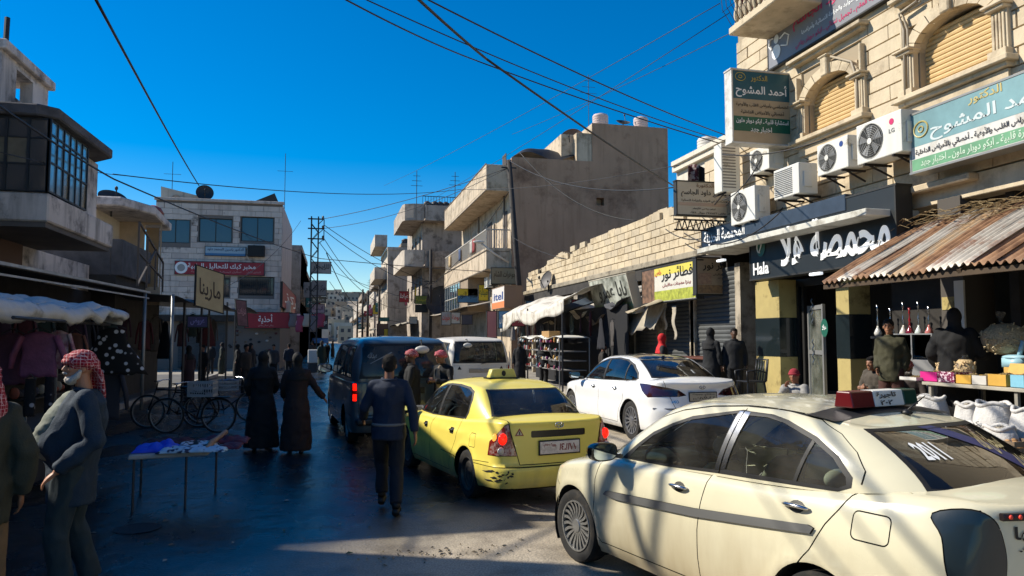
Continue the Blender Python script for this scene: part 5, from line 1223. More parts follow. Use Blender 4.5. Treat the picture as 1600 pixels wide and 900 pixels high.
t=MB().box(7.4,12,-10,16.5,-.01,PZ);t.box(7.4,12,16.5,22,-.01,.45);t.box(7.4,12.0,22,200,-.01,.25);pv=struct(t,'pavement',[PAVM])
k0=mesh_of(MB().box(-.145,.0,-.49,.49,0,.15),'kerb_stone',[KERBM])
for i in range(40):
 y=1+i*1.0;top=PZ if y < 16.5 else (.45 if y < 22 else .25)
 n=int(top/.15)
 piece(k0,'kerb_stone',pv,(7.395,y,top-.15+.003));
 if top > .3:piece(k0,'kerb_stone',pv,(7.30,y+.5,top-.34))
t=MB().box(-14,-5.6,-10,38.8,-.01,.14);lp=struct(t,'pavement',[mat('pavement_dark',(.12,.115,.11),.8,var=.3,vscale=2)])
k1=mesh_of(MB().box(0,.15,-.49,.49,0,.15),'kerb_stone',[KERBM])
for i in range(29):piece(k1,'kerb_stone',lp,(-5.6,10.5+i,.0))
# ---------------------------------------------------------------- wall, window and shop front helpers
def wallface(mb,o,u,W,H,holes=(),depth=.22,mi=0,v=None):
 """upright wall face from lower left o; u = direction to the right as seen from outside; holes (x0,z0,x1,z1)"""
 o,u=Vector(o),Vector(u).normalized();v=v or UP;n=u.cross(v)
 xs=sorted({0,W,*[h[0] for h in holes],*[h[2] for h in holes]});zs=sorted({0,H,*[h[1] for h in holes],*[h[3] for h in holes]})
 P=lambda x,z,d=0:o+u*x+v*z-n*d
 for i in range(len(xs)-1):
  for j in range(len(zs)-1):
   cx,cz=(xs[i]+xs[i+1])/2,(zs[j]+zs[j+1])/2
   if any(h[0] < cx < h[2] and h[1] < cz < h[3] for h in holes):continue
   mb.quad(P(xs[i],zs[j]),P(xs[i+1],zs[j]),P(xs[i+1],zs[j+1]),P(xs[i],zs[j+1]),mi)
 for x0,z0,x1,z1 in holes:
  mb.quad(P(x0,z0),P(x0,z0,depth),P(x0,z1,depth),P(x0,z1),mi);mb.quad(P(x1,z0),P(x1,z1),P(x1,z1,depth),P(x1,z0,depth),mi)
  mb.quad(P(x0,z0),P(x1,z0),P(x1,z0,depth),P(x0,z0,depth),mi);mb.quad(P(x0,z1),P(x0,z1,depth),P(x1,z1,depth),P(x1,z1),mi)
FRAMEA=mat('alu_frame','9a9a98',.4,.5);FRAMED=mat('dark_frame','1e1d1c',.5);FRAMEW=mat('white_frame','b8b4aa',.6)
PANE=mat('window_pane',(.02,.028,.035),.06,coat=.6);PANEB=mat('window_pane_blue',(.03,.06,.09),.05,coat=1)
def window(parent,o,u,x0,z0,x1,z1,depth=.15,fm=FRAMED,pm=PANE,nx=2,nz_=1,bars=0,v=None,name='window',fw=.05):
 o,u=Vector(o),Vector(u).normalized();v=v or UP;n=u.cross(v);rot=Matrix((u,v,n)).transposed()
 f=MB();P=lambda x,z,d:o+u*x+v*z-n*d;W,H=x1-x0,z1-z0
 for x in (x0+fw/2,x1-fw/2):f.cbox(P(x,(z0+z1)/2,depth),(fw,H,.07),rot)
 for z in (z0+fw/2,z1-fw/2):f.cbox(P((x0+x1)/2,z,depth),(W-2*fw,fw,.066),rot)
 for i in range(1,nx):f.cbox(P(x0+W*i/nx,(z0+z1)/2,depth),(fw*.9,H-2*fw,.06),rot)
 for i in range(1,nz_):f.cbox(P((x0+x1)/2,z0+H*i/nz_,depth),(W-2*fw,fw*.8,.056),rot)
 fo=build(f,name,[fm],parent,world=True)
 for i in range(nx):
  for j in range(nz_):
   q=MB();a,b_=x0+W*i/nx+.02,x0+W*(i+1)/nx-.02;c,d=z0+H*j/nz_+.02,z0+H*(j+1)/nz_-.02
   q.cbox(P((a+b_)/2,(c+d)/2,depth+.01),(b_-a,d-c,.012),rot);build(q,'pane',[pm],fo,world=True)
 if bars:
  g=MB()
  for i in range(1,int(W/.13)):g.cbox(P(x0+i*.13,(z0+z1)/2,.02),(.018,H,.018),rot)
  for z in (z0+.1,z1-.1):g.cbox(P((x0+x1)/2,z,.0),(W,.02,.02),rot)
  build(g,'grille',[fm],fo,world=True)['kind']='stuff'
 return fo
def shutter(parent,o,u,W,H,m,n_out=0,name='roller_shutter',pitch=.09,v=None):
 o,u=Vector(o),Vector(u).normalized();v=v or UP;n=u.cross(v);b=MB();k=int(H/pitch);pts=[]
 for i in range(k):
  z=i*pitch;pts += [(z,0),(z+pitch*.12,.018),(z+pitch*.55,.026),(z+pitch*.9,.012)]
 pts.append((k*pitch,0));vs=[]
 for z,d in pts:vs += [o+v*z+n*(d+n_out),o+u*W+v*z+n*(d+n_out)]
 b.add(vs,[(2*i,2*i+1,2*i+3,2*i+2) for i in range(len(pts)-1)]);return build(b,name,[m],parent,world=True,smooth=25)
def anchor(name,label,cat,p,group=None):return thing(name,label,cat,p,0,group)
STONE=mat('cut_stone',(.58,.475,.325),.85,var=.14,vscale=4,streak=.28,dirt='66553e',dscale=1.3,dlo=.52,dhi=.78,bump=.35,bscale=22)
STONE2=mat('cut_stone_b',(.52,.42,.285),.85,var=.14,vscale=5,streak=.25,dirt='5e4c34',dscale=.9,dlo=.5,dhi=.8,bump=.4,bscale=25)
JOINT=mat('mortar_joint',(.33,.265,.18),.9)
NX=Vector((-1,0,0));U_R=Vector((0,-1,0));U_F=Vector((1,0,0));U_L=Vector((0,1,0))   # reading directions: right facade, frontal faces, left facade
# ================================================================ near stone building on the right
FX=9.0
A=lambda u,v,X=FX:onX(u,v,X)
Y1,Y0=A(1152,100).y,-2.0                     # far end and near end of the upper facade
zb=4.30                                         # underside of the upper facade
SB=anchor('stone_building','tall cream cut stone building with arched shuttered windows on the right','building',(FX,8,0))
w1=(A(1264,200),A(1341,190));w2=(A(1437,150),A(1557,120))
z1s,z1t=A(1268,214).z,A(1318,106).z;z2s,z2t=A(1445,143).z,A(1530,-5).z
holes=[(Y1-w1[0].y,z1s-zb,Y1-w1[1].y,z1t-zb),(Y1-w2[0].y,z2s-zb,Y1-w2[1].y,z2t-zb)]
W_=Y1-Y0;Htop=13-zb
m=MB();o=Vector((FX+.03,Y1,zb));wallface(m,o,U_R,W_,Htop,holes,.32)
m.box(FX+.35,FX+9,Y0,Y1,zb,13);m.box(FX+.03,FX+.35,Y1-.01,Y1,zb,13);m.quad((FX+.03,Y1,zb),(FX+.35,Y1,zb),(FX+.35,Y1,13),(FX+.03,Y1,13));m.quad((FX+.03,Y0,zb),(FX+.03,Y1,zb),(FX+.35,Y1,zb),(FX+.35,Y0,zb))
build(m,'wall',[JOINT],SB,world=True)
# cut stone courses, each block its own piece
crs=.26;meshes={}
def block_mesh(w_,h_,d_=.045,key=None,m_=STONE):
 k=(round(w_,2),round(h_,2),m_.name,round(d_,3))
 if k not in meshes:
  a,b_=k[0]-.008,k[1]-.011;e=.008
  vs=[(0,0,0),(a,0,0),(a,0,b_),(0,0,b_),(e,-d_,e),(a-e,-d_,e),(a-e,-d_,b_-e),(e,-d_,b_-e)]
  q=MB().add(vs,[(4,5,6,7),(0,1,5,4),(1,2,6,5),(2,3,7,6),(3,0,4,7)]);meshes[k]=mesh_of(q,'stone_block',[m_])
 return meshes[k]
def lay_blocks(parent,o,u,W,H,holes,crs,wd,gap_fn=None,m_=STONE,m2=STONE2,name='stone_block',d_=.045,maxn=280,seed=1):
 """stones laid over a wall face; local x along u, outward local -y"""
 rr=random.Random(seed);o,u=Vector(o),Vector(u).normalized();rz=math.atan2(u.y,u.x);n=0;pl=parent.location
 rows=int(H/crs)
 for r in range(rows):
  z=r*crs;x=-(r % 2)*wd*.5
  while x < W-.02:
   w_=wd;a,b_=max(x,0),min(x+w_,W);segs=[(a,b_)]
   for h in holes:
    if z+crs*.6 > h[1] and z+crs*.4 < h[3]:
     ns=[]
     for s,e in segs:
      if e <= h[0] or s >= h[2]:ns.append((s,e))
      else:
       if s < h[0]-.08:ns.append((s,h[0]))
       if e > h[2]+.08:ns.append((h[2],e))
     segs=ns
   for s,e in segs:
    if e-s < .08:continue
    if gap_fn and gap_fn((s+e)/2,z+crs/2):continue
    if n >= maxn:return n
    me=block_mesh(round((e-s)/.05)*.05 if e-s < wd-.02 else wd,crs,d_,m_=m_ if rr.random() < .7 else m2)
    p=o+u*s+UP*z - pl;piece(me,name,parent,p,rz);n += 1
   x += w_
 return n
vis=Y1-5.6                                         # only the stretch that the photograph shows is laid stone by stone
nb=lay_blocks(SB,(FX+.03,Y1,zb),U_R,vis,4.6,[(h[0]-.16,h[1]-.3,h[2]+.16,h[3]+.18) for h in holes],crs,.95)
# arched heads, pilasters, sills, keystones, shutters
SHUT=mat('shutter_tan',(.62,.42,.19),.55,var=.12,vscale=2,streak=.2)
for k,h in enumerate(holes):
 x0,z0,x1,z1=h;W=x1-x0;cx=(x0+x1)/2;o=Vector((FX,Y1,zb));n=NX
 def P(x,z,d):return o+U_R*x+UP*z+n*d
 shutter(SB,P(x0,z0,-.16),U_R,W,z1-z0,SHUT,name='roller_shutter',pitch=.075)
 r0=W/2;rise=min(.42,(z1-z0)*.36);zs_=z1-rise
 for sgn in (-1,1):                             # spandrels fill the corners above the arch
  q=MB();pr=[]
  for i in range(11):
   a=i/10*PI/2;pr.append((cx+sgn*r0*math.cos(a),zs_+rise*math.sin(a)))
  pr.append((cx+sgn*r0*1.0,z1+.02));pr[-1]=(cx+sgn*(r0+.02),z1+.02);pr.insert(-1,(cx,z1+.02))
  f_=[P(x,z,.0) for x,z in pr];g_=[P(x,z,-.30) for x,z in pr];k_=len(pr)
  q.add(f_+g_,[tuple(range(k_)),tuple(range(2*k_-1,k_-1,-1))]+[(i,k_+i,k_+(i+1) % k_,(i+1) % k_) for i in range(k_)])
  build(q,'arch_spandrel',[STONE2],SB,world=True)
 nv=9
 for i in range(nv):                              # voussoirs
  a0,a1=PI*i/nv,PI*(i+1)/nv;q=MB();e=.012;t_=.19;f_=[];g_=[]
  for a,rr in ((a0+e,0),(a1-e,0),(a1-e,t_),(a0+e,t_)):
   x,z=cx-(r0+rr)*math.cos(a),zs_+(rise+rr)*math.sin(a);f_.append(P(x,z,.10));g_.append(P(x,z,-.02))
  q.add(f_+g_,[(0,1,2,3),(7,6,5,4)]+[(i_,4+i_,4+(i_+1) % 4,(i_+1) % 4) for i_ in range(4)]);build(q,'arch_stone',[STONE],SB,world=True)
 q=MB();q.cbox(P(cx,z1+.14,.11),(.13,.18,.36));q.cbox(P(cx,z1+.33,.12),(.16,.26,.05));build(q,'keystone',[STONE],SB,world=True,bevel=.02)
 for sgn,xe in ((-1,x0),(1,x1)):
  q=MB();xc=xe+sgn*.15;hh=zs_-z0
  q.cbox(P(xc,z0+hh/2,.03),(.10,.26,hh));
  for dx in (-.08,-.027,.027,.08):q.cbox(P(xc+dx,z0+hh/2,.09),(.03,.035,hh-.1))
  q.cbox(P(xc,z0+.05,.06),(.18,.30,.10));build(q,'pilaster',[STONE],SB,world=True,bevel=.005)
  q=MB();q.cbox(P(xc,zs_+.02,.07),(.20,.30,.05));q.cbox(P(xc,zs_+.065,.09),(.26,.36,.04));build(q,'capital',[STONE],SB,world=True,bevel=.01)
  q=MB();q.cbox(P(xe+sgn*.22,zs_+.35,.05),(.14,.05,.5));build(q,'moulding',[STONE],SB,world=True,bevel=.01)
 q=MB();q.cbox(P(cx,z1+.56,.10),(.26,W+.75,.07));q.cbox(P(cx,z1+.50,.06),(.18,W+.62,.06));build(q,'cornice',[STONE],SB,world=True,bevel=.01)
 q=MB();q.cbox(P(cx,z0-.06,.09),(.28,W+.75,.08));q.cbox(P(cx,z0-.13,.05),(.2,W+.6,.07));build(q,'sill',[STONE],SB,world=True,bevel=.01)
 q=MB();q.cbox(P(cx,z0-.26,.03),(.08,W+.5,.16));build(q,'sill_panel',[STONE2],SB,world=True)
# ledge between ground floor and upper facade, ceiling of the recess, ground floor piers and back wall
q=MB();q.box(FX-.02,FX+.4,Y0,Y1+1.6,3.95,4.28);build(q,'ledge',[STONE],SB,world=True,bevel=.01)
q=MB();q.box(FX-.22,FX-.02,8.6,Y1+1.6,4.16,4.27);build(q,'ledge_moulding',[STONE2],SB,world=True,bevel=.02)
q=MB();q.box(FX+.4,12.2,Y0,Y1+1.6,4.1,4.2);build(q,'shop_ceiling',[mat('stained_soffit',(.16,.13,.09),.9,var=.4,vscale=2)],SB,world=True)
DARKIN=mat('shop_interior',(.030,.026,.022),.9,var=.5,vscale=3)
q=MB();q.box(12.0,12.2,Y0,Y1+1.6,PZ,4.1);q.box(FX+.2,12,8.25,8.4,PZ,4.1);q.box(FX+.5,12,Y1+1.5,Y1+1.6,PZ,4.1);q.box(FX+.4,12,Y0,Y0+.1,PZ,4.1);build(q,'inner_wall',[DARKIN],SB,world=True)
q=MB();q.box(FX+.3,FX+.35,A(1590,300).y-6,A(1430,300).y,3.6,4.1);build(q,'lintel',[mat('lintel_brown','3a2c20',.9,var=.3)],SB,world=True)
# square piers, painted yellow with black panels
YP=mat('pier_yellow',(.42,.33,.12),.75,var=.15,vscale=3,dirt='5a4a24',dscale=2,dlo=.55);BP=mat('pier_black_tile',(.012,.018,.020),.12,coat=.5)
def pier(u0,u1,v_top,vb0,vb1,X,label,group='yellow and black shop piers'):
 a,b_=A(u0,500,X).y,A(u1,500,X).y;t=anchor('shop_pier',label,'pillar',(X+.2,(a+b_)/2,PZ),group)
 zt_,z0_,z1_=3.1,A(u0,vb0,X).z,A(u0,vb1,X).z
 build(MB().box(X,X+.45,b_,a,z0_,zt_),'upper_panel',[YP],t,world=True,bevel=.005)
 build(MB().box(X-.01,X+.46,b_-.01,a+.01,z1_,z0_),'tile_panel',[BP],t,world=True,bevel=.005)
 build(MB().box(X-.004,X+.454,b_-.004,a+.004,PZ,z1_),'lower_panel',[YP],t,world=True,bevel=.005)
 return t,a,b_,z1_
p1,a1,b1,zz1=pier(1181,1218,440,498,556,FX-.1,'yellow and black shop pier at the left end of the black shop sign')
p2,a2,b2,zz2=pier(1307,1327,440,492,560,FX-.1,'yellow and black shop pier with round green logo, between door and display')
# logo plaque on the second pier, palm shadow like wrought panel left out
q=MB();c=Vector((FX-.115,a2+.33,A(1300,512,FX-.1).z));q.add([c+Vector((0,.10*math.cos(a),.17*math.sin(a))) for a in [2*PI*j/28 for j in range(28)]],[tuple(range(28))])
SGN=anchor('logo_sticker','round green logo sticker on the glass left of the second yellow pier','sticker',tuple(c));build(q,'disc',[mat('logo_green','1e5a48',.4)],SGN,world=True,fixn=False)
q=MB();text_mb(q,'هلا',c+Vector((-.004,.06,-.04)),U_R,UP,.12,.10,bold=.02);build(q,'lettering',[WHT],SGN,world=True,fixn=False)
# glass shop door standing open, shop window
DG=glass('door_glass',.8,(.75,.95,.95),1.5,dust=.35)
dr=anchor('shop_door','pale glazed shop door standing open beside the first yellow pier','door',(FX+.05,A(1265,560).y,PZ))
ya,yb=A(1243,500,FX+.05).y,A(1292,500,FX+.05).y;zt_=A(1265,478,FX+.05).z
u_=Vector((-.35,-1,0)).normalized();L_=(ya-yb)*1.0;o_=Vector((FX+.35,ya,PZ+.02));rot=Matrix((u_,UP,u_.cross(UP))).transposed()
q=MB()
for x in (.04,L_-.04):q.cbox(o_+u_*x+UP*((zt_-PZ)/2),(.08,zt_-PZ,.05),rot)
for z in (.05,1.0,zt_-PZ-.05):q.cbox(o_+u_*L_/2+UP*z,(L_-.16,.08,.046),rot)
build(q,'door_frame',[FRAMEA],dr,world=True)
q=MB().cbox(o_+u_*L_/2+UP*((zt_-PZ)/2),(L_-.12,zt_-PZ-.12,.01),rot);build(q,'pane',[DG],dr,world=True)
q=MB();nrm=u_.cross(UP)
for zz in (.75,1.55):
 q.tube([o_+u_*.42+UP*(zz+.02*i)+nrm*(.05+.015*math.sin(i*.9)) for i in range(26)],.014,6);
build(q,'pull_handle',[mat('handle_grey','6a7074',.4,.6)],dr,world=True)['kind']='stuff'
q=MB();q.box(FX+.3,FX+.36,b2-.2,b1,PZ,PZ+.12);q.box(FX+.3,FX+.36,b2-.2,b1,2.95,3.1)
for y in (b1-.05,ya+.1,yb-.1,a2+.2):q.box(FX+.29,FX+.37,y-.03,y+.03,PZ,3.0)
sf=anchor('glazed_storefront','dark glazed shop front between the two yellow piers','storefront',(FX+.3,(b1+a2)/2,PZ));build(q,'frame',[FRAMED],sf,world=True)['kind']='stuff'
q=MB().box(FX+.33,FX+.34,yb-.1,a2+.2,PZ+.1,2.95);build(q,'pane',[glass('shop_glass',.35,(.6,.8,.8),1.0,dust=.03)],sf,world=True)
q=MB().box(FX+.33,FX+.34,ya+.1,b1,PZ+.1,2.95);build(q,'pane',[glass('shop_glass',.35)],sf,world=True)
# ---------------------------------------------------------------- signs on the near building
SG_GREY=mat('sign_grey',(.20,.20,.215),.5,var=.1,vscale=2);SG_W=mat('sign_white',(.62,.60,.55),.5,var=.1,vscale=3,dirt='8a7f6a',dscale=2)
MAG=mat('print_magenta',(.50,.012,.10),.5);CRM=mat('print_cream',(.66,.62,.50),.5);BLUE=mat('print_blue',(.015,.095,.125),.45,var=.2,vscale=2);BLUEF=mat('print_blue_faded',(.17,.32,.34),.5,var=.35,vscale=1.2)
GRN=mat('print_green',(.008,.10,.06),.45);GRNF=mat('print_green_faded',(.14,.34,.18),.5,var=.3,vscale=1.5);TAN=mat('print_tan',(.42,.32,.20),.55,var=.15,vscale=3);TANL=mat('print_tan_light',(.55,.50,.38),.55,var=.15)
GOLD=mat('print_gold',(.45,.34,.08),.5);ALU=mat('sign_edge_alu','8e8c86',.4,.4);DEDGE=mat('sign_edge_dark','20201e',.6)
# grey magenta sign of the upper storey
X_=FX-.12;pa,pb=A(1199,42,X_),A(1206,107,X_);pe=A(1384,0,X_)
g1=sign('wall_sign','grey sign with magenta and white Arabic letters and white jug emblem, highest on the facade',(X_,pa.y,pa.z),U_R,DN,pa.y-pe.y,pa.z-pb.z,.10,SG_GREY,DEDGE,
 [('الدكتورة',.52,.02,.72,.22,WHT),('تماضر داود الجاسم',.26,.20,.98,.52,MAG),('اختصاصية في التوليد والجراحة النسائية وأمراضها',.34,.56,.98,.72,WHT),('معالجة العقم ـ تجميل نسائي ـ ايكو دوبلر رباعي',.28,.77,.99,.93,MAG)])
q=MB();w_,h_=pa.y-pe.y,pa.z-pb.z
def J(x,z):return Vector((X_-.012,pa.y-x*w_,pa.z-z*h_))
for cx_,cz_,rx_,rz_ in ((.09,.70,.045,.16),(.095,.42,.025,.10),(.10,.24,.016,.07)):q.add([J(cx_+rx_*math.cos(a),cz_+rz_*math.sin(a)) for a in [2*PI*j/20 for j in range(20)]],[tuple(range(20))])
q.tube([J(.045,.6),J(.02,.5),J(.03,.35),J(.06,.36)],.018,5);q.tube([J(.14,.62),J(.20,.70),J(.22,.5),J(.18,.40),J(.13,.46)],.014,5)
build(q,'emblem',[WHT],g1,world=True,fixn=False)['kind']='stuff'
# projecting light box facing down the street
Yd=13.05;c0=onY(1143,107,Yd);c1=onY(1237,228,Yd);W_s=c1.x-c0.x;H_s=c0.z-c1.z
g2=sign('projecting_sign','projecting doctor sign with blue top, tan middle and green band, facing the camera',(c0.x,Yd,c0.z),U_F,DN,W_s,H_s,.26,TAN,SG_W,
 [('الدكتور',.32,.06,.60,.16,GOLD),('أحمد المشوح',.06,.18,.94,.38,WHT),('اختصاصي بأمراض القلب والأوعية',.06,.44,.95,.52,INKB),('أخصائي بالأمراض الداخلية',.14,.54,.88,.62,INKB),('استشارة قلبية ـ ايكو دوبلر ملون',.06,.66,.95,.74,WHT),('اختبار جهد',.30,.77,.66,.86,WHT)],
 [(0.02,.02,.98,.40,BLUE),(.02,.64,.98,.84,GRN)])
q=MB().tube([(c0.x+W_s*(.14+.085*math.cos(a)),Yd-.008,c0.z-H_s*(.10+.055*math.sin(a))) for a in [2*PI*j/24 for j in range(25)]],.008,5);q.tube([(c0.x+W_s*(.14+.03*math.cos(a)),Yd-.008,c0.z-H_s*(.10+.02*math.sin(a))) for a in [2*PI*j/12 for j in range(13)]],.008,5);build(q,'emblem',[GOLD],g2,world=True,fixn=False)
q=MB().bar((c1.x-.1,Yd+.1,c0.z-.2),(FX+.05,Yd+.1,c0.z-.2),.05);q.bar((c1.x-.1,Yd+.1,c1.z+.2),(FX+.05,Yd+.1,c1.z+.2),.05);build(q,'bracket',[DEDGE],g2,world=True)['kind']='stuff'
# large sloping sign along the facade, partly cut by the picture edge
X_=FX-.45;pa,pb=A(1421,181,X_),A(1430,270,X_);L_=2.45
ub=(A(1600,212,X_)-pb).normalized();ub=Vector((0,ub.y,ub.z)).normalized();print('sign3',pa,pb,ub)
g3=sign('facade_sign','long faded light blue, white and green doctor sign at the right picture edge',(X_,pa.y,pa.z),U_R,DN,L_,pa.z-pb.z,.28,SG_W,ALU,
 [('الدكتور',.44,.03,.66,.20,mat('print_gold_faded',(.45,.36,.12),.5)),('أحمد المشوح',.16,.20,.97,.56,mat('print_pale',(.5,.56,.55),.5)),('اختصاصي بأمراض القلب والأوعية ـ أخصائي بالأمراض الداخلية',.04,.60,.99,.76,INKB),('استشارة قلبية ـ ايكو دوبلر ملون ـ اختبار جهد',.08,.80,.90,.95,mat('print_pale_green',(.5,.62,.48),.5))],
 [(.01,.02,.99,.57,BLUEF),(.01,.78,.99,.97,GRNF)])
q=MB().tube([(X_-.008,pa.y-L_*(.09+.055*math.cos(a)),pa.z-(pa.z-pb.z)*(.30+.13*math.sin(a))) for a in [2*PI*j/24 for j in range(25)]],.012,5);q.tube([(X_-.008,pa.y-L_*(.09+.02*math.cos(a)),pa.z-(pa.z-pb.z)*(.30+.05*math.sin(a))) for a in [2*PI*j/12 for j in range(13)]],.01,5);build(q,'emblem',[mat('print_gold_faded',(.45,.36,.12),.5)],g3,world=True,fixn=False)
# cream doctor sign facing the camera
Ys=15.6;c0=onY(1057,282,Ys);c1=onY(1143,339,Ys);W_s=c1.x-c0.x;H_s=c0.z-c1.z
g4=sign('projecting_sign','cream projecting sign with black Arabic doctor name, above the iron lattice bracket',(c0.x,Ys,c0.z),U_F,DN,W_s,H_s,.14,mat('sign_cream_shade',(.50,.43,.33),.6,var=.12,vscale=3),DEDGE,
 [('الدكتورة',.36,.05,.68,.19,mat('print_brown','6a4a30',.6)),('تماضر داود الجاسم',.08,.23,.94,.47,INKB),('اختصاصية في التوليد والجراحة النسائية',.08,.52,.94,.62,INKB),('ايكو رباعي الأبعاد',.28,.76,.70,.84,INKB),('هاتف ٢٤٧٨٣١ جوال ٠٩٤٤',.24,.88,.90,.96,INKB)],[(.02,.62,.98,.72,mat('print_rose',(.42,.30,.22),.6))])
q=MB()
for z in (c1.z-.10,c1.z-.34):q.bar((c0.x-.05,Ys+.05,z),(FX+.1,Ys+.05,z),.035)
nn=9
for i in range(nn):
 xa,xb=c0.x+(FX-c0.x)*i/nn,c0.x+(FX-c0.x)*(i+1)/nn;q.bar((xa,Ys+.05,c1.z-.34),((xa+xb)/2,Ys+.05,c1.z-.10),.02);q.bar(((xa+xb)/2,Ys+.05,c1.z-.10),(xb,Ys+.05,c1.z-.34),.02)
build(q,'lattice_bracket',[mat('rusty_iron','2a211c',.8,var=.4)],g4,world=True)['kind']='stuff'
# roastery sign: black box with raised white letters
X_=FX-.5;pa,pb=A(1171,350,X_),A(1171,438,X_);pe=A(1402,400,X_)
BLK=mat('sign_black',(.006,.010,.012),.5,var=.3,vscale=2)
g5=sign('shop_sign','black roastery sign with raised white Arabic letters and green coffee cup emblem',(X_,pa.y,pa.z),U_R,DN,pa.y-pe.y,pa.z-pb.z,.30,BLK,DEDGE,
 [('محمصة هلا',.27,.20,.97,.86,mat('raised_white',(.75,.75,.73),.5,emit=.35)),('Hala',.035,.72,.17,.93,WHT,0)],depth=.02)
w_,h_=pa.y-pe.y,pa.z-pb.z
q=MB();q.add([J(0,0)]*0,[]);c=Vector((X_-.012,pa.y-.10*w_,pa.z-.45*h_))
q.add([c+Vector((0,-.16*math.cos(a),.20*math.sin(a))) for a in [2*PI*j/26 for j in range(26)]],[tuple(range(26))]);build(q,'emblem',[mat('emblem_green',(.01,.11,.07),.4)],g5,world=True,fixn=False)
q=MB().tube([c+Vector((-.01,-.10*math.cos(a)+.02,.12*math.sin(a))) for a in [R(40+i*12) for i in range(20)]],.014,6);q.tube([c+Vector((-.01,.04,-.10)),c+Vector((-.01,-.02,.0)),c+Vector((-.01,-.06,.12))],.012,6);build(q,'emblem_cup',[WHT],g5,world=True)['kind']='stuff'
# light slab awning and dark gutter over it
pa,pb=A(1092,392,FX-.9),A(1357,334,FX-.9);print('awn',pa,pb)
q=MB().box(FX-.95,FX+.05,pb.y,pa.y,pb.z-.02,pb.z+.09);solo(q,'awning_slab',[mat('awning_white',(.62,.60,.52),.6,var=.2,vscale=3,dirt='6a5f4a',dscale=2)],'thin pale slab canopy over the black roastery sign','canopy',bevel=.01)
pa,pb=A(1165,352,FX-.5),A(1322,318,FX-.5)
q=MB().box(FX-.52,FX-.05,pb.y,pa.y,(pa.z+pb.z)/2-.17,(pa.z+pb.z)/2+.12);solo(q,'blue_fascia',[mat('fascia_blue',(.03,.045,.07),.45,var=.3,vscale=4)],'dark blue grey fascia box above the pale slab canopy','fascia',bevel=.01)
# second smaller dark sign left of it
X_=FX-.5;pa,pb=A(1096,360,X_+.0),A(1096,392,X_);pe=A(1170,380,X_)
sign('shop_sign','small dark blue shop sign with white Arabic letters left of the roastery sign',(X_,pa.y,pa.z),U_R,DN,pa.y-pe.y-.03,pa.z-pb.z,.25,mat('sign_navy',(.012,.02,.035),.4),DEDGE,[('المحمصة الحديثة',.06,.15,.94,.85,WHT)])
# work lamps under the canopy
for u,v,lb in ((1127,407,'small white tube lamp under the canopy above the brown bakery sign'),(1275,428,'small white tube lamp on the underside of the roastery sign')):
 p=A(u,v,FX-.7);q=MB().cbox(p,(.08,.30,.05));solo(q,'lamp',[mat('lamp_glow',(.9,.95,1),.4,emit=.5)],lb,'lamp',bevel=.01)
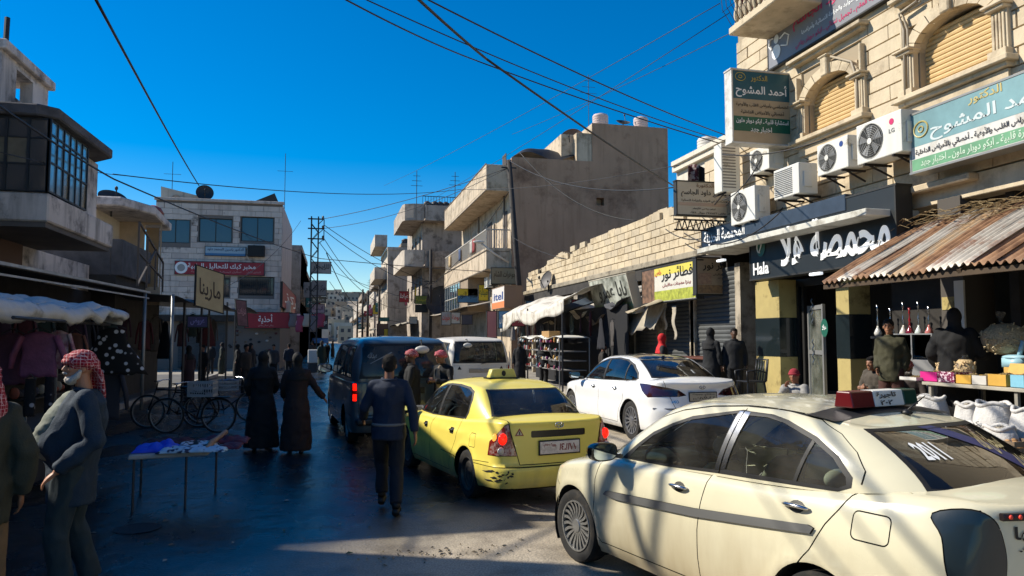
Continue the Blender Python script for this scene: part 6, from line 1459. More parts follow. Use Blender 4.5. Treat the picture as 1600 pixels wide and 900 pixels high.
# ---------------------------------------------------------------- air conditioners
ACW=mat('ac_white',(.66,.64,.58),.5,var=.08,vscale=3,streak=.15,dirt='8a7a5c',dscale=3,dlo=.6);ACG=mat('ac_grille',(.16,.155,.15),.5);ACB=mat('ac_shadow',(.02,.02,.02),.8)
def ac_unit(label,c,u,w_=.86,h_=.62,d_=.30,brand=None,fan=True,group='air conditioner units on the stone facade',rz=None):
 """c: centre of the front face, u: reading direction of the front"""
 u=Vector(u).normalized();n=u.cross(UP);c=Vector(c);t=anchor('air_conditioner',label,'air conditioner',c-n*d_/2-UP*h_/2,group);rot=Matrix((u,UP,n)).transposed()
 P=lambda x,z,d:c+u*x+UP*z+n*d
 build(MB().cbox(P(0,0,-d_/2),(w_,h_,d_),rot),'casing',[ACW],t,world=True,bevel=.018,seg=2)
 if fan:
  fr=h_*.42;fx=-w_*.5+fr+.05
  q=MB().add([P(fx+fr*math.cos(a),fr*math.sin(a),.003) for a in [2*PI*j/36 for j in range(36)]],[tuple(range(36))]);build(q,'fan_opening',[ACB],t,world=True,fixn=False)
  q=MB()
  for j in range(5):
   a=2*PI*j/5+.3;q.add([P(fx+fr*k*math.cos(a+b_),fr*k*math.sin(a+b_),.006+z) for k,b_,z in ((.2,0,0),(.9,-.25,0),(.9,.35,.006),(.2,.5,.006))],[(0,1,2,3)])
  build(q,'fan',[mat('fan_grey',(.25,.25,.25),.5)],t,world=True,fixn=False)['kind']='stuff'
  q=MB()
  for k in range(1,9):q.tube([P(fx+fr*k/8*math.cos(a),fr*k/8*math.sin(a),.016) for a in [2*PI*j/32 for j in range(33)]],.0045,4,caps=False)
  for j in range(12):a=2*PI*j/12;q.tube([P(fx+.03*math.cos(a),.03*math.sin(a),.018),P(fx+fr*math.cos(a),fr*math.sin(a),.016)],.004,4)
  build(q,'fan_guard',[mat('guard_grey','8c8a84',.5)],t,world=True)['kind']='stuff'
  q=MB().add([P(fx+.05*math.cos(a),.05*math.sin(a),.024) for a in [2*PI*j/16 for j in range(16)]],[tuple(range(16))]);build(q,'fan_hub',[ACW],t,world=True,fixn=False)
 else:
  q=MB()
  for j in range(14):q.cbox(P(-w_*.10,-h_*.40+j*h_*.8/13,.004),(w_*.70,h_*.022,.014),rot)
  build(q,'louvre',[ACG],t,world=True)['kind']='stuff'
 q=MB().cbox(P(w_*.5+.012,-.02,-d_*.45),(.025,h_*.5,d_*.45),rot);build(q,'side_cover',[ACW],t,world=True,bevel=.008)
 q=MB()
 for x in (-w_*.32,w_*.32):q.bar(P(x,-h_/2-.02,.02),P(x,-h_/2-.02,-d_-.15),.035);q.bar(P(x,-h_/2-.02,-.06),P(x,-h_/2-.20,-d_-.15),.025)
 build(q,'bracket',[mat('rusty_iron','2a211c',.8)],t,world=True)['kind']='stuff'
 if brand and brand[0]:
  q=MB();text_mb(q,brand[0],P(w_*.24,-h_*.02+brand[2],.005),u,UP,brand[1],.07,ar=False,bold=.02);build(q,'lettering',[brand[3]],t,world=True,fixn=False)
 if brand:
  if brand[4] is not None:
   q=MB().add([P(w_*.30+.05*math.cos(a),h_*.28+.05*math.sin(a),.004) for a in [2*PI*j/20 for j in range(20)]],[tuple(range(20))]);build(q,'emblem',[brand[4]],t,world=True,fixn=False)
 return t
def acp(u,v,d=.5):return A(u,v,FX-d)
ac_unit('largest air conditioner, with a magenta round badge, right of the two arched windows',acp(1372,216,.62),U_R,1.0,.66,.36,('LG',.12,.02,mat('ink_grey','5a5a58',.5),MAG))
ac_unit('air conditioner with spiral fan guard and blue label, under the left arched window',acp(1300,244,.58),U_R,.82,.56,.30,('',.16,.16,None,mat('ink_blue','1a3a7a',.5)))
ac_unit('louvred box air conditioner hanging lower left of the spiral fan one',acp(1228,284,.70),U_R,.80,.58,.40,None,fan=False)
ac_unit('air conditioner with dusty fan beside the cream doctor sign',acp(1160,322,.60),U_R,.95,.72,.36)
ac_unit('tall air conditioner seen end on above the cream doctor sign',acp(1142,262,.45),Vector((1,0,0)),.46,1.1,.34,None,fan=False)
ac_unit('old window air conditioner in a wire cage below the projecting doctor sign',acp(1186,250,.35),U_R,.72,.52,.5,None,fan=True)
# corner balcony at the upper left of the facade
BX=FX-1.0;ba=onX(1150,60,BX+.1);t=anchor('balcony','stone balustrade balcony with red cloth at the top corner of the stone building','balcony',(BX,ba.y,7.5))
yz0,yz1=onX(1143,20,BX).y,onX(1206,40,BX).y;zf=onX(1145,42,BX).z
build(MB().box(BX-.05,FX+.03,yz1-.3,yz0+.05,zf-.16,zf),'floor_slab',[STONE],t,world=True,bevel=.02);build(MB().box(BX-.03,BX+.14,yz1-.3,yz0,zf+.62,zf+.74),'handrail',[STONE],t,world=True,bevel=.02)
bal=MB().lathe([(.05,0),(.05,.05),(.03,.08),(.06,.2),(.06,.28),(.03,.42),(.03,.48),(.05,.55),(.05,.62)],10);bm=mesh_of(bal,'baluster',[STONE],smooth=40)
nbal=int((yz0-yz1+.3)/.17)
for i in range(nbal):piece(bm,'baluster',t,(.06,yz0-.1-i*.17-ba.y,zf-7.5))
for i in range(4):piece(bm,'baluster',t,(.25+i*.18,yz0-.05-ba.y,zf-7.5))
rc=MB().grid(lambda a,c:(BX+.2+.03*math.sin(a*30),yz0-.1-a*(yz0-yz1+.1),zf+.1+c*.9+.04*math.sin(a*17+c*3)),30,6);solo(rc,'red_cloth',[mat('cloth_red_blue','a01a20',.8,var=.6,vscale=8,vcol='2a3450')],'red and blue cloth hung inside the corner balcony','cloth',smooth=True,solid=.01)
q=MB();rr=random.Random(5)
for i in range(7):
 y0_=yz0-.05-i*.16;q.tube([(BX-.02,y0_,zf+.0),(BX-.22,y0_+.03,zf+.35),(BX-.28,y0_,zf+.8),(BX-.15,y0_-.05,zf+1.2)],.007,4)
for z in (.3,.6,.9):q.tube([(BX-.20-.05*z,yz0,zf+z),(BX-.20-.05*z,yz1-.2,zf+z)],.007,4)
solo(q,'iron_cage',[mat('iron_dark','17181c',.6)],'bulging thin iron cage around the corner balcony','railing')
# column of facade under the doctor sign, left end (lit strip beside the air conditioners)
q=MB().box(FX+.03,FX+.5,Y1-.02,Y1+1.6,4.2,6.3);q2=anchor('side_wall','low stone wall end behind the box air conditioners left of the stone building','wall',(FX+.2,Y1+.8,4.2));build(q,'backing',[JOINT],q2,world=True)
lay_blocks(q2,(FX+.03,Y1+1.6,4.2),U_R,1.6,2.1,[],.30,.5)
# ================================================================ corrugated lean-to in front of the nuts shop
RUSTS=[mat('rust_sheet',(.33,.18,.09),.75,var=.35,vscale=5,vcol='6a4a34',streak=.2),mat('zinc_sheet',(.52,.47,.40),.55,.2,var=.2,vscale=4,streak=.3,dirt='8a5230',dscale=2.2,dlo=.52,dhi=.72),mat('rust_sheet_pale',(.44,.27,.13),.7,var=.4,vscale=6,vcol='9a8c78')]
lo_a=onX(1287,441,7.0);lo_b=onX(1515,412,7.0);up_a=onX(1425,348,9.0)
t=anchor('corrugated_awning','rusty and white striped corrugated iron lean-to over the goods tables','awning',(8,6,2.7))
yS=lo_a.y;zlo,zup=lo_a.z,up_a.z;shw=.34;n_sh=26;k=0
for i in range(n_sh):
 ya=yS-i*shw*.96;rr=random.Random(i*3+1);dz=rr.uniform(-.015,.015);N_=3
 def fn(a,c,ya=ya,dz=dz,rr_=rr.uniform(-.03,.03)):
  y=ya-a*shw+(1-c)*0;ph=math.cos(a*2*PI*N_);return (7.0-.03+rr_*0+(2.05)*c,y+.28*c,zlo+(zup-zlo)*c+.024*ph+dz+.012*math.sin(c*5+i))
 m_=RUSTS[(0,1,0,1,2,0,1,1,0,0,1,2,1,0,1,0,0,1,1,2,0,1,0,1,1,0)[i]]
 build(MB().grid(fn,N_*8,6),'roof_sheet',[m_],t,world=True,smooth=True,fixn=False,solid=.003)
q=MB().bar((7.06,yS+.05,zlo-.07),(7.06,yS-n_sh*shw,zlo-.07),.06);
build(q,'beam',[mat('weathered_wood','4a3a28',.8,var=.3)],t,world=True)
for i in range(8):
 y=yS-.2-i*1.1;build(MB().bar((7.02,y,zlo-.05),(9.0,y+.28,zup-.05),.05),'rafter',[mat('weathered_wood','4a3a28',.8)],t,world=True)
q=MB();rr=random.Random(9)
for i in range(150):      # dry sticks and palm ribs piled along the upper edge
 y=rr.uniform(3.5,9.8);x=8.85-abs(rr.gauss(0,.25));z=zlo+(zup-zlo)*(x-7)/2+.04+rr.uniform(0,.12);a=rr.gauss(1.4,.5);L_=rr.uniform(.3,.9)
 q.tube([(x,y,z),(x+.5*L_*math.cos(a)*.5,y-.5*L_*math.sin(a),z+.03+rr.uniform(0,.05)),(min(8.95,x+L_*math.cos(a)*.5),y-L_*math.sin(a),z+rr.uniform(-.03,.05))],.006,3)
tag(solo(q,'dry_sticks',[mat('dry_sticks','9a845e',.9,var=.5,vscale=20)],'dry sticks and palm ribs piled on the top edge of the corrugated lean-to','sticks'),None,None,kind='stuff')
# support post with light end, wall pier right of the display
yy=A(1476,500,FX).y;q=MB().box(FX-.05,FX+.5,A(1512,500,FX).y,yy,PZ,4.0);t=anchor('shop_pier','pier with a lit yellow patch between the hookah display and the black hooded person','pillar',(FX,yy,PZ));build(q,'shaft',[mat('pier_dark',(.07,.06,.05),.8)],t,world=True)
q=MB().box(FX-.06,FX-.04,A(1497,500,FX).y,A(1478,500,FX).y,A(1487,484,FX).z,A(1487,464,FX).z);build(q,'yellow_patch',[YP],t,world=True)
q=MB().box(FX-.075,FX-.045,A(1512,500,FX).y-.02,A(1499,500,FX).y,PZ+.9,A(1487,440,FX).z);build(q,'pale_strip',[mat('white_post',(.60,.58,.52),.6)],t,world=True)
# ---------------------------------------------------------------- display with hookahs and nut bins
GLC=glass('case_glass',.85,(.9,1,1),1.0)
def shelf(label,X,Ya,Yb,z0,z1,m,name='display_case',cat='display case'):
 t=anchor(name,label,cat,(X+.3,(Ya+Yb)/2,PZ));build(MB().box(X,X+.7,Yb,Ya,PZ,z0),'base',[m],t,world=True,bevel=.01);return t
Xd=FX-.35;Ya,Yb=A(1394,540,Xd).y,A(1458,540,Xd).y;z0=A(1420,561,Xd).z;z1=A(1420,521,Xd).z
t=shelf('glass fronted nut bin on a grey counter, behind the boy',Xd,Ya,Yb,z0,z1,mat('counter_grey',(.20,.20,.20),.6))
q=MB().box(Xd+.0,Xd+.01,Yb,Ya,z0,z1);q.box(Xd,Xd+.7,Yb,Yb+.01,z0,z1);q.box(Xd,Xd+.7,Ya-.01,Ya,z0,z1);build(q,'case_glass',[GLC],t,world=True)
q=MB()
for y in (Ya-.015,(Ya+Yb)/2,Yb+.015):q.box(Xd-.01,Xd+.02,y-.012,y+.012,z0,z1)
q.box(Xd-.012,Xd+.02,Yb,Ya,z1-.02,z1);build(q,'case_frame',[FRAMEA],t,world=True)['kind']='stuff'
NUT=mat('nuts_mix',(.42,.30,.13),.8,var=.55,vscale=45,bump=1,bscale=70)
def heap(mb,cx,cy,z,rx,ry,h,n=14,m=6,seed=0):
 def fn(a,c):
  th=a*2*PI;r=c;return (cx+rx*r*math.cos(th),cy+ry*r*math.sin(th),z+h*(1-r**1.6)+.012*nz(cx*9+r*8*math.cos(th),r*8*math.sin(th),seed))
 return mb.grid(fn,n,m)
def nuts(cx,cy,z,rx,ry,h,n,sz,seed):
 """loose kernels lying on a heap: real little faceted bodies in one mesh"""
 q=MB();rr=random.Random(seed);heap(q,cx,cy,z,rx,ry,h)
 for i in range(n):
  r=rr.random()**.5*.96;th=rr.uniform(0,2*PI);s_=sz*rr.uniform(.7,1.3)
  c=Vector((cx+rx*r*math.cos(th),cy+ry*r*math.sin(th),z+h*(1-r**1.6)+s_*.4));rot=Matrix.Rotation(rr.uniform(0,3),3,'Z')@Matrix.Rotation(rr.uniform(0,3),3,'X')
  q.add([c+rot@Vector(v)*s_ for v in ((1,0,0),(-1,0,0),(0,.7,0),(0,-.7,0),(0,0,.6),(0,0,-.6))],[(0,2,4),(2,1,4),(1,3,4),(3,0,4),(2,0,5),(1,2,5),(3,1,5),(0,3,5)])
 return q
build(MB().box(Xd+.02,Xd+.68,Yb+.02,Ya-.02,z0,z0+(z1-z0)*.45),'nut_bed',[NUT],t,world=True)
o_=build(nuts(Xd+.34,(Ya+Yb)/2,z0+(z1-z0)*.42,.34,(Ya-Yb)*.48,.10,500,.014,4),'loose_nuts',[NUT],t,world=True,fixn=False);o_['kind']='stuff'
hk=[(1372,'c8c4bc','clear glass hookah, leftmost of the row on the display shelf'),(1392,'b0b8bc','slim glass hookah second from the left on the display shelf'),(1412,'d8d0c4','hookah with white bulb base in the middle of the shelf'),
  (1422,'7a1c28','hookah with dark red stem in the middle of the shelf'),(1436,'c0c8c4','tall thin hookah with pale base right of the red one'),(1452,'b8706a','hookah with pink base, rightmost of the row')]
Xh=FX-.1;zh=A(1420,521,Xh).z
t=anchor('hookah_shelf','dark shelf behind the nut bin that carries a row of hookahs','shelf',(Xh+.1,A(1410,520,Xh).y,PZ));build(MB().box(Xh+.0,Xh+.5,A(1462,520,Xh).y,A(1360,520,Xh).y,zh-.08,zh-.04),'board',[FRAMED],t,world=True)
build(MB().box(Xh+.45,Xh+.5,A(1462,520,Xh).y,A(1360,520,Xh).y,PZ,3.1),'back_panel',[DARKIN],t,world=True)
for u,c,lb in hk:
 p=A(u,521,Xh+.15);p.z=zh-.04;r1=random.Random(u);H_=r1.uniform(.42,.58)
 t=anchor('hookah',lb,'hookah',p,'hookahs on the display shelf')
 build(MB().lathe([(.03,0),(.055,.01),(.065,.05),(.045,.10),(.018,.15),(.018,.17)],14,p),'base',[mat('hk_'+c,c,.15,coat=.5)],t,world=True,smooth=True)
 build(MB().lathe([(.012,.17),(.02,.19),(.01,.22),(.022,.26),(.009,.3),(.009,H_-.1),(.02,H_-.08),(.01,H_-.05),(.025,H_),(.0,H_)],12,p),'stem',[CHROME if c != '7a1c28' else mat('hk_red','8a1420',.3)],t,world=True,smooth=True)
# ---------------------------------------------------------------- long goods table, boxes, sacks
Xt=7.35;ta,tb=onX(1440,600,Xt).y,4.6;zt_=onX(1520,602,Xt).z;print('table z',zt_,ta)
t=anchor('goods_table','long makeshift table with pale edge carrying rows of small boxes and bags','table',(Xt+.4,6.5,PZ))
build(MB().box(Xt,Xt+.9,tb,ta,zt_-.04,zt_),'tabletop',[mat('table_board',(.42,.38,.30),.8,var=.3)],t,world=True,bevel=.005)
for y in (ta-.1,(ta+tb)/2+.4,(ta+tb)/2-.9,tb+.1):
 for x in (Xt+.05,Xt+.85):build(MB().box(x-.02,x+.02,y-.02,y+.02,PZ,zt_-.04),'leg',[mat('table_leg','8a8478',.6)],t,world=True)
build(MB().box(Xt+.88,Xt+.9,tb,ta,PZ,zt_-.05),'back_cloth',[mat('cloth_0a0a0c','0a0a0c',.85)],t,world=True)
def obox(label,u0,u1,v_top,v_bot,col,X=None,dep=.28,open_=False,cat='box',lid=None,mt=None,grp='boxes on the goods table'):
 X=X or Xt+.08;a,b=onX(u0,v_bot,X),onX(u1,v_bot,X);zt2=onX((u0+u1)/2,v_top,X).z;z0=zt_+.002
 t=anchor('box',label,cat,(X+dep/2,(a.y+b.y)/2,z0),grp);m_=mt or mat('box_'+col,col,.6,var=.12,vscale=8);th=.008
 q=MB();y0_,y1_=b.y,a.y;q.box(X,X+th,y0_,y1_,z0,zt2);q.box(X+dep-th,X+dep,y0_,y1_,z0,zt2);q.box(X+th,X+dep-th,y0_,y0_+th,z0,zt2);q.box(X+th,X+dep-th,y1_-th,y1_,z0,zt2);q.box(X,X+dep,y0_,y1_,z0-.001,z0+.006)
 build(q,'carton',[m_],t,world=True)
 if lid:q=MB();q.quad((X+dep,y0_,zt2),(X+dep,y1_,zt2),(X+dep+.05,y1_,zt2+lid),(X+dep+.05,y0_,zt2+lid));build(q,'open_flap',[m_],t,world=True,solid=.005)
 build(nuts(X+dep/2,(y0_+y1_)/2,zt2-.05,dep*.46,(y1_-y0_)*.46,.06,90,.016,int(u0)),'contents',[NUT if open_ is False else open_],t,world=True,fixn=False)['kind']='stuff'
 return t
BISC=mat('biscuit',(.55,.36,.12),.8,var=.4,vscale=30,bump=.6)
obox('small white carton, leftmost of the goods beside the seated bearded man',1406,1432,589,607,'c8c4bc',X=Xt-.02)
obox('bright magenta box left of the flowered one',1438,1464,581,596,'c8107a');obox('dark magenta box with white flower print, right of the plain magenta one',1465,1491,581,596,'x',mt=patmat('flower_print','blot','6a0c3a','d8c0c8',38,.6,.55))
obox('deep yellow carton right of the flowered magenta box',1494,1517,586,599,'c89a38');obox('white carton between two yellow cartons',1519,1541,587,600,'c0bcb4')
obox('yellow carton with folded lid, right of the white carton',1544,1572,585,601,'c4983e',lid=.12);obox('light blue lidded box at the right edge of the table',1579,1600,586,602,'7ab4c8');obox('tall yellow carton standing behind the light blue box',1569,1598,574,590,'c8a050',X=Xt+.5)
# clear bags of snacks standing on the table
BAGM=glass('bag_plastic',.97,(1,1,1),.1,dust=.08)
def snackbag(label,u,v_bot,v_top,r,X,col,grp='clear bags of snacks'):
 p=onX(u,v_bot,X);p.z=zt_;h_=onX(u,v_top,X).z-zt_
 t=anchor('snack_bag',label,'bag',p,grp);pr=[(r*.8,0),(r,h_*.1),(r*1.02,h_*.5),(r*.92,h_*.8),(r*.6,h_*.95),(r*.25,h_*1.05),(r*.3,h_*1.15)]
 q=MB();q.lathe(pr[:5],16,p);build(q,'snacks',[col],t,world=True,smooth=True)
 rr=random.Random(u);q=MB()
 for i in range(140):
  a=rr.uniform(0,2*PI);zz=rr.uniform(.05,.9)*h_;c=p+Vector((r*.98*math.cos(a),r*.98*math.sin(a),zz));q.ellip(c,(.012,.012,.009),5,3)
 build(q,'puffed_snacks',[col],t,world=True)['kind']='stuff'
 q=MB();q.lathe([(a*1.03,b_) for a,b_ in pr],16,p,caps=False);build(q,'plastic',[BAGM],t,world=True,smooth=True)
PUFF=mat('puffed_corn',(.70,.50,.26),.8,var=.35,vscale=40,bump=.5)
snackbag('left clear bag of round snacks behind the magenta boxes',1475,596,562,.085,Xt+.45,PUFF);snackbag('middle clear bag of round snacks behind the magenta boxes',1489,596,562,.075,Xt+.5,PUFF);snackbag('biggest clear bag of round snacks, right of the other two',1509,597,560,.115,Xt+.4,PUFF)
p=onX(1570,530,8.2);t=anchor('hanging_bag','bulging clear bag of twisted pasta snacks hanging at the right edge','bag',p-Vector((0,0,.25)))
q=MB().ellip(p,(.22,.30,.20),18,12);build(q,'snacks',[mat('twists',(.50,.40,.24),.8,var=.4,vscale=35,bump=1)],t,world=True,smooth=True)
q=MB();rr=random.Random(2)
for i in range(160):
 a,b_=rr.uniform(0,2*PI),rr.gauss(0,.5);c=p+Vector((.22*math.cos(a)*math.cos(b_),.30*math.sin(a)*math.cos(b_),.20*math.sin(b_)));d=Vector((rr.uniform(-1,1),rr.uniform(-1,1),rr.uniform(-1,1))).normalized()*.035;q.tube([c-d,c+d],.008,4)
build(q,'twisted_snacks',[mat('twists2',(.62,.50,.30),.8,var=.5,vscale=30)],t,world=True)['kind']='stuff'
build(MB().lathe([(.03,.10),(.02,.16),(.06,.24),(.04,.27)],7,p+Vector((0,.05,.08)),caps=False),'knotted_plastic',[glass('bag_plastic2',.9,(1,1,1),.2,dust=.5)],t,world=True)
p=onX(1586,552,8.1);p=p-UP*.05;q=MB().ellip(p,(.10,.17,.035),16,6);q.box(p.x-.08,p.x+.08,p.y-.12,p.y+.12,p.z-.12,p.z-.01);q.bar(p+Vector((0,-.05,0)),p+Vector((0,-.12,.20)),.04);solo(q,'scales',[mat('scale_blue',(.30,.50,.58),.4)],'pale blue shop scales behind the cartons at the right edge','scales',smooth=True)
# sacks on the pavement in front of the table, open at the top
SACK=mat('sack_white',(.58,.56,.53),.85,var=.12,vscale=5,bump=.6,bscale=35)
def sack(label,u,v_top,v_bot_est,X,r,fill,print_=None,grp='white sacks in front of the goods table'):
 p=onX(u,v_top,X);zt2=p.z;p.z=PZ;h_=zt2-PZ;t=anchor('sack',label,'sack',p,grp);s_=u*.37;q=MB()
 def fn(a,c):
  th=a*2*PI;w_=[(.86,0),(1.05,.12),(1.10,.45),(1.0,.75),(.86,.92),(.80,1.0)]
  rr=np.interp(c,[x[1] for x in w_],[x[0] for x in w_]);k=rr*r*(1+.07*nz(math.cos(th)*1.5+s_,math.sin(th)*1.5,c*2)+.03*math.sin(th*7+c*6+s_));return (p.x+k*math.cos(th)*.85,p.y+k*math.sin(th),PZ+h_*c+.02*math.sin(th*3+s_)*c)
 q.grid(fn,40,14);build(q,'cloth',[SACK],t,world=True,smooth=True)
 q=MB();q.tube([Vector(fn(j/40,1.0))+Vector((0,0,.0)) for j in range(41)],.022,7);build(q,'rolled_rim',[SACK],t,world=True,smooth=True)
 build(nuts(p.x,p.y,zt2-.07,r*.70,r*.78,.07,160,.014,int(u)),'contents',[fill],t,world=True,fixn=False)['kind']='stuff'
 if print_:
  q=MB();text_mb(q,print_,(p.x-r*.98,p.y+r*.45,PZ+h_*.55),U_R,UP,r*.9,.07);build(q,'lettering',[mat('ink_sack','3a3a3a',.8)],t,world=True,fixn=False)
SEED=mat('seeds_pale',(.50,.44,.34),.85,var=.3,vscale=60,bump=.5)
sack('wide open white sack of pale seeds under the left end of the table',1455,621,650,Xt-.05,.20,SEED);sack('small white sack left of the tall printed one',1511,632,655,Xt-.15,.15,SEED)
sack('tall white sack with black print on its rim, middle of the row',1552,631,660,Xt-.20,.21,SEED,'سكر');sack('white sack at the right edge of the picture',1603,640,670,Xt-.2,.16,SEED)
sack('low white sack with crumpled neck in the lower row',1500,662,690,6.92,.17,mat('bread_bits',(.45,.34,.18),.85,var=.3,vscale=30));sack('low white sack folded flat in front of the printed sack',1562,668,690,6.90,.18,SEED)
# crates of ginger and biscuits standing on the kerb at the lower right
WOODC=mat('crate_wood',(.30,.21,.13),.8,var=.3,vscale=6,bump=.4)
def crate(label,u,v,X,L_,D_,H_,fill,z=None,grp='shallow wooden crates at the kerb'):
 p=onX(u,v,X);p.z=z if z is not None else PZ;t=anchor('crate',label,'crate',p,grp)
 for k in (0,1):
  z0_=p.z+.02+k*H_*.52
  for a in ((p.x-D_/2,p.x-D_/2+.012,p.y-L_/2,p.y+L_/2),(p.x+D_/2-.012,p.x+D_/2,p.y-L_/2,p.y+L_/2),(p.x-D_/2+.014,p.x+D_/2-.014,p.y-L_/2,p.y-L_/2+.012),(p.x-D_/2+.014,p.x+D_/2-.014,p.y+L_/2-.012,p.y+L_/2)):
   build(MB().box(a[0],a[1],a[2],a[3],z0_,z0_+H_*.42),'slat',[WOODC],t,world=True)
 build(MB().box(p.x-D_/2,p.x+D_/2,p.y-L_/2,p.y+L_/2,p.z,p.z+.015),'bottom',[WOODC],t,world=True)
 rr=random.Random(int(u));q=MB()
 for i in range(70):
  c=Vector((p.x+rr.uniform(-.42,.42)*D_,p.y+rr.uniform(-.44,.44)*L_,p.z+H_*rr.uniform(.5,.95)));q.ellip(c,(rr.uniform(.02,.04),rr.uniform(.025,.05),rr.uniform(.015,.025)),8,5,Matrix.Rotation(rr.uniform(0,3),3,'Z'))
 build(q,'contents',[fill],t,world=True,smooth=True)['kind']='stuff'
GING=mat('ginger',(.55,.30,.12),.75,var=.35,vscale=18)
crate('wooden crate heaped with orange brown ginger in the lower right corner',1572,690,6.80,.5,.34,.13,GING,z=PZ+.12);crate('wooden crate of pale ginger left of the fuller one',1545,680,6.95,.42,.3,.10,mat('ginger_pale',(.6,.48,.3),.8,var=.3,vscale=20),z=PZ+.05)
q=MB().box(6.62,7.3,4.6,onX(1525,690,6.9).y+.2,.1,PZ);solo(q,'display_step',[mat('step_dark','3a342c',.85,var=.3)],'low dark step at the kerb that carries the crates','step')
t=MB().box(7.25,7.5,onX(1432,630,7.3).y,onX(1408,630,7.3).y,PZ,PZ+.30);solo(t,'yellow_can',[mat('can_yellow','c8a020',.4)],'yellow tin can under the white carton next to the seated man','can',bevel=.02)
# dark plastic chairs stacked by the first pier
p=onpave(1172,8.1,PZ);t=anchor('plastic_chair','dark grey plastic armchair beside the first yellow pier','chair',p)
CHM=mat('chair_dark','15161a',.45)
q=MB().cbox(p+Vector((0,0,.44)),(.42,.44,.03));build(q,'seat',[CHM],t,world=True,bevel=.01)
for dx in (-.2,.2):
 for dy in (-.2,.2):build(MB().tube([p+Vector((dx*.9,dy*.9,.44)),p+Vector((dx*1.1,dy*1.15,0))],.018,6),'leg',[CHM],t,world=True)
for dy in (-.22,.22):build(MB().tube([p+Vector((-.2,dy,.44)),p+Vector((-.22,dy,.64)),p+Vector((.0,dy,.67)),p+Vector((.2,dy,.62))],.018,6),'armrest',[CHM],t,world=True,smooth=True)
q=MB()
for i in range(5):q.tube([p+Vector((.20,-.18+i*.09,.45)),p+Vector((.25,-.18+i*.09,.85))],.014,5)
q.tube([p+Vector((.2,-.22,.45)),p+Vector((.26,-.2,.87)),p+Vector((.26,.2,.87)),p+Vector((.2,.22,.45))],.02,6);build(q,'backrest',[CHM],t,world=True,smooth=True)
# falafel counter in the shade
p=onpave(1118,8.7,.45);t=anchor('food_counter','brown topped food counter with a pale tray in front of the woman in black','counter',p)
q=MB().box(p.x-.45,p.x+.3,p.y-.6,p.y+1.4,p.z+.95,p.z+1.0);build(q,'top',[mat('counter_brown','5a3020',.6)],t,world=True,bevel=.01)
q=MB().box(p.x-.35,p.x+.2,p.y-.5,p.y+1.3,.45,p.z+.95);build(q,'base',[mat('counter_base','1a1a1c',.7)],t,world=True)
q=MB().lathe([(.02,0),(.24,.03),(.27,.09),(.20,.14),(.0,.16)],18,(p.x-.2,p.y+.7,p.z+.55));build(q,'tray',[mat('dough_pale','b8b09a',.8)],t,world=True,smooth=True)
# ================================================================ low shops with the ragged stone parapet
LX=9.5;B_=lambda u,v,X=LX:onX(u,v,X)
yN,yF=16.9,B_(822,430).y;print('low shops',yN,yF)
LS=anchor('low_shops','row of low shops under a ragged unfinished stone block parapet','building',(LX,27,0))
q=MB();q.box(LX+.12,LX+.5,yN,yF,4.2,5.2);q.box(LX+.5,LX+7,yN,yF,.3,4.1);build(q,'backing_wall',[JOINT],LS,world=True)
PARA=mat('parapet_block',(.58,.47,.31),.9,var=.15,vscale=2,dirt='7a6648',dscale=1.2,bump=.4,bscale=18);PARA2=mat('parapet_block_b',(.50,.41,.28),.9,var=.2,vscale=2,bump=.4,bscale=18)
topln=sorted([(B_(u,v).y,B_(u,v).z) for u,v in ((1092,318),(1062,314),(1030,318),(1000,335),(965,350),(950,352),(925,372),(905,378),(890,392),(872,388),(858,402),(840,418),(822,430))])
tl=lambda y:float(np.interp(y,[a for a,b in topln],[b for a,b in topln]))
nb=lay_blocks(LS,(LX+.12,yF,4.25),U_R,yF-yN,2.4,[],.24,.62,gap_fn=lambda x,z:4.25+z+.05 > tl(yF-x)-.12+.45*nz(x*1.1,5)+.40*nz(x*4.7,z*5),m_=PARA,m2=PARA2,name='parapet_block',d_=.10,maxn=300,seed=4);print('parapet blocks',nb)
ly=[yN+(yF-yN)*i/60 for i in range(61)]
q=MB()
for a,b in zip(ly[:-1],ly[1:]):z=min(tl(a),tl(b))-.12;q.box(LX+.12,LX+.32,a,b,4.2,max(z,4.4))
build(q,'parapet_core',[PARA2],LS,world=True)
q=MB();q.box(LX-.15,LX+.5,yN-.3,yF,4.06,4.24);build(q,'concrete_ledge',[mat('ledge_concrete',(.34,.29,.21),.9,var=.3,dirt='3a3024',dscale=2)],LS,world=True,bevel=.02)
q=MB();q.box(LX-.1,LX+.3,yN-.3,yF,3.70,4.06);build(q,'shadow_band',[mat('dark_band',(.045,.04,.035),.95,var=.4)],LS,world=True)  # near-black strip painted as shade under the ledge
SHD=mat('shutter_grey',(.33,.31,.28),.6,.1,var=.12,vscale=2,streak=.35);SHK=mat('shutter_dark',(.075,.08,.08),.6,var=.3,vscale=3,streak=.3)
def shop(ua,ub,m_,label,dark=False):
 a,b=B_(ua,540).y,B_(ub,540).y;z=.26 if a > 22 else .46
 if dark:
  q=MB();q.box(LX+1.5,LX+1.6,b,a,z,3.7);build(q,'dark_interior',[DARKIN],LS,world=True)
 else:shutter(LS,(LX-.02,a,z),U_R,a-b,3.65-z,m_,pitch=.11)
 for y in (a,b):build(MB().box(LX-.10,LX+.3,y-.12,y+.12,z,3.7),'shop_jamb',[mat('jamb_stone',(.42,.36,.27),.85,var=.3,vscale=3,dirt='3a3228')],LS,world=True)
shop(1088,1160,SHK,'');shop(1040,1086,SHK,'');shop(993,1034,SHD,'');shop(947,988,SHD,'');shop(905,943,SHK,'',True);shop(868,902,SHK,'',True);shop(835,866,SHK,'',True)
for u,v,w_,h_ in ((1063,440,.3,.5),):pass
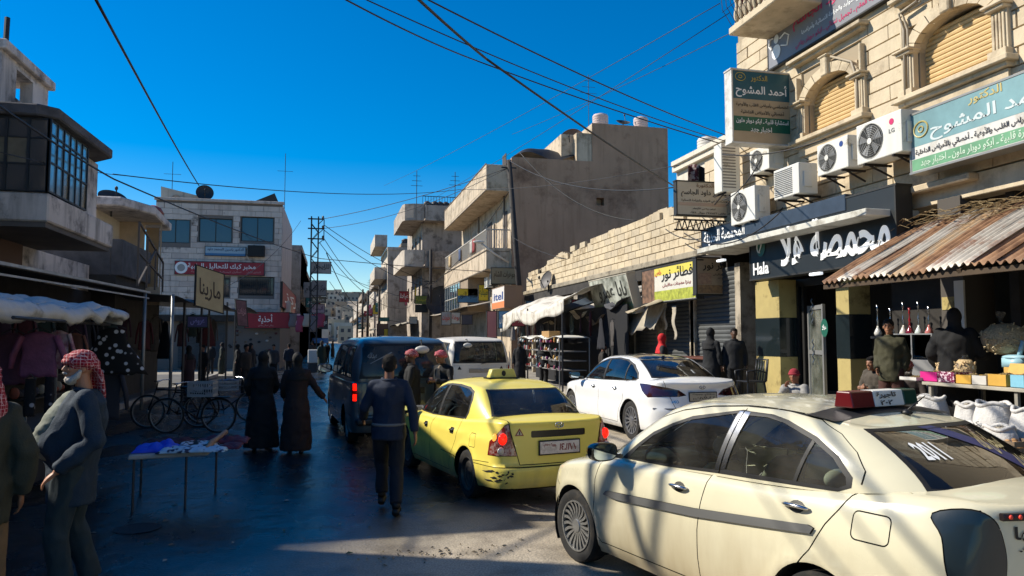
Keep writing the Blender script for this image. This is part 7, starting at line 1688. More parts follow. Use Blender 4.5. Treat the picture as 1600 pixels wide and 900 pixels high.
# torn awning cloth under the tilted sign
TORN=mat('torn_canvas',(.42,.37,.29),.9,var=.3,vscale=4)
def cloth_strip(label,pts_top,drop,X,m_,seed,ragged=.4,name='torn_awning',cat='awning'):
 q=MB();n=26
 T_=[Vector(p) for p in pts_top]
 def tp(a):k=a*(len(T_)-1);i=min(int(k),len(T_)-2);return T_[i].lerp(T_[i+1],k-i)
 def fn(a,c):
  p=tp(a);d=drop*(1+ragged*nz(a*6+seed,seed)+ragged*.7*nz(a*17,seed));return p+Vector((-.35*c+.12*math.sin(a*20+seed)*c,.06*math.sin(a*31)*c,-d*c-.15*math.sin(PI*c)*0))
 q.grid(fn,n,7);return solo(q,name,[m_],label,cat,smooth=True,fixn=False,solid=.006)
cloth_strip('torn canvas hanging in tatters under the tilted grey sign',[onX(925,492,9.0),onX(960,480,9.0),onX(1000,478,9.0),onX(1045,468,9.0)],.75,9,TORN,3,.6)
for i,(u,v,L_) in enumerate(((1053,478,.9),(1038,470,.8),(935,500,1.0),(985,470,.9))):
 p=onX(u,v,8.9);q=MB().grid(lambda a,c:(p.x+.03*math.sin(c*9),p.y+(a-.5)*(.25-.12*c)+.05*math.sin(c*6),p.z-L_*c),4,9)
 solo(q,'canvas_rag',[TORN],('long pale rag hanging in front of the dark shutter','short rag hanging next to the long one by the lit sign','rag hanging at the left end of the torn canvas','rag hanging from the middle of the torn canvas')[i],'rag',smooth=True,fixn=False,solid=.006)
# signs on the low shops
YELS=mat('sign_yellow_white',(.66,.62,.46),.5,var=.3,vscale=2.5,vcol='b8a428');LIM=mat('print_lime',(.45,.48,.06),.5,var=.5,vscale=9);REDP=mat('print_red',(.50,.05,.03),.5);BRN=mat('print_brown_dark','2e1c10',.6)
X_=8.75;pa,pb=onX(1003,424,X_),onX(1007,475,X_);pe=onX(1087,404,X_)
g=sign('shop_sign','sunlit yellow and white bakery sign with lime printed pastries, on the low shops',(X_,pa.y,pa.z),U_R,DN,pa.y-pe.y,pa.z-pb.z,.20,mat('sign_pale',(.60,.57,.48),.5,var=.1),DEDGE,
 [('فطائر نور',.40,.06,.95,.44,INKB),('بيتزا معجنات مناقيش',.42,.48,.92,.60,mat('print_red_pale','8a4a4a',.6)),('خاص',.28,.06,.40,.26,REDP)],
 [(.0,.0,.26,1,mat('print_face_brown',(.22,.12,.07),.6,var=.7,vscale=7)),(.26,.02,.98,.24,mat('print_yellow',(.62,.52,.08),.5)),(.26,.68,.99,.97,LIM)])
Yb_=pe.y-.02;c0=onY(1088,402,Yb_);c1=onY(1156,461,Yb_)
g=sign('projecting_sign','brown shaded bakery sign facing the camera with black Arabic title and chef drawing',(c0.x,Yb_,c0.z),U_F,DN,c1.x-c0.x,c0.z-c1.z,.18,mat('sign_brown_shade',(.44,.33,.21),.6,var=.25,vscale=3),DEDGE,
 [('فطائر نور',.14,.10,.92,.36,INKB),('بيتزا معجنات مناقيش',.38,.42,.95,.49,BRN),('لحمة جبنة زعتر',.48,.52,.90,.58,BRN)],[(.02,.74,.98,.96,mat('print_pastries',(.20,.13,.07),.6,var=.8,vscale=14,vcol='a8845a')),(.04,.42,.34,.72,mat('print_chef',(.30,.17,.12),.6,var=.9,vscale=16,vcol='b8987a'))])
# tilted grey-green sign
p0,p1,p2=onX(920,440,8.35),onX(978,427,8.35),onX(941,490,8.62)
u_=(p1-p0).normalized();v_=(p2-p0);v_=(v_-u_*v_.dot(u_)).normalized()
g=sign('tilted_sign','sagging grey and green sign with big dark Arabic letters',p0,u_,v_,(p1-p0).length,((p2-p0)).length*.97,.28,mat('sign_grey_green',(.50,.51,.43),.6,var=.35,vscale=2.5,vcol='5a5c50'),mat('sign_edge_tan',(.42,.38,.30),.7),
 [('بابا عمرو',.20,.14,.92,.66,mat('print_charcoal','26261f',.6)),('للمفروشات',.20,.74,.90,.90,mat('print_moss',(.20,.28,.12),.6))],[(.0,.70,1,1,mat('print_moss_pale',(.34,.42,.22),.6,var=.4,vscale=8))])  # charcoal is the letters' own print colour
# satellite dish on the low roof, small dark lamps
def dish(label,p,r,d,m_,grp='satellite dishes',mast=.5):
 """p: dish centre, d: direction it faces"""
 d=Vector(d).normalized();rot=d.to_track_quat('Z','Y').to_matrix();p=Vector(p);t=anchor('satellite_dish',label,'satellite dish',p-UP*(r+mast),grp)
 pr=[(0.001,-.16*r*2)]+[(r*k/8,-.16*r*2*(1-(k/8)**2)) for k in range(1,9)]+[(r,.01),(r*.98,-.02*r)]+[(r*k/8,-.16*r*2*(1-(k/8)**2)-.02*r) for k in range(7,0,-1)]
 q=MB().lathe(pr,28,p,rot,caps=False);build(q,'reflector',[m_],t,world=True,smooth=True)
 q=MB().tube([p+rot@Vector((0,-r*.9,0)),p+rot@Vector((0,-.1*r,r*.85))],.02,5);q.ellip(p+rot@Vector((0,-.05*r,r*.88)),(.05,.05,.07),8,6);build(q,'receiver_arm',[mat('iron_dark','17181c',.6)],t,world=True)
 q=MB().tube([p-d*.2*r,p-d*.35*r-UP*r*.4,p-d*.3*r-UP*(r+mast)],.03,6);build(q,'mast',[mat('iron_dark','17181c',.6)],t,world=True);return t
DSH=mat('dish_dark',(.03,.032,.035),.6,var=.3);DSHG=mat('dish_grey',(.34,.30,.26),.6,var=.2)
p=onX(853,437,9.2);dish('grey satellite dish on the wall at the far end of the low shops',p,.42,(-1,-.3,.35),mat('dish_mid',(.10,.09,.085),.6),mast=.1)
# ================================================================ big bare wall building and its street front
yB=38.1;XB=9.2
BW=mat('bare_plaster',(.42,.27,.175),.95,var=.14,vscale=.7,streak=.30,dirt='5e4434',dscale=.45,dlo=.50,dhi=.72,bump=.3,bscale=6)
CRMW=mat('cream_render',(.58,.47,.34),.88,var=.22,vscale=1.2,streak=.5,dirt='66543c',dscale=1.4,dlo=.50,dhi=.72,bump=.3,bscale=10)
p0,p1,p2,p3=onY(803,245,yB),onY(925,250,yB),onY(925,192,yB),onY(1043,195,yB)
z_lo,z_hi=p0.z,p2.z;xs_,xe_=p2.x,p3.x;print('bare',p0,p2,p3)
BB=anchor('bare_wall_building','tall building with a huge bare brown plaster side wall and rooftop tanks','building',(12,42,0))
hole=(onY(932,315,yB),onY(944,308,yB))
q=MB();wallface(q,(XB,yB,0),U_F,xe_-XB,z_lo,[(hole[0].x-XB,onY(938,321,yB).z,hole[1].x-XB,onY(938,309,yB).z)],.5)
q.prism([(XB,z_lo),(xs_,z_lo),(xs_,z_hi),(xe_,z_hi),(xe_,z_lo)],yB,yB+.01,'Y');build(q,'side_wall',[BW],BB,world=True)
q=MB();q.box(XB+.02,xe_-.02,yB+.55,54,0,z_lo-.9);build(q,'body',[CRMW],BB,world=True)
q=MB();q.box(xs_,xe_-.02,yB+.02,46,z_lo-.9,z_hi-.02);build(q,'stair_tower',[CRMW],BB,world=True)
q=MB();q.box(xs_-1.6,xs_-.02,yB+.6,yB+4,z_lo-.9,z_lo+1.6);q.box(xs_-.9,xs_-.02,yB+.02,yB+1.2,z_lo,z_hi-.6);build(q,'roof_room',[CRMW],BB,world=True)
q=MB();q.box(XB,XB+.25,yB+.01,54,z_lo-.9,z_lo-.05);q.box(XB+.25,xs_,yB+.01,yB+.25,z_lo-.9,z_lo-.08);build(q,'parapet',[BW],BB,world=True)
# tarpaulin and pipes over the lower roof
q=MB().grid(lambda a,c:(XB+.2+a*4.4,yB+.3+c*2.0,z_lo+.15+.25*math.sin(a*9)*math.sin(c*4+1)+.75*math.sin(PI*min(1,a*1.1))*math.sin(PI*c*.9+.1)),24,8)
solo(q,'roof_tarpaulin',[mat('tarp_black',(.012,.012,.014),.6)],'black tarpaulin heaped on the lower roof of the bare wall building','tarpaulin',smooth=True,fixn=False)
dish('large brown satellite dish on the stepped roof of the bare wall building',onY(893,220,yB+1.0),.75,(-.6,-1,.25),mat('dish_brown',(.10,.06,.045),.6),mast=.2)
TANKM=mat('tank_pink',(.60,.47,.44),.6,var=.1,vscale=1);TANKR=mat('tank_red',(.36,.05,.06),.6);TANKB=mat('tank_black',(.03,.03,.035),.6)
def tank(label,p,r,h,m_,grp='rooftop water tanks'):
 t=anchor('water_tank',label,'water tank',p,grp);pr=[(r*.96,0)]
 k=6
 for i in range(k):pr += [(r,h*.86*(i+.1)/k),(r,h*.86*(i+.75)/k),(r*.955,h*.86*(i+.88)/k)]
 pr += [(r*.9,h*.90),(r*.55,h*.96),(r*.3,h*.97)]
 build(MB().lathe(pr,24,p),'drum',[m_],t,world=True,smooth=35);build(MB().lathe([(r*.3,h*.96),(r*.3,h),(.001,h*1.01)],16,p),'lid',[m_],t,world=True,smooth=35);return t
q=onY(938,190,yB+1.2);tank('pale pink ribbed water tank on the left edge of the bare wall roof',(q.x,q.y,z_hi),.45,.95,TANKM);q=onY(1001,190,yB+1.2);tank('pale pink ribbed water tank on the right of the bare wall roof',(q.x,q.y,z_hi),.42,.95,TANKM)
q=onY(1019,190,yB+1.6);tank('small black water tank beside the right pink tank',(q.x,q.y,z_hi),.28,.48,TANKB)
dish('low dark dish between the two pink tanks',onY(974,190,yB+1.5),.42,(0,-.5,1),DSH,mast=.1)
def mast(label,p,h,r=.02,arms=3,grp='rooftop antennas'):
 p=Vector(p);q=MB().tube([p,p+UP*h],r,5)
 for i in range(arms):z=h*(.7+.1*i);q.tube([p+Vector((-.5+.1*i,0,z)),p+Vector((.5-.1*i,0,z))],r*.6,4)
 return solo(q,'antenna',[mat('iron_dark','17181c',.6)],label,'antenna',group=grp)
q=onY(920,190,yB+1);mast('tall thin antenna at the left corner of the bare wall roof',(q.x,q.y,z_hi-.5),3.6,.018)
# street front of the same block: balconies over the pavement, cream parapets, blue glazed bay
def balc(parent,X,pr,ya,yb,z0,h,m_,slab=.18,rail='solid',m2=None):
 """pr: how far it stands out of the facade plane X"""
 q=MB();q.box(X-pr,X,yb,ya,z0-slab,z0);build(q,'balcony_slab',[m2 or m_],parent,world=True,bevel=.02)
 if rail == 'solid':
  q=MB();q.box(X-pr,X-pr+.12,yb,ya,z0,z0+h);q.box(X-pr+.12,X,yb,yb+.12,z0,z0+h);q.box(X-pr+.12,X,ya-.12,ya,z0,z0+h);build(q,'balcony_parapet',[m_],parent,world=True,bevel=.01)
 else:
  q=MB()
  for i in range(int((ya-yb)/.14)):q.box(X-pr+.02,X-pr+.05,yb+i*.14,yb+i*.14+.035,z0,z0+h)
  for i in range(int(pr/.14)):q.box(X-pr+i*.14,X-pr+i*.14+.035,yb+.02,yb+.05,z0,z0+h)
  q.box(X-pr,X-pr+.07,yb,ya,z0+h,z0+h+.06);q.box(X-pr+.08,X,yb,yb+.07,z0+h,z0+h+.06);build(q,'balcony_railing',[mat('railing_grey',(.40,.37,.32),.6)],parent,world=True)['kind']='stuff'
CB=BB;z3=onX(760,300,XB-1.3).z
za=onY(790,258,yB+.3).z
yb_,ya_=yB+.2,53.5
e=MB();
# three storeys: floors near 3.6, 6.9, 9.9
q=MB();wallface(q,(XB-.02,ya_,0),U_R,ya_-yB,z_lo-.9,[(ya_-50,7.2,ya_-48.8,9.2),(ya_-46,7.2,ya_-44.5,9.3),(ya_-42,7.2,ya_-40.5,9.3),(ya_-50,4.1,ya_-48.5,5.9)],.3);build(q,'front_wall',[CRMW],CB,world=True)
for y0_ in (48.8,44.5,40.5):window(CB,(XB-.02,ya_,0),U_R,ya_-y0_-1.4,7.25,ya_-y0_,9.2,.2,FRAMED,PANE)
balc(CB,XB,1.35,ya_,yb_,9.95,1.25,CRMW);balc(CB,XB,1.35,ya_-.3,yb_,6.7,.95,CRMW,rail='bars');
q=MB();q.box(XB-1.35,XB,yb_,ya_,5.55,6.50);build(q,'balcony_skirt',[CRMW],CB,world=True,bevel=.02)
q=MB();q.box(XB-1.30,XB,44,ya_-.2,3.5,5.54);build(q,'bay',[mat('bay_brown',(.30,.23,.16),.85,var=.2)],CB,world=True)
window(CB,(XB-1.31,ya_-.3,3.5),U_R,.2,.1,6.5,2.0,-.02,FRAMEW,PANEB,nx=6,nz_=2)
ac_unit('small air conditioner below the barred balcony of the bare wall building',(XB-.9,40.6,5.0),U_R,.8,.6,.3,None,False,'air conditioners on the bare wall building');ac_unit('second air conditioner tucked beside the utility pole',(XB-.9,39.2,5.1),U_R,.8,.6,.3,None,False,'air conditioners on the bare wall building')
for i,(y,zz) in enumerate(((39.6,7.6),(42.2,6.0),(47.0,9.0))):build(MB().tube([(XB-.08,y,zz-3),(XB-.08,y,zz+2.6)],.06,6),'drain_pipe',[mat('pipe_grey',(.22,.19,.16),.7)],CB,world=True,smooth=True)
for y0,y1,z0 in ((39.0,40.0,6.75),(43.0,44.3,6.75),(39.2,40.1,10.0)):build(MB().box(XB-.06,XB-.03,y0,y1,z0,z0+2.1),'balcony_door',[mat('door_brown_dark',(.05,.035,.025),.7)],CB,world=True)
q=MB()
for z in (5.5,6.52,9.77,11.2):q.box(XB-1.38,XB-1.34,yb_,ya_,z,z+.05)
build(q,'edge_band',[mat('edge_stain',(.16,.13,.10),.9,var=.5)],CB,world=True)['kind']='stuff'
for i,(y,c) in enumerate(((41.2,'8a3a3a'),(42.0,'a8a49c'),(46.0,'3a4a6a'),(50.2,'b8a078'))):
 solo(MB().grid(lambda a,b_:(XB-1.42-.03*math.sin(a*9),y+.7*a,7.55-.75*b_+.02*math.sin(a*14)),8,4),'laundry',[mat('wash_'+c,c,.85)],['dusky red','pale','blue','tan'][i]+' cloth hung over the barred balcony','laundry',group='washing on the barred balcony',smooth=True,fixn=False,solid=.01)
# white stepped house behind the cream doctor sign
WH=anchor('white_house','white stepped house behind the stone parapet with small dark windows','building',(16,26,0));WHM=mat('white_render',(.62,.56,.46),.85,var=.1,streak=.2)
q=MB();wallface(q,(13.5,27.3,0),U_R,10.3,8.6,[(4,6.4,4.6,7.3),(8,6.6,8.7,7.6)],.25);q.box(13.8,24,17,27.28,0,8.6);q.box(13.3,13.6,17,27.3,8.6,8.8);build(q,'wall',[WHM],WH,world=True)
q=MB();q.box(13.2,24,20,27.2,8.8,9.0);q.box(15,24,17,26,9.0,10.2);build(q,'upper_storey',[WHM],WH,world=True,bevel=.02)
q=MB();wallface(q,(13.3,16.9,0),U_F,8,8.6,[(1.2,6.2,2.0,7.2)],.25);build(q,'end_wall',[WHM],WH,world=True)
tank('white water tank on the white stepped house',(14.2,26,9.0),.4,.8,mat('tank_white',(.6,.56,.5),.6));
q=MB().grid(lambda a,c:onY(1075+a*42,285-25+c*26,21)+Vector((0,.1*math.sin(a*14),.08*math.sin(a*9)*(1-c))),12,5);solo(q,'laundry',[patmat('laundry_print','blot','a09088','4a1c20',9,.9,.5)],'red and white washing hung above the cream doctor sign','laundry',smooth=True,fixn=False,solid=.01)
q=MB().grid(lambda a,c:onY(1092+a*30,262+c*22,20.8)+Vector((0,.1*math.sin(a*14),.10*math.sin(a*9+1)*(1-c))),12,5);solo(q,'laundry',[mat('laundry_black','0c0c0e',.9)],'black washing hung right of the red and white washing','laundry',smooth=True,fixn=False,solid=.01)
# ================================================================ buildings farther along the right side
def bldg(label,X0,X1,Ya,Yb,H,wallm,floors,side='R',fronts=None,name='building',win=PANE,wfront=True,wend=True,cat='building',par=.5,ww=1.2,wh=1.35,gap=2.4,z1=3.9,fh=3.1,fm=FRAMED,seed=0):
 """box building: Ya near end, Yb far end; street face at X0 (right side) or X1 (left side)"""
 t=anchor(name,label,cat,((X0+X1)/2,(Ya+Yb)/2,0));rr=random.Random(seed);L_=Yb-Ya
 xf=X0 if side == 'R' else X1;holes=[];of=Vector((xf,Yb,0)) if side == 'R' else Vector((xf,Ya,0));uf=U_R if side == 'R' else U_L
 if wfront:
  n=max(1,int(L_/gap))
  for f in range(floors-1):
   for i in range(n):
    c=(i+.5)*L_/n;z=z1+f*fh+.9
    if z+wh < H-.2:holes.append((c-ww/2,z,c+ww/2,z+wh))
 q=MB();wallface(q,of,uf,L_,H,holes,.2)
 he=[]
 if wend:
  n=max(1,int(abs(X1-X0)/(gap*1.3)))
  for f in range(floors-1):
   for i in range(n):
    c=(i+.5)*(X1-X0)/n;z=z1+f*fh+.9
    if z+wh < H-.2 and rr.random() < .8:he.append((c-ww/2,z,c+ww/2,z+wh))
 wallface(q,(X0,Ya,0),U_F,X1-X0,H,he,.2)
 q.box(X0+.25,X1-.02,Ya+.25,Yb,0,H-.02);q.quad((X1,Ya,0),(X1,Yb,0),(X1,Yb,H),(X1,Ya,H));q.quad((X0,Ya,H-.01),(X1,Ya,H-.01),(X1,Yb,H-.01),(X0,Yb,H-.01))
 build(q,'wall',[wallm],t,world=True)
 for h in holes:window(t,of,uf,*h,.16,fm,win)
 for h in he:window(t,(X0,Ya,0),U_F,*h,.16,fm,win)
 if par:q=MB();q.box(X0-.06,X1+.06,Ya-.06,Ya+.12,H,H+par);q.box(xf-.06 if side == 'R' else xf-.12,xf+.12 if side == 'R' else xf+.06,Ya+.12,Yb,H,H+par);build(q,'parapet',[wallm],t,world=True)
 return t
GREYR=mat('grey_render',(.46,.39,.32),.9,var=.25,vscale=.9,streak=.55,dirt='3a3028',dscale=1.1,dlo=.50,dhi=.72);PALER=mat('pale_render',(.60,.52,.42),.88,var=.22,vscale=1,streak=.5,dirt='5a4c38',dscale=1.3,dlo=.52,dhi=.74)
BROWNR=mat('brown_render',(.30,.23,.17),.9,var=.25,vscale=1,streak=.3)
# rounded balcony building with red tank
X0=8.4;Ya3=58.0;H3=onY(690,333,Ya3).z;xr=onY(735,333,Ya3).x;xl=onY(660,333,Ya3).x;print('b3',H3,xl,xr)
t=bldg('grey four storey corner house with rounded balconies and a red rooftop tank',xl,xr+3,Ya3,70,H3,GREYR,4,seed=2,z1=4.2,fh=3.6,gap=3.0,par=.6)
def rbalc(parent,xc,y0,y1,z0,h,pr,m_):
 q=MB();pts=[(xc,y0-1.3),(xc-pr*.5,y0-1.25),(xc-pr*.9,y0-.9),(xc-pr,y0-.3),(xc-pr,y1),(xc,y1)]
 q.prism(pts,z0-.2,z0,'Z');q2=pts[:-1]
 for a,b in zip(q2[:-1],q2[1:]):q.bar((a[0],a[1],z0+h/2),(b[0],b[1],z0+h/2),.12,h) if False else q.add([(a[0],a[1],z0),(b[0],b[1],z0),(b[0],b[1],z0+h),(a[0],a[1],z0+h),(a[0]+.08,a[1]+.08,z0),(b[0]+.08,b[1]+.08,z0),(b[0]+.08,b[1]+.08,z0+h),(a[0]+.08,a[1]+.08,z0+h)],[(0,1,2,3),(7,6,5,4),(3,2,6,7)])
 build(q,'rounded_balcony',[m_],parent,world=True,smooth=30)
for z in (7.6,11.2):rbalc(t,xl,Ya3+.2,66,z,1.1,1.6,PALER if z < 9 else GREYR)
q=MB();q.box(xl+.1,xr+3,Ya3-1.25,Ya3-1.1,11.2,12.2);q.box(xl+.1,xr+3,Ya3-1.25,Ya3,11.0,11.2);q.box(xl+.1,xr+3,Ya3-1.25,Ya3-1.1,7.6,8.6);q.box(xl+.1,xr+3,Ya3-1.25,Ya3,7.4,7.6);build(q,'end_balcony',[GREYR],t,world=True)
q=MB();q.box(xl-1.2,xl+1.5,Ya3+6,Ya3+9.5,H3+.2,H3+.5);build(q,'roof_slab',[PALER],t,world=True,bevel=.03)
q=onY(644,340,Ya3+7.5);tank('red ribbed water tank on the slab of the corner house',(q.x,Ya3+7.5,H3+.5),.72,1.35,TANKR,'rooftop tanks of the corner house')
for i,(u,lb) in enumerate(((668,'first'),(680,'second'),(688,'third'),(697,'fourth'),(707,'fifth'))):
 q=onY(u,330,Ya3+1);tank('black roof tank, %s from the left on the grey corner house' % lb,(q.x,Ya3+1.2,H3+.0),.30,1.15,TANKB,'black tanks on the grey corner house')
q=MB()
for i in range(40):x=xl+i*.22;q.box(x,x+.03,Ya3-.03,Ya3,H3+.6,H3+1.3)
q.box(xl,xl+8.8,Ya3-.04,Ya3+.01,H3+1.28,H3+1.33);build(q,'roof_railing',[mat('iron_dark','17181c',.6)],t,world=True)['kind']='stuff'
q=onY(655,320,60);mast('antenna with crossbars left of the red tank',(q.x,62,H3),4.2,.03);q=onY(714,330,58);mast('antenna at the right of the grey corner house roof',(q.x,59,H3),3.6,.03)
# sign boards on it
def fsign(label,u0,v0,u1,v1,Y,face,txt=None,tm=None,th=.15,bands=(),edge=DEDGE,g=None):
 a,b=onY(u0,v0,Y),onY(u1,v1,Y);return sign('wall_sign',label,(a.x,Y,a.z),U_F,DN,b.x-a.x,a.z-b.z,th,face,edge,[(txt,.08,.2,.92,.75,tm or WHT)] if txt else [],bands,group=g)
def xsign(label,u0,v0,u1,v1,X,face,txt=None,tm=None,th=.15,bands=(),left=False):
 a=onX(u0,v0,X);b=onX(u1,v1,X);u_=U_L if left else U_R
 zt_=a.z;zb_=onX(u0,v1,X).z;return sign('wall_sign',label,(X,a.y,zt_),u_,DN,abs(b.y-a.y),max(.2,zt_-zb_),th,face,DEDGE,[(txt,.08,.2,.92,.75,tm or WHT)] if txt else [],bands)
REDS=mat('sign_red',(.33,.012,.025),.45,var=.15,vscale=3);YELB=mat('sign_yellow',(.60,.46,.03),.5);BLUS=mat('sign_blue',(.04,.16,.32),.5);GRY=mat('sign_lightgrey',(.34,.33,.31),.6,var=.2,vscale=3);OLV=mat('sign_olive',(.22,.24,.04),.6);PNK=mat('sign_pink',(.50,.12,.20),.5)
fsign('red and white small sign on the pale tower beyond the corner house',624,455,639,472,64,REDS,'عيادة');fsign('olive green sign board beside the street pole on the corner house',649,462,668,475,57.8,OLV,'صيدلية',YELB);fsign('black board below the olive green one',649,476,668,488,57.7,mat('sign_black','08090a',.4))
dish('big black satellite dish on the first floor of the grey corner house',onY(691,470,56),1.25,(-.3,-1,.35),DSH,mast=.3)
# pale tower and lower houses beyond, down to the end of the street
xa=onY(606,400,72).x;tw=bldg('pale narrow tower house left of the grey corner house',xa,xa+6,72,82,onY(620,391,72).z,PALER,4,seed=5,gap=2.6,par=.3)
for z in (7.8,11):balc(tw,xa,1.2,82,73,z,1.0,PALER)
seqR=[(86,96,12.5,7.6,BROWNR,'narrow brown house with a dark end wall beyond the pale tower'),(98,112,10.2,7.4,PALER,'pale three storey house halfway down the right side'),(114,130,11.5,7.2,GREYR,'grey house with balconies halfway down the right side'),
  (133,150,9.8,7.0,PALER,'cream house with a stepped roof farther down on the right'),(153,175,11.2,6.8,BROWNR,'brown house far down the right side'),(180,205,10.6,6.6,PALER,'pale house far down the right side'),(210,245,11.0,6.4,GREYR,'last grey house on the right before the hill')]
for i,(ya,yb,h,x0,m_,lb) in enumerate(seqR):
 t=bldg(lb,x0,x0+9,ya,yb,h,m_,4,seed=i+10,gap=3.2,par=.4)
 for z in (6.9,10.0)[:2 if h > 11 else 1]:balc(t,x0,1.2,yb-1,ya+1,z,.95,m_)
 if i % 2 == 0:tank('white rooftop tank on the house number %s down the right side' % ('one','two','three','four','five','six','seven')[i] if False else ['white tank on the brown house roof beyond the pale tower','','white tank on the roof of the grey balconied house','','white tank on the far brown house','','white tank on the last grey house'][i],(x0+2,ya+3,h),.7,1.3,mat('tank_white',(.6,.56,.5),.6))
fsign('teal sign hanging on the house beyond the pale tower',592,496,608,502,70,mat('sign_teal',(.03,.16,.15),.5));fsign('brown board under the pale tower',589,506,606,524,66,mat('sign_brown',(.16,.10,.07),.6));fsign('tiny yellow sign under the pale tower',600,514,606,530,64,YELB)
rt=random.Random(91);pl_=['near','middle','far']
for i,(ya,yb,h,x0,m_,lb) in enumerate(seqR):
 sh=' '.join(lb.split()[:3])
 for k in range(3):
  y=ya+(yb-ya)*(.2+.3*k);x=x0+rt.uniform(.6,2.5);s_='%s of three on the roof of the %s' % (pl_[k],lb.split(' the')[0].split(' with')[0])
  if (i+k) % 3 == 0:dish('dark dish, '+s_,(x,y,h+.6),.6,(-.5,-1,.4),DSH,'dishes down the right side',mast=.2)
  elif (i+k) % 3 == 1:tank('black tank, '+s_,(x,y,h+.4),.5,1.2,TANKB,'tanks down the right side')
  else:mast('antenna, '+s_,(x,y,h),rt.uniform(2,3.5),.04,3,'antennas down the right side')
 q=MB();q.box(x0+2.5,x0+6,ya+2,ya+6,h,h+2.4);solo(q,'roof_room',[m_],'flat roofed stair room on top of the %s' % lb.split(' the')[0].split(' with')[0],'roof room')
# left side beyond the crossing
seqL=[(62,76,9.0,GREYR,'grey house behind the stack of shop signs on the left'),(79,95,8.4,BROWNR,'brown house down the left side beyond the sign stack'),(98,118,8.8,GREYR,'far grey house on the left side'),(122,150,7.6,PALER,'pale low house on the left side'),(155,190,7.0,BROWNR,'low brown house on the left near the hill'),(195,240,6.4,PALER,'last pale house on the left before the hill')]
for i,(ya,yb,h,m_,lb) in enumerate(seqL):bldg(lb,-14,-2.6-.15*i,ya,yb,h,m_,3,side='L',seed=30+i,gap=3.2,par=.4)
rs=random.Random(51);pal=[(REDS,'red'),(YELB,'yellow'),(BLUS,'blue'),(GRY,'grey'),(PNK,'pink'),(mat('sign_teal',(.03,.16,.15),.5),'teal'),(mat('sign_cream2',(.5,.46,.36),.6),'cream')]
wd=['الشام','النور','مطعم','صيدلية','حلويات','موبايل','أحذية','مكتبة'];od=['first','second','third','fourth','fifth','sixth','seventh','eighth','ninth','tenth','eleventh','twelfth','thirteenth','fourteenth']
for i in range(14):
 Y=62+i*7.5;m_,nm=pal[(i*3+1) % 7];x=7.6-i*.11-rs.uniform(.8,1.6);z=rs.uniform(3.4,6.2);w_,h_=rs.uniform(1.0,1.7),rs.uniform(.7,1.5)
 sign('projecting_sign','%s sign over the far right pavement, %s in the row going away' % (nm,od[i]),(x,Y,z+h_),U_F,DN,w_,h_,.15,m_,DEDGE,[(wd[i % 8],.12,.25,.88,.7,WHT if nm not in ('cream','grey','yellow') else INKB)],group='projecting signs down the right side')
for i in range(8):
 Y=63+i*9;m_,nm=pal[(i*2+3) % 7];x=-2.7-i*.1+rs.uniform(0,.3);z=rs.uniform(3.2,5.6);w_,h_=rs.uniform(.9,1.4),rs.uniform(.7,1.3)
 sign('projecting_sign','%s sign over the far left pavement, %s in the row going away' % (nm,od[i]),(x,Y,z+h_),U_F,DN,w_,h_,.15,m_,DEDGE,[(wd[i % 8],.12,.25,.88,.7,WHT if nm not in ('cream','grey','yellow') else INKB)],group='projecting signs down the left side')
for i in range(9):
 Y=60+i*10;q=MB().grid(lambda a,c:(6.9-i*.08-1.5*(1-c),Y+7*a,3.0+.35*c+.10*math.sin(a*8+i)),10,3);solo(q,'cloth_awning',[mat('far_awning_%d' % (i % 3),['8a8478','4a4a44','6a5a3a'][i % 3],.85)],'%s cloth awning over the far right pavement, %s going away' % (['pale','dark grey','brown'][i % 3],od[i]),'awning',group='awnings down the right side',smooth=True,fixn=False,solid=.02)
# town on the hill that closes the view
HILLM=mat('dry_hill',(.26,.22,.17),.95,var=.4,vscale=.05)
q=MB();n=26
def hill(x,y):
 k=np.clip((y-255)/300,0,1);return float(k*k*(3-2*k)*30+3*nz(x*.01,y*.012)*k)
vs=[(-260+i*20,250+j*18,hill(-260+i*20,250+j*18)-.3) for j in range(n) for i in range(n)]
q.add(vs,[(j*n+i,j*n+i+1,(j+1)*n+i+1,(j+1)*n+i) for j in range(n-1) for i in range(n-1)]);struct(q,'hill',[HILLM],smooth=True)
rr=random.Random(11);FH=[mat('hill_house_%d' % i,c,.9,var=.2,vscale=.2) for i,c in enumerate(((.50,.40,.28),(.42,.35,.27),(.58,.50,.40),(.36,.28,.20)))]
WDK=mat('far_window',(.05,.05,.055),.6);cnt=0
wordsA=['pale','grey','white','brown'];
for i in range(120):
 y=262+rr.random()**.8*230;cx=-.0;x=rr.uniform(-.115,.055)*y+rr.uniform(-4,4);z=hill(x,y)-1;w_,d_,h_=rr.uniform(4.5,8),rr.uniform(5,8),rr.uniform(3.5,8.5);k=rr.randrange(4)
 t=anchor('hill_house','small %s flat roofed house %s the town on the distant hill' % (['sand coloured','grey','whitish','brown'][k],'low in' if y < 300 else ('halfway up' if y < 390 else 'high up in')),'house',(x,y,z),'flat roofed houses on the distant hill')
 build(MB().box(x-w_/2,x+w_/2,y,y+d_,z,z+h_),'wall',[FH[k]],t,world=True)
 q=MB()
 for f in range(int(h_/3)):
  for g_ in range(int(w_/2.4)):xx=x-w_/2+1+g_*2.4;q.box(xx,xx+1.1,y-.06,y,z+1.6+f*3,z+2.9+f*3)
 if q.v:build(q,'window_row',[WDK],t,world=True)['kind']='stuff'
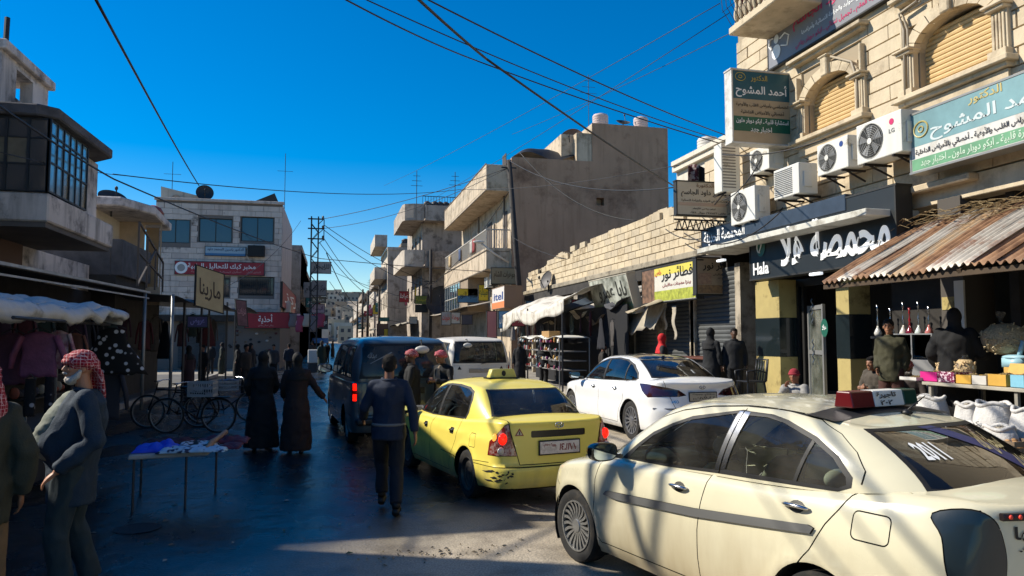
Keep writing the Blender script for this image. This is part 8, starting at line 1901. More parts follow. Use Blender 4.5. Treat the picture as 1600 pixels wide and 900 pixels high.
# ================================================================ left: laboratory building behind the crossing
YL=48.0;LB=anchor('laboratory_building','grey stone three storey building with red laboratory sign, behind the crossing','building',(-6.5,YL,0))
LST=mat('grey_cladding',(.64,.55,.48),.8,var=.12,vscale=2,streak=.35,dirt='4a4038',dscale=.9,dlo=.58,bump=.2,bscale=20);LST2=mat('grey_cladding_b',(.56,.47,.41),.8,var=.15,vscale=2,streak=.4,bump=.2,bscale=20)
xl,xr=onY(243,340,YL).x,onY(441,340,YL).x;zt_=onY(340,316,YL).z;print('lab',xl,xr,zt_)
LA=lambda u,v:onY(u,v,YL)
wins=[((251,341),(296,380)),((311,340),(362,379)),((377,338),(427,378))];wl=[((338,434),(358,464)),((374,430),(427,462))]
hs=[]
for a,b in wins+wl:pa,pb=LA(*a),LA(*b);hs.append((pa.x-xl,pb.z,pb.x-xl,pa.z))
q=MB();wallface(q,(xl,YL+.05,0),U_F,xr-xl,zt_,hs,.3);q.box(xl,xr-.02,YL+.4,YL+11,0,zt_-.02);q.quad((xr,YL+.05,0),(xr,YL+11,0),(xr,YL+11,zt_),(xr,YL+.05,zt_));build(q,'wall',[JOINT if False else mat('joint_grey',(.16,.14,.125),.9)],LB,world=True)
nb=lay_blocks(LB,(xl,YL+.05,3.3),U_F,xr-xl,zt_-3.3,[(h[0]-.06,h[1]-3.3-.06,h[2]+.06,h[3]-3.3+.06) for h in hs],.34,.95,m_=LST,m2=LST2,name='cladding_stone',d_=.03,maxn=300,seed=8);print('lab stones',nb)
q=MB();q.box(xr-.01,xr+.03,YL+.05,YL+11,3.3,zt_);build(q,'side_cladding',[LST2],LB,world=True)
for k,h in enumerate(hs):window(LB,(xl,YL+.05,0),U_F,*h,.12,FRAMED,PANEB if k < 3 else PANE,nx=2,bars=k >= 3)
q=MB();q.box(xl-.1,xr+.1,YL-.1,YL+.1,zt_,zt_+.18);build(q,'coping',[LST2],LB,world=True,bevel=.02)
q=MB();q.prism([(LA(248,316).x,zt_),(LA(248,288).x,LA(248,288).z),(LA(307,312).x,LA(307,303).z),(LA(307,312).x,zt_)],YL+.6,YL+4,'Y');build(q,'roof_wing',[PALER],LB,world=True)
q=MB();q.prism([(LA(381,316).x,zt_),(LA(428,299).x,LA(428,299).z),(LA(437,316).x,zt_)],YL+.6,YL+.7,'Y');build(q,'roof_panel',[DSH],LB,world=True)
dish('black satellite dish at the middle of the laboratory roof',onY(320,301,YL+.5),.52,(.2,-1,.3),DSH,mast=.1);dish('small grey dish on the roof wing of the laboratory',onY(275,311,YL+.3),.28,(.1,-1,.2),DSHG,mast=.02)
q=onY(269,290,YL+1);mast('thin antenna left on the laboratory roof',(q.x,YL+1,zt_),2.6,.02,1);q=onY(445,300,YL+3);mast('tall thin antenna at the right edge of the laboratory roof',(q.x,YL+3,zt_),4.0,.02,1)
a,b=LA(274,408),LA(413,431)
g=sign('wall_sign','red laboratory sign with round white logo and white Arabic lettering',(a.x,YL-.12,a.z),U_F,DN,b.x-a.x,a.z-b.z,.12,REDS,DEDGE,[('مخبر كبك للتحاليل الطبية',.14,.12,.90,.62,WHT),('تحاليل كيميائية وهرمونية وجرثومية',.18,.70,.74,.86,mat('print_pink','c08a8a',.6)),('الطابق الأول',.80,.66,.96,.86,mat('print_pink','c08a8a',.6))])
q=MB().add([(a.x+(b.x-a.x)*.07+.36*math.cos(c),YL-.135,(a.z+b.z)/2+.36*math.sin(c)) for c in [2*PI*j/24 for j in range(24)]],[tuple(range(24))]);build(q,'emblem',[WHT],g,world=True,fixn=False)
q=MB().add([(a.x+(b.x-a.x)*.07+.22*math.cos(c),YL-.14,(a.z+b.z)/2+.22*math.sin(c)) for c in [2*PI*j/24 for j in range(24)]],[tuple(range(24))]);build(q,'emblem_core',[GRY],g,world=True,fixn=False)
a,b=LA(321,385),LA(384,401);sign('wall_sign','light blue and white doctor sign over the red laboratory sign',(a.x,YL-.10,a.z),U_F,DN,b.x-a.x,a.z-b.z,.08,mat('sign_paleblue',(.30,.42,.50),.5),DEDGE,[('الدكتور ياسين المحمد داود',.05,.12,.95,.5,mat('ink_navy','142a4a',.5))],[(.0,.72,1,1,BLUS)])
a,b=LA(388,384),LA(414,402);q=MB().box(a.x,b.x,YL-.35,YL,b.z,a.z);solo(q,'dark_box',[mat('box_black','08080a',.6)],'black vent box right of the light blue doctor sign','vent box',bevel=.02)
# shoe shop banner and shop front at ground floor
a,b=LA(384,488),LA(453,513);sign('shop_sign','dark red shoe shop banner with white Arabic word at street level',(a.x,YL-.5,a.z),U_F,DN,b.x-a.x,a.z-b.z,.15,REDS,DEDGE,[('أحذية',.30,.12,.62,.72,WHT),('رجالي نسائي ولادي',.30,.76,.64,.92,mat('print_pink','c08a8a',.6))])
a,b=LA(453,490),LA(470,511);sign('wall_sign','pink printed panel at the right end of the shoe shop banner',(a.x,YL-.55,a.z),U_F,DN,b.x-a.x,a.z-b.z,.10,patmat('pink_print','blot','8a1434','d0a8b0',3.5,.6,.5),DEDGE)
q=MB();q.box(xl,xr,YL-.4,YL-.0,2.9,3.25);build(q,'ground_floor_lintel',[mat('dark_band',(.045,.04,.035),.95)],LB,world=True)
shutter(LB,(xl+1.5,YL-.02,0.1),U_F,2.6,2.9,SHK)
rr=random.Random(21)
for i in range(26):     # shoes and bags hung in the shop front
 x=rr.uniform(xl+4.4,xr-.2);z=rr.uniform(.7,2.7);q=MB().ellip((x,YL-.25,z),(.10,.05,.07),8,5);solo(q,'hung_shoe',[mat('shoe_%d' % (i % 5),['3a3028','15151a','6a5a48','a8a098','4a1a20'][i % 5],.5)],'shoe hung in the dark front of the shoe shop','shoe',group='shoes hung in the shoe shop front',smooth=True)
# hanging cloth banners and tyres of wire round the pylon, shop sign stack
t=anchor('flag_banner','string of grey and pink cloth banners beside the pylon','banner',LA(470,500));
for i in range(5):
 p=onY(452+i*11,490+(i % 2)*3,46.5);build(MB().grid(lambda a,c:(p.x+a*.42+.05*math.sin(c*6),p.y+.04*math.sin(a*9),p.z-c*(.8+.2*(i % 2))),3,6),'banner_cloth',[mat('banner_%d' % (i % 3),['6a6468','8a3a54','9a948c'][i % 3],.8)],t,world=True,smooth=True,fixn=False,solid=.01)
xsign('tall red shop sign on the side of the laboratory building',442,440,470,480,-2.95,REDS,'مركز',left=True)
ac_unit('air conditioner on the side of the laboratory building',(xr+.5,YL+2.2,3.9),U_L,.9,.7,.35,None,False,'air conditioner of the laboratory')
def stacksign(label,u0,v0,u1,v1,Y,m_,txt,tm=WHT):return fsign(label,u0,v0,u1,v1,Y,m_,txt,tm,th=.3)
stacksign('white board on an arm high on the lattice pylon',486,409,517,427,44.0,GRY,'للإيجار',INKB)
LG_=mat('sign_grey_green2',(.20,.22,.18),.6)
stacksign('grey striped sign, topmost of the stack beyond the pylon',487,438,510,462,56,mat('sign_grey_str',(.26,.26,.25),.6),'مركز الأمل',INKB)
stacksign('olive grey sign second in the stack beyond the pylon',487,464,509,473,56.5,LG_,'عيادة');stacksign('white and violet sign in the middle of the stack',487,475,507,489,57,mat('sign_violet',(.42,.36,.46),.5),'ألبسة',mat('ink_violet','4a1a5a',.5))
stacksign('magenta sign with a dark figure low in the stack',487,491,498,512,57.5,PNK,'نور');stacksign('dark sign at the bottom right of the stack',498,493,512,514,58,mat('sign_ink',(.04,.045,.06),.5),'موبايل')
p=onY(497,536,55);q=MB().grid(lambda a,c:(p.x-.4+a*1.1,p.y-c*.8,p.z+.35-c*.35),5,4);solo(q,'blue_awning',[mat('awning_blue',(.06,.18,.34),.7)],'small blue awning below the sign stack','awning',smooth=True,fixn=False,solid=.01)
# ---------------------------------------------------------------- lattice pylon
YP_=44.0;pb_=onY(490,590,YP_);ptop=onY(490,339,YP_).z;xa,xb=onY(484,500,YP_).x,onY(495,500,YP_).x
t=anchor('lattice_pylon','dark steel lattice power pylon with crossarms at the corner','pylon',(pb_.x,YP_,0));IR=mat('iron_dark','17181c',.6)
for x in (xa,xb):
 for y in (YP_-.25,YP_+.25):build(MB().bar((x,y,0),(x,y,ptop),.07),'leg',[IR],t,world=True)
q=MB();nz_=int(ptop/.5)
for i in range(nz_):
 z0,z1=i*.5,i*.5+.5
 for y in (YP_-.25,YP_+.25):q.bar((xa if i % 2 else xb,y,z0),(xb if i % 2 else xa,y,z1),.035)
 for x in (xa,xb):q.bar((x,YP_-.25 if i % 2 else YP_+.25,z0),(x,YP_+.25 if i % 2 else YP_-.25,z1),.035)
build(q,'lattice',[IR],t,world=True)['kind']='stuff'
for v in (342,357,373):
 z=onY(490,v,YP_).z;x1_=onY(506,v,YP_).x;q=MB().bar((xa-.2,YP_,z),(x1_,YP_,z),.07);q.bar((xb,YP_,z-.3),(x1_,YP_,z),.04)
 build(q,'crossarm',[IR],t,world=True)
 q=MB().lathe([(.04,0),(.08,.03),(.05,.08),(.08,.12),(.03,.2)],10,(x1_-.05,YP_,z));build(q,'insulator',[mat('insulator','4a3a34',.3)],t,world=True,smooth=True)
q=MB().bar((x1_,YP_,onY(490,342,YP_).z),(x1_,YP_,onY(490,376,YP_).z),.05);build(q,'arm_tie',[IR],t,world=True)
# ================================================================ left: concrete house with the glazed balcony
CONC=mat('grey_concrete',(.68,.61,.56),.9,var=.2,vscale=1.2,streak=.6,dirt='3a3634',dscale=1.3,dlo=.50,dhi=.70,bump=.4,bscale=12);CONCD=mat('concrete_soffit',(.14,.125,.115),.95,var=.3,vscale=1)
GH=anchor('glazed_balcony_house','grey concrete house with a big glazed balcony jutting out at the upper left','building',(-7,19,0))
XG=-5.2;Yg=15.7;Gx=lambda u,v:onX(u,v,XG);c77=Gx(77,180);yB0,yB1=Gx(77,300).y,Gx(135,328).y;yS1=Gx(176,385).y
zg0,zg1=Gx(77,300).z,Gx(77,182).z;zt_=Gx(77,165).z;zs=Gx(77,347).z;print('GH',yB0,yB1,yS1,zg0,zg1,zt_,zs)
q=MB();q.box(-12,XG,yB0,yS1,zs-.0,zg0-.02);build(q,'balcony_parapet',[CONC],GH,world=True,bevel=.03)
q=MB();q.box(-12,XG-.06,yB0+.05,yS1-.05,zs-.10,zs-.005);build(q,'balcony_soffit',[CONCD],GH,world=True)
# roof slab with rough edge
q=MB();ye_=onX(183,268,-5.05).y;pts=[(-12,yB0-.15),(-5.4,yB0-.15),(-5.1,yB0+.1),(-5.02,ye_-.5),(-5.5,ye_),(-12,ye_)];q.prism(pts,zg1+.02,zt_+.04,'Z');build(q,'roof_slab',[mat('slab_dark',(.12,.115,.12),.95,var=.5,vscale=3,bump=.6,bscale=9)],GH,world=True,bevel=.03)
# glazing: street side panes
nP=6;L_=yB1-yB0
FRG=mat('glazing_frame','1c1e22',.5);PG1=mat('bal_pane_sky',(.20,.42,.58),.12,coat=1,var=.4,vscale=2,vcol='6a8aa0');PG2=mat('bal_pane_dark',(.03,.035,.04),.1,coat=.8);PG3=mat('bal_pane_tan',(.20,.17,.11),.2,coat=.6,var=.5,vscale=2)  # PG1: reflected sky painted into the blue base colour
q=MB();H_=zg1-zg0
for i in range(nP+1):y=yB0+L_*i/nP;q.box(XG-.06,XG,y-.02,y+.02,zg0,zg1)
for z in (zg0,zg0+H_*.40,zg0+H_*.78,zg1-.03):q.box(XG-.05,XG-.005,yB0,yB1,z,z+.035)
build(q,'glazing_frame',[FRG],GH,world=True)['kind']='stuff'
rr=random.Random(4)
for i in range(nP):
 for k,(a,b) in enumerate(((0,.40),(.40,.78),(.78,1))):
  y0_,y1_=yB0+L_*i/nP+.02,yB0+L_*(i+1)/nP-.02;m_=PG1 if rr.random() < .85 else PG3
  build(MB().box(XG-.035,XG-.025,y0_,y1_,zg0+H_*a+.03,zg0+H_*b),'pane',[m_],GH,world=True)
# glazing on the end that faces the camera
xx=[XG-.05,XG-.38,XG-.75,XG-1.35,XG-2.2,XG-3.2,XG-4.5];q=MB()
for x in xx:q.box(x-.025,x+.025,yB0-.02,yB0+.04,zg0,zg1)
for z in (zg0,zg0+H_*.36,zg0+H_*.72,zg1-.03):q.box(xx[-1],XG-.02,yB0-.01,yB0+.03,z,z+.035)
build(q,'end_glazing_frame',[FRG],GH,world=True)['kind']='stuff'
for i,(x0,x1) in enumerate(zip(xx[1:],xx[:-1])):
 for k,(a,b) in enumerate(((0,.36),(.36,.72),(.72,1))):
  m_=(PG2,PG3,PG2)[k] if i > 0 else PG2
  build(MB().box(x0+.02,x1-.02,yB0+.005,yB0+.015,zg0+H_*a+.03,zg0+H_*b),'pane',[m_],GH,world=True)
q=MB();q.box(-12,XG-.3,yB1+.02,yS1-.3,zg0,zg1);build(q,'upper_wall',[CONC],GH,world=True)
q=MB();q.box(-14,-6.8,10.6,23.3,0,zs-.1);build(q,'lower_wall',[CONC],GH,world=True)
q=MB();q.box(-6.82,-6.75,16.6,18.5,3.4,4.0);build(q,'wooden_hatch',[mat('hatch_brown',(.10,.05,.03),.7)],GH,world=True)
# ruined upper room with a hole in its wall
XU=-6.5;U_=lambda u,v:onX(u,v,XU);y0_,y1_=U_(4,60).y,U_(76,130).y;zr0=zt_+.04;zr1=U_(4,62).z;h0,h1=U_(24,157),U_(52,125)
q=MB();wallface(q,(XU,y0_,zr0),U_L,y1_-y0_,zr1-zr0-.2,[(h0.y-y0_,max(.02,U_(30,157).z-zr0),h1.y-y0_,U_(24,106).z-zr0)],.25);
wallface(q,(-9.8,y0_,zr0),U_F,3.3,zr1-zr0-.2,[],.25);q.box(-9.8,-9.55,y0_,y1_,zr0,zr1-.2);build(q,'upper_room_wall',[CONC],GH,world=True)
q=MB();q.box(-10,XU+.12,y0_-.1,y1_+.1,zr1-.2,zr1);build(q,'upper_room_roof',[CONC],GH,world=True,bevel=.02)
q=MB();q.tube([(XU+.02,y0_+.1,zr1-.1),(XU+.03,y0_+.1,zr1+.5)],.05,6);build(q,'vent_pipe',[IR],GH,world=True)
# low concrete house with a slab roof behind it
SH=anchor('slab_roof_house','low cream house with a stained overhanging concrete slab roof','building',(-8,26,0))
ys0,ys1=23.6,28.8;zsl=6.05
q=MB();q.prism([(-12,ys0),(-6.1,ys0),(-5.5,ys0+1.6),(-5.75,ys1),(-12,ys1)],zsl-.28,zsl,'Z');build(q,'roof_slab',[CONC],SH,world=True,bevel=.04)
q=MB();CRW=mat('cream_wall',(.60,.53,.42),.85,var=.15,vscale=1,streak=.2);wallface(q,(-6.95,ys0+.2,3.0),U_L,3.0,zsl-3.28,[(.8,.9,1.55,2.5)],.3);q.box(-12,-7.3,ys0+.3,ys1-.2,3,zsl-.29);build(q,'wall',[CRW],SH,world=True)
q=MB();wallface(q,(-6.95,ys0+3.2,3.0),U_F,1.3,zsl-3.28,[(.75,.6,1.25,2.7)],.12);build(q,'bright_wall',[mat('plaster_warm',(.58,.46,.32),.85,var=.2)],SH,world=True)
build(MB().box(-6.15,-5.75,ys0+3.26,ys0+3.3,3.5,5.6),'door',[mat('door_ochre',(.42,.28,.14),.7,var=.2)],SH,world=True)
q=MB();q.box(-6.25,-5.95,ys0-.3,ys0+3.2,3.7,4.75);q.box(-12,-6.25,ys0-.3,ys0,3.7,4.75);build(q,'terrace_parapet',[mat('dark_concrete',(.13,.125,.125),.95,var=.5,vscale=1.5,bump=.4)],SH,world=True,bevel=.02)
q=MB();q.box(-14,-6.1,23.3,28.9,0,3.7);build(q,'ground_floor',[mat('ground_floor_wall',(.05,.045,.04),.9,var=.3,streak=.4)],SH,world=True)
dish('dark dish leaning on the left end of the slab roof',(-6.6,24.6,zsl+.12),.42,(.4,-.6,.8),DSH,mast=.05);
q=MB().lathe([(.32,0),(.34,.05),(.25,.22),(.08,.3)],16,(-5.95,26.8,zsl));solo(q,'roof_vent',[mat('vent_red',(.25,.06,.04),.6)],'small rusty red vent cap on the slab roof','vent',smooth=True)
q=MB();q.tube([(-6.0,24.0,4.75),(-6.0,24.0,5.5)],.04,6)
RAILM=mat('rail_rust',(.10,.085,.075),.7,.3)
q=MB();pp=[onX(205,380,-5.4),onX(230,405,-5.4),onX(262,415,-5.4)]
a0=Vector((-5.1,21.5,3.3));a1=Vector((-5.1,24.5,3.3))
for a,b in ((a0+UP*0,a0+UP*1.7),(a0+Vector((0,1.0,0)),a0+Vector((0,1.0,1.45))),(a0+Vector((0,2.0,0)),a0+Vector((0,2.0,1.2))),(a1,a1+UP*.9),(a0+UP*1.7,a1+UP*.9),(a0+UP*.9,a1+UP*.4),(a0,a0+Vector((0,2,1.2)))):q.bar(a,b,.045)
solo(q,'stair_railing',[RAILM],'sloping iron railing above the left canopy in front of the slab roof house','railing')
# off-picture buildings on the left, shaped to throw the street's shade and sun wedge
q=MB();q.box(-14,-6.8,-14,8.6,0,4.9);q.box(-7.3,-6.8,8.6,9.8,0,7.6);q.box(-14,-7.3,8.6,9.8,0,4.9);solo(q,'unseen_corner_building',[CONC],'unseen grey building shaped for its shadow, left of the picture, nearest the camera','building')  # thin tall wall shaped to edge the sun wedge
q=MB();q.box(-14,-6.8,11.0,15.4,0,7.5);q.box(-14.5,-7.4,9.8,11.0,0,5.9);solo(q,'unseen_neighbour_building',[CONC],'unseen grey building shaped for its shadow, left of the picture under the glazed balcony','building')
q=MB()
for k_,(y_,b_) in enumerate(((8.95,.10),(9.22,-.12),(9.50,.14),(9.72,-.05))):q.tube([(-7.0,y_,7.5),(-7.0,y_+b_,8.1),(-6.95,y_-b_*.4,8.6),(-7.0,y_+b_*1.3,9.3)],(.045,.05,.09,.05)[k_],6)  # unseen pipes added to cast stripe shadows on the nearest taxi
tag(solo(q,'shadow_pipes',[IR],'added bent pipes outside the left of the picture, shaped to stripe the taxi with shadow','pipes',smooth=True),None,None,kind='stuff')
# opposite wall across the crossing on the far left
q=MB();q.box(-40,-12,47.6,56,0,6.0);solo(q,'side_road_house',[BROWNR],'low brown house across the side road behind the left stalls','building')
# ================================================================ stalls and canopies on the left
POST=mat('galv_post',(.30,.30,.29),.5,.5,var=.2);PD=mat('dark_post',(.03,.03,.032),.6)
CANT=mat('canopy_sheet',(.05,.052,.056),.7,var=.3,vscale=2);CANE=mat('canopy_edge',(.42,.44,.46),.5,.3,var=.3,vscale=3)
t=anchor('canopy','long dark sheet canopy on posts along the left shops','canopy',(-6,17,0));ye=21.9
q=MB().add([(-9.0,8,3.35),(-4.9,8,2.95),(-4.9,ye,3.12),(-9.0,ye,3.6)],[(0,1,2,3)]);build(q,'canopy_roof',[CANT],t,world=True,solid=.04)
q=MB().bar((-4.88,8,2.97),(-4.88,ye,3.14),.05);q.bar((-4.88,ye,3.14),(-9,ye,3.62),.05);build(q,'edge_strip',[CANE],t,world=True)
q=MB().bar((-4.9,8,2.80),(-4.9,ye,2.98),.035);build(q,'lower_rail',[CANE],t,world=True)
for u,v,m_,Y in ((222,640,POST,None),(266,600,POST,None)):
 p=onX(u,600,-4.9) if u == 222 else onX(u,600,-4.3);q=MB().tube([(p.x,min(p.y,ye-.1) if u == 222 else p.y,0),(p.x,min(p.y,ye-.1) if u == 222 else p.y,3.1)],.045,8);build(q,'post',[m_],t,world=True,smooth=True)
for i,Y in enumerate((10.5,14.0,17.6)):build(MB().tube([(-8.2,Y,.1),(-8.2,Y,3.3)],.04,6),'post',[PD],t,world=True)
# second frame of dark poles farther on
t=anchor('pole_frame','frame of thin dark poles with a torn grey sheet beyond the first canopy','canopy',(-5,26,0))
for u,Y in ((286,24.5),(313,27.5),(325,30),(353,33),(366,36)):
 p=onY(u,560,Y);build(MB().tube([(p.x,Y,0),(p.x,Y,onY(u,472,Y).z)],.04,6),'pole',[PD],t,world=True)
q=MB().grid(lambda s,r:(-9.5+5.2*r+1.1*s,22.4+12.5*s,3.35-.28*r+.10*math.sin(s*14+r*3)+.06*nz(s*9,r*5)),22,8);build(q,'torn_sheet',[CANT],t,world=True,smooth=True,fixn=False,solid=.01)
# beige sign hanging from the canopy end, turned to the street
p0,p1=onX(307,414,-3.9),onX(308,478,-3.9);u_=Vector((.75,.66,0)).normalized()
sign('hanging_sign','beige slanted sign with brown Arabic letters hung above the left stalls',p0,Vector((.72,.66,-.22)),Vector((0.0,0.0,-1)),.95,p0.z-p1.z,.06,mat('sign_beige',(.46,.36,.20),.6,var=.15,vscale=3),DEDGE,[('مارينا',.12,.28,.88,.80,mat('print_brown2','3a2c24',.6))])
q=onY(309,500,23.5);sign('hanging_sign','small violet board below the beige slanted sign',(onY(293,494,23).x,23,onY(293,494,23).z),U_F,DN,.55,.32,.05,mat('sign_violet_d',(.07,.05,.12),.6),DEDGE,[('عروض',.15,.2,.85,.8,mat('ink_lilac','8a80b0',.6))])
p=onY(368,468,30);sign('hanging_sign','small dusty pink board hung left of the shoe shop banner',p,Vector((.85,.5,-.1)),Vector((.1,.0,-1)),.42,1.0,.05,mat('sign_dusty_pink',(.20,.08,.09),.6,var=.4,vscale=6),DEDGE,[('تنزيلات',.1,.3,.9,.6,mat('print_pink','c08a8a',.6))])
# ---------------------------------------------------------------- clothes stall under the white tarpaulin
TARP=mat('tarp_white',(.50,.50,.49),.65,var=.15,vscale=3,dirt='6a6660',dscale=2.5,dlo=.55,bump=.5,bscale=9)
t=anchor('clothes_stall','clothes stall roofed with a crumpled white tarpaulin on the left','stall',(-4,10,0))
e0=onX(188,490,-2.85);e1=onX(0,478,-3.6);print('tarp',e0,e1)
ya,yb=8.0,e0.y+.1
def tarp(a,c):
 y=ya+(yb-ya)*a;x=-2.85-.45*(1-a)-(2.6)*c;z=2.30-.04*a+.12*math.sin(c*PI)+.09*nz(x*2,y*2)+.06*nz(x*5,y*4,2)+.035*abs(nz(x*11,y*9,5))
 return (x,y,z)
q=MB().grid(tarp,80,50)
def fringe(a,c):
 x,y,z=tarp(a,0);d=(.13+.12*(1-a)+.07*nz(y*2.2,4))*c;return (x+.10*math.sin(c*PI*.8)+.03*nz(y*6,c*3),y,z-d-.015*math.sin(y*17)*c)
q.grid(fringe,60,6);q.grid(lambda a,c:(lambda p:(p[0],p[1]+.06*math.sin(c*3),p[2]-(.18+.04*nz(p[0]*4))*c))(tarp(1,a)),26,4)
q.grid(lambda a,c:(lambda p:(p[0],p[1]-.06*math.sin(c*3),p[2]-(.20+.05*nz(p[0]*4))*c))(tarp(0,a)),26,4)
build(q,'tarpaulin',[TARP],t,world=True,smooth=True,fixn=False,solid=.008)
for x,y in ((-5.3,ya+.2),(-5.3,yb-.15)):build(MB().tube([(x,y,0),(x,y,2.26)],.03,6),'post',[PD],t,world=True)
build(MB().tube([(-3.05,ya+.2,2.1),(-2.98,yb-.1,2.08)],.02,6),'hanging_rail',[PD],t,world=True);build(MB().tube([(-5.3,ya+.2,2.1),(-5.3,yb-.1,2.08)],.02,6),'hanging_rail',[PD],t,world=True)
build(MB().box(-5.2,-3.5,ya+.3,yb-.2,.14,.70),'counter',[mat('stall_dark',(.03,.028,.03),.9,var=.4)],t,world=True)
def garment(label,u,v_top,v_bot,Y,W_,m_,kind='jacket',grp='children clothes hung at the stall',name='hanging_garment',rot=0,cat='garment'):
 pt,pb=onY(u,v_top,Y),onY(u,v_bot,Y);H_=pt.z-pb.z;s_=u*.31;n=22;rings=[]
 ks={'jacket':((0,.12),(.06,.45),(.14,.62),(.30,.60),(.55,.56),(.8,.60),(1,.62)),'dress':((0,.12),(.06,.4),(.2,.42),(.4,.55),(.7,.85),(1,1.0)),'trousers':((0,.34),(.1,.38),(.5,.40),(1,.36))}[kind]
 for i in range(15):
  c=i/14;w_=np.interp(c,[k[0] for k in ks],[k[1] for k in ks])*W_;rg=[]
  for j in range(n):
   a=2*PI*j/n;r=1+.10*math.sin(a*5+s_+c*3)*c+.05*nz(a,c*4,s_);x_,y_=w_/2*math.cos(a)*r,max(.022,w_*.09)*math.sin(a)*r
   rg.append((pt.x+x_*math.cos(rot)-y_*math.sin(rot),pt.y+x_*math.sin(rot)+y_*math.cos(rot),pt.z-H_*c+.015*math.sin(a*6+s_)*c))
  rings.append(rg)
 t=anchor(name,label,cat,(pt.x,pt.y,pb.z),grp);build(MB().loft(rings),'cloth',[m_],t,world=True,smooth=True)
 if kind == 'jacket':
  for sg in (-1,1):
   A_=Vector((pt.x+sg*W_*.28*math.cos(rot),pt.y+sg*W_*.28*math.sin(rot),pt.z-H_*.10));B__=A_+Vector((sg*W_*.14*math.cos(rot),sg*W_*.14*math.sin(rot),-H_*.42));C_=B__+Vector((sg*.02,0,-H_*.30))
   build(MB().tube([A_,B__,C_],[W_*.10,W_*.09,W_*.065],10,ell=(1,.6)),'sleeve',[m_],t,world=True,smooth=True)
 build(MB().tube([(pt.x-W_*.2,pt.y,pt.z-.01),(pt.x,pt.y,pt.z+.05),(pt.x+W_*.2,pt.y,pt.z-.01)],.008,5),'hanger',[PD],t,world=True);return t
PJ=mat('jacket_mauve',(.20,.055,.12),.7,var=.35,vscale=7,bump=.4,bscale=30);PJ2=mat('jacket_plum',(.10,.03,.06),.8,var=.3,vscale=7);DKC=mat('cloth_navy_dark',(.02,.022,.035),.85)
garment('mauve quilted child jacket hung in front of the stall',62,518,588,9.6,.62,PJ);garment('plum fleece jacket behind the mauve one',20,520,600,9.9,.60,PJ2);garment('light plum jacket with white patch, right of the mauve one',92,516,575,10.0,.40,mat('jacket_rose',(.22,.07,.11),.75,var=.6,vscale=9,vcol='b0a0a8'))
garment('dark patterned leggings hung under the jackets',48,592,650,9.5,.30,patmat('leggings_print','dots','9a98a0','0e0e14',9,.9,.22),'trousers');garment('second pair of patterned leggings right of the first',78,588,645,9.6,.26,patmat('leggings_print2','dots','8a8890','14101a',11,.9,.2),'trousers');garment('reddish brown small coat hung beside the bearded man',118,520,560,10.4,.32,mat('coat_russet',(.16,.06,.04),.8,var=.4,vscale=9))
garment('wide black dress with scattered white dots hung at the stall end',176,512,585,11.3,.86,patmat('dots_white','dots','b8b8c0','07070a',10,.85,.27),'dress');garment('long black coat hung below the dotted dress',168,575,655,11.6,.60,DKC,'jacket')
garment('black sweater hung low between the jackets and the dotted dress',135,560,640,11.8,.5,mat('knit_black',(.012,.012,.014),.95));garment('small white cap hung in the dark of the stall',26,525,548,10.6,.16,mat('cap_white',(.30,.29,.26),.8),'trousers')
# near-black panel painted as shaded shop fronts, clothes hung before it
q=MB().box(-6.75,-6.7,10.0,23.2,.14,3.2);solo(q,'shop_shade_panel',[mat('stall_dark',(.03,.028,.03),.9,var=.4)],'near-black panel painted as the shaded shop front behind the long left canopy','shop front')
rr=random.Random(44);gc=[('1a1a22','black'),('3a2030','plum'),('20242e','navy'),('4a4440','grey brown'),('4a1a22','wine red'),('2a3a3a','dark teal'),('6a6460','pale grey')]
wr_=['first','second','third','fourth','fifth','sixth','seventh','eighth','ninth','tenth','eleventh','twelfth','thirteenth','fourteenth','fifteenth','sixteenth','seventeenth','eighteenth']
for i in range(18):
 y=12.2+i*.60;c,nm=gc[(i*5+2) % 7];x=-5.5-rr.random()*.9;top=rr.uniform(2.35,2.7);u_t,v_t=proj((x,y,top));u_b,v_b=proj((x,y,top-rr.uniform(.7,1.15)))
 garment('%s %s hung under the canopy, %s from the near end' % (nm,('coat','dress','jacket')[i % 3],wr_[i]),u_t,v_t,v_b,y,rr.uniform(.42,.6),mat('cl_'+c,c,.85,var=.3,vscale=8),('jacket','dress','jacket')[i % 3],'clothes hung under the long canopy',rot=rr.uniform(-.6,.6))
for i in range(12):
 y=23.6+i*.85;c,nm=gc[(i*3+1) % 7];x=-5.2-rr.random()*1.5+i*.08;top=rr.uniform(2.3,2.8);u_t,v_t=proj((x,y,top));u_b,v_b=proj((x,y,top-rr.uniform(.7,1.2)))
 garment('%s %s hung under the second canopy, %s from the near end' % (nm,('jacket','coat','dress')[i % 3],wr_[i]),u_t,v_t,v_b,y,rr.uniform(.42,.65),mat('cl_'+c,c,.85,var=.3,vscale=8),('jacket','jacket','dress')[i % 3],'clothes hung under the second canopy',rot=rr.uniform(-.6,.6))
# goods rack behind the posts
t=anchor('shoe_rack','rack of small goods and bags in the dark behind the first post','rack',(-6.2,19,.14))
for z in (.6,1.05,1.5):build(MB().box(-6.7,-6.1,17.2,20.6,z,z+.03),'shelf_board',[FRAMED],t,world=True)
for y in (17.25,18.9,20.55):build(MB().box(-6.13,-6.09,y-.02,y+.02,.14,1.9),'upright',[POST],t,world=True)
rr=random.Random(8)
for i in range(34):
 z=rr.choice((.63,1.08,1.53));y=17.3+i*.095;x=-6.35;c=rr.choice(['6a6058','1c1c22','8a4a3a','3a3a44','9a9488','5a2a2a']);h_=rr.uniform(.12,.26)
 solo(MB().ellip((x,y,z+h_/2),(.10,.045,h_/2),8,6),'small_bag',[mat('bag_'+c,c,.7)],'small bag on the %s board of the dark rack behind the first post' % {.63:'lowest',1.08:'middle',1.53:'top'}[z],'bag',group='bags on the dark rack',smooth=True)
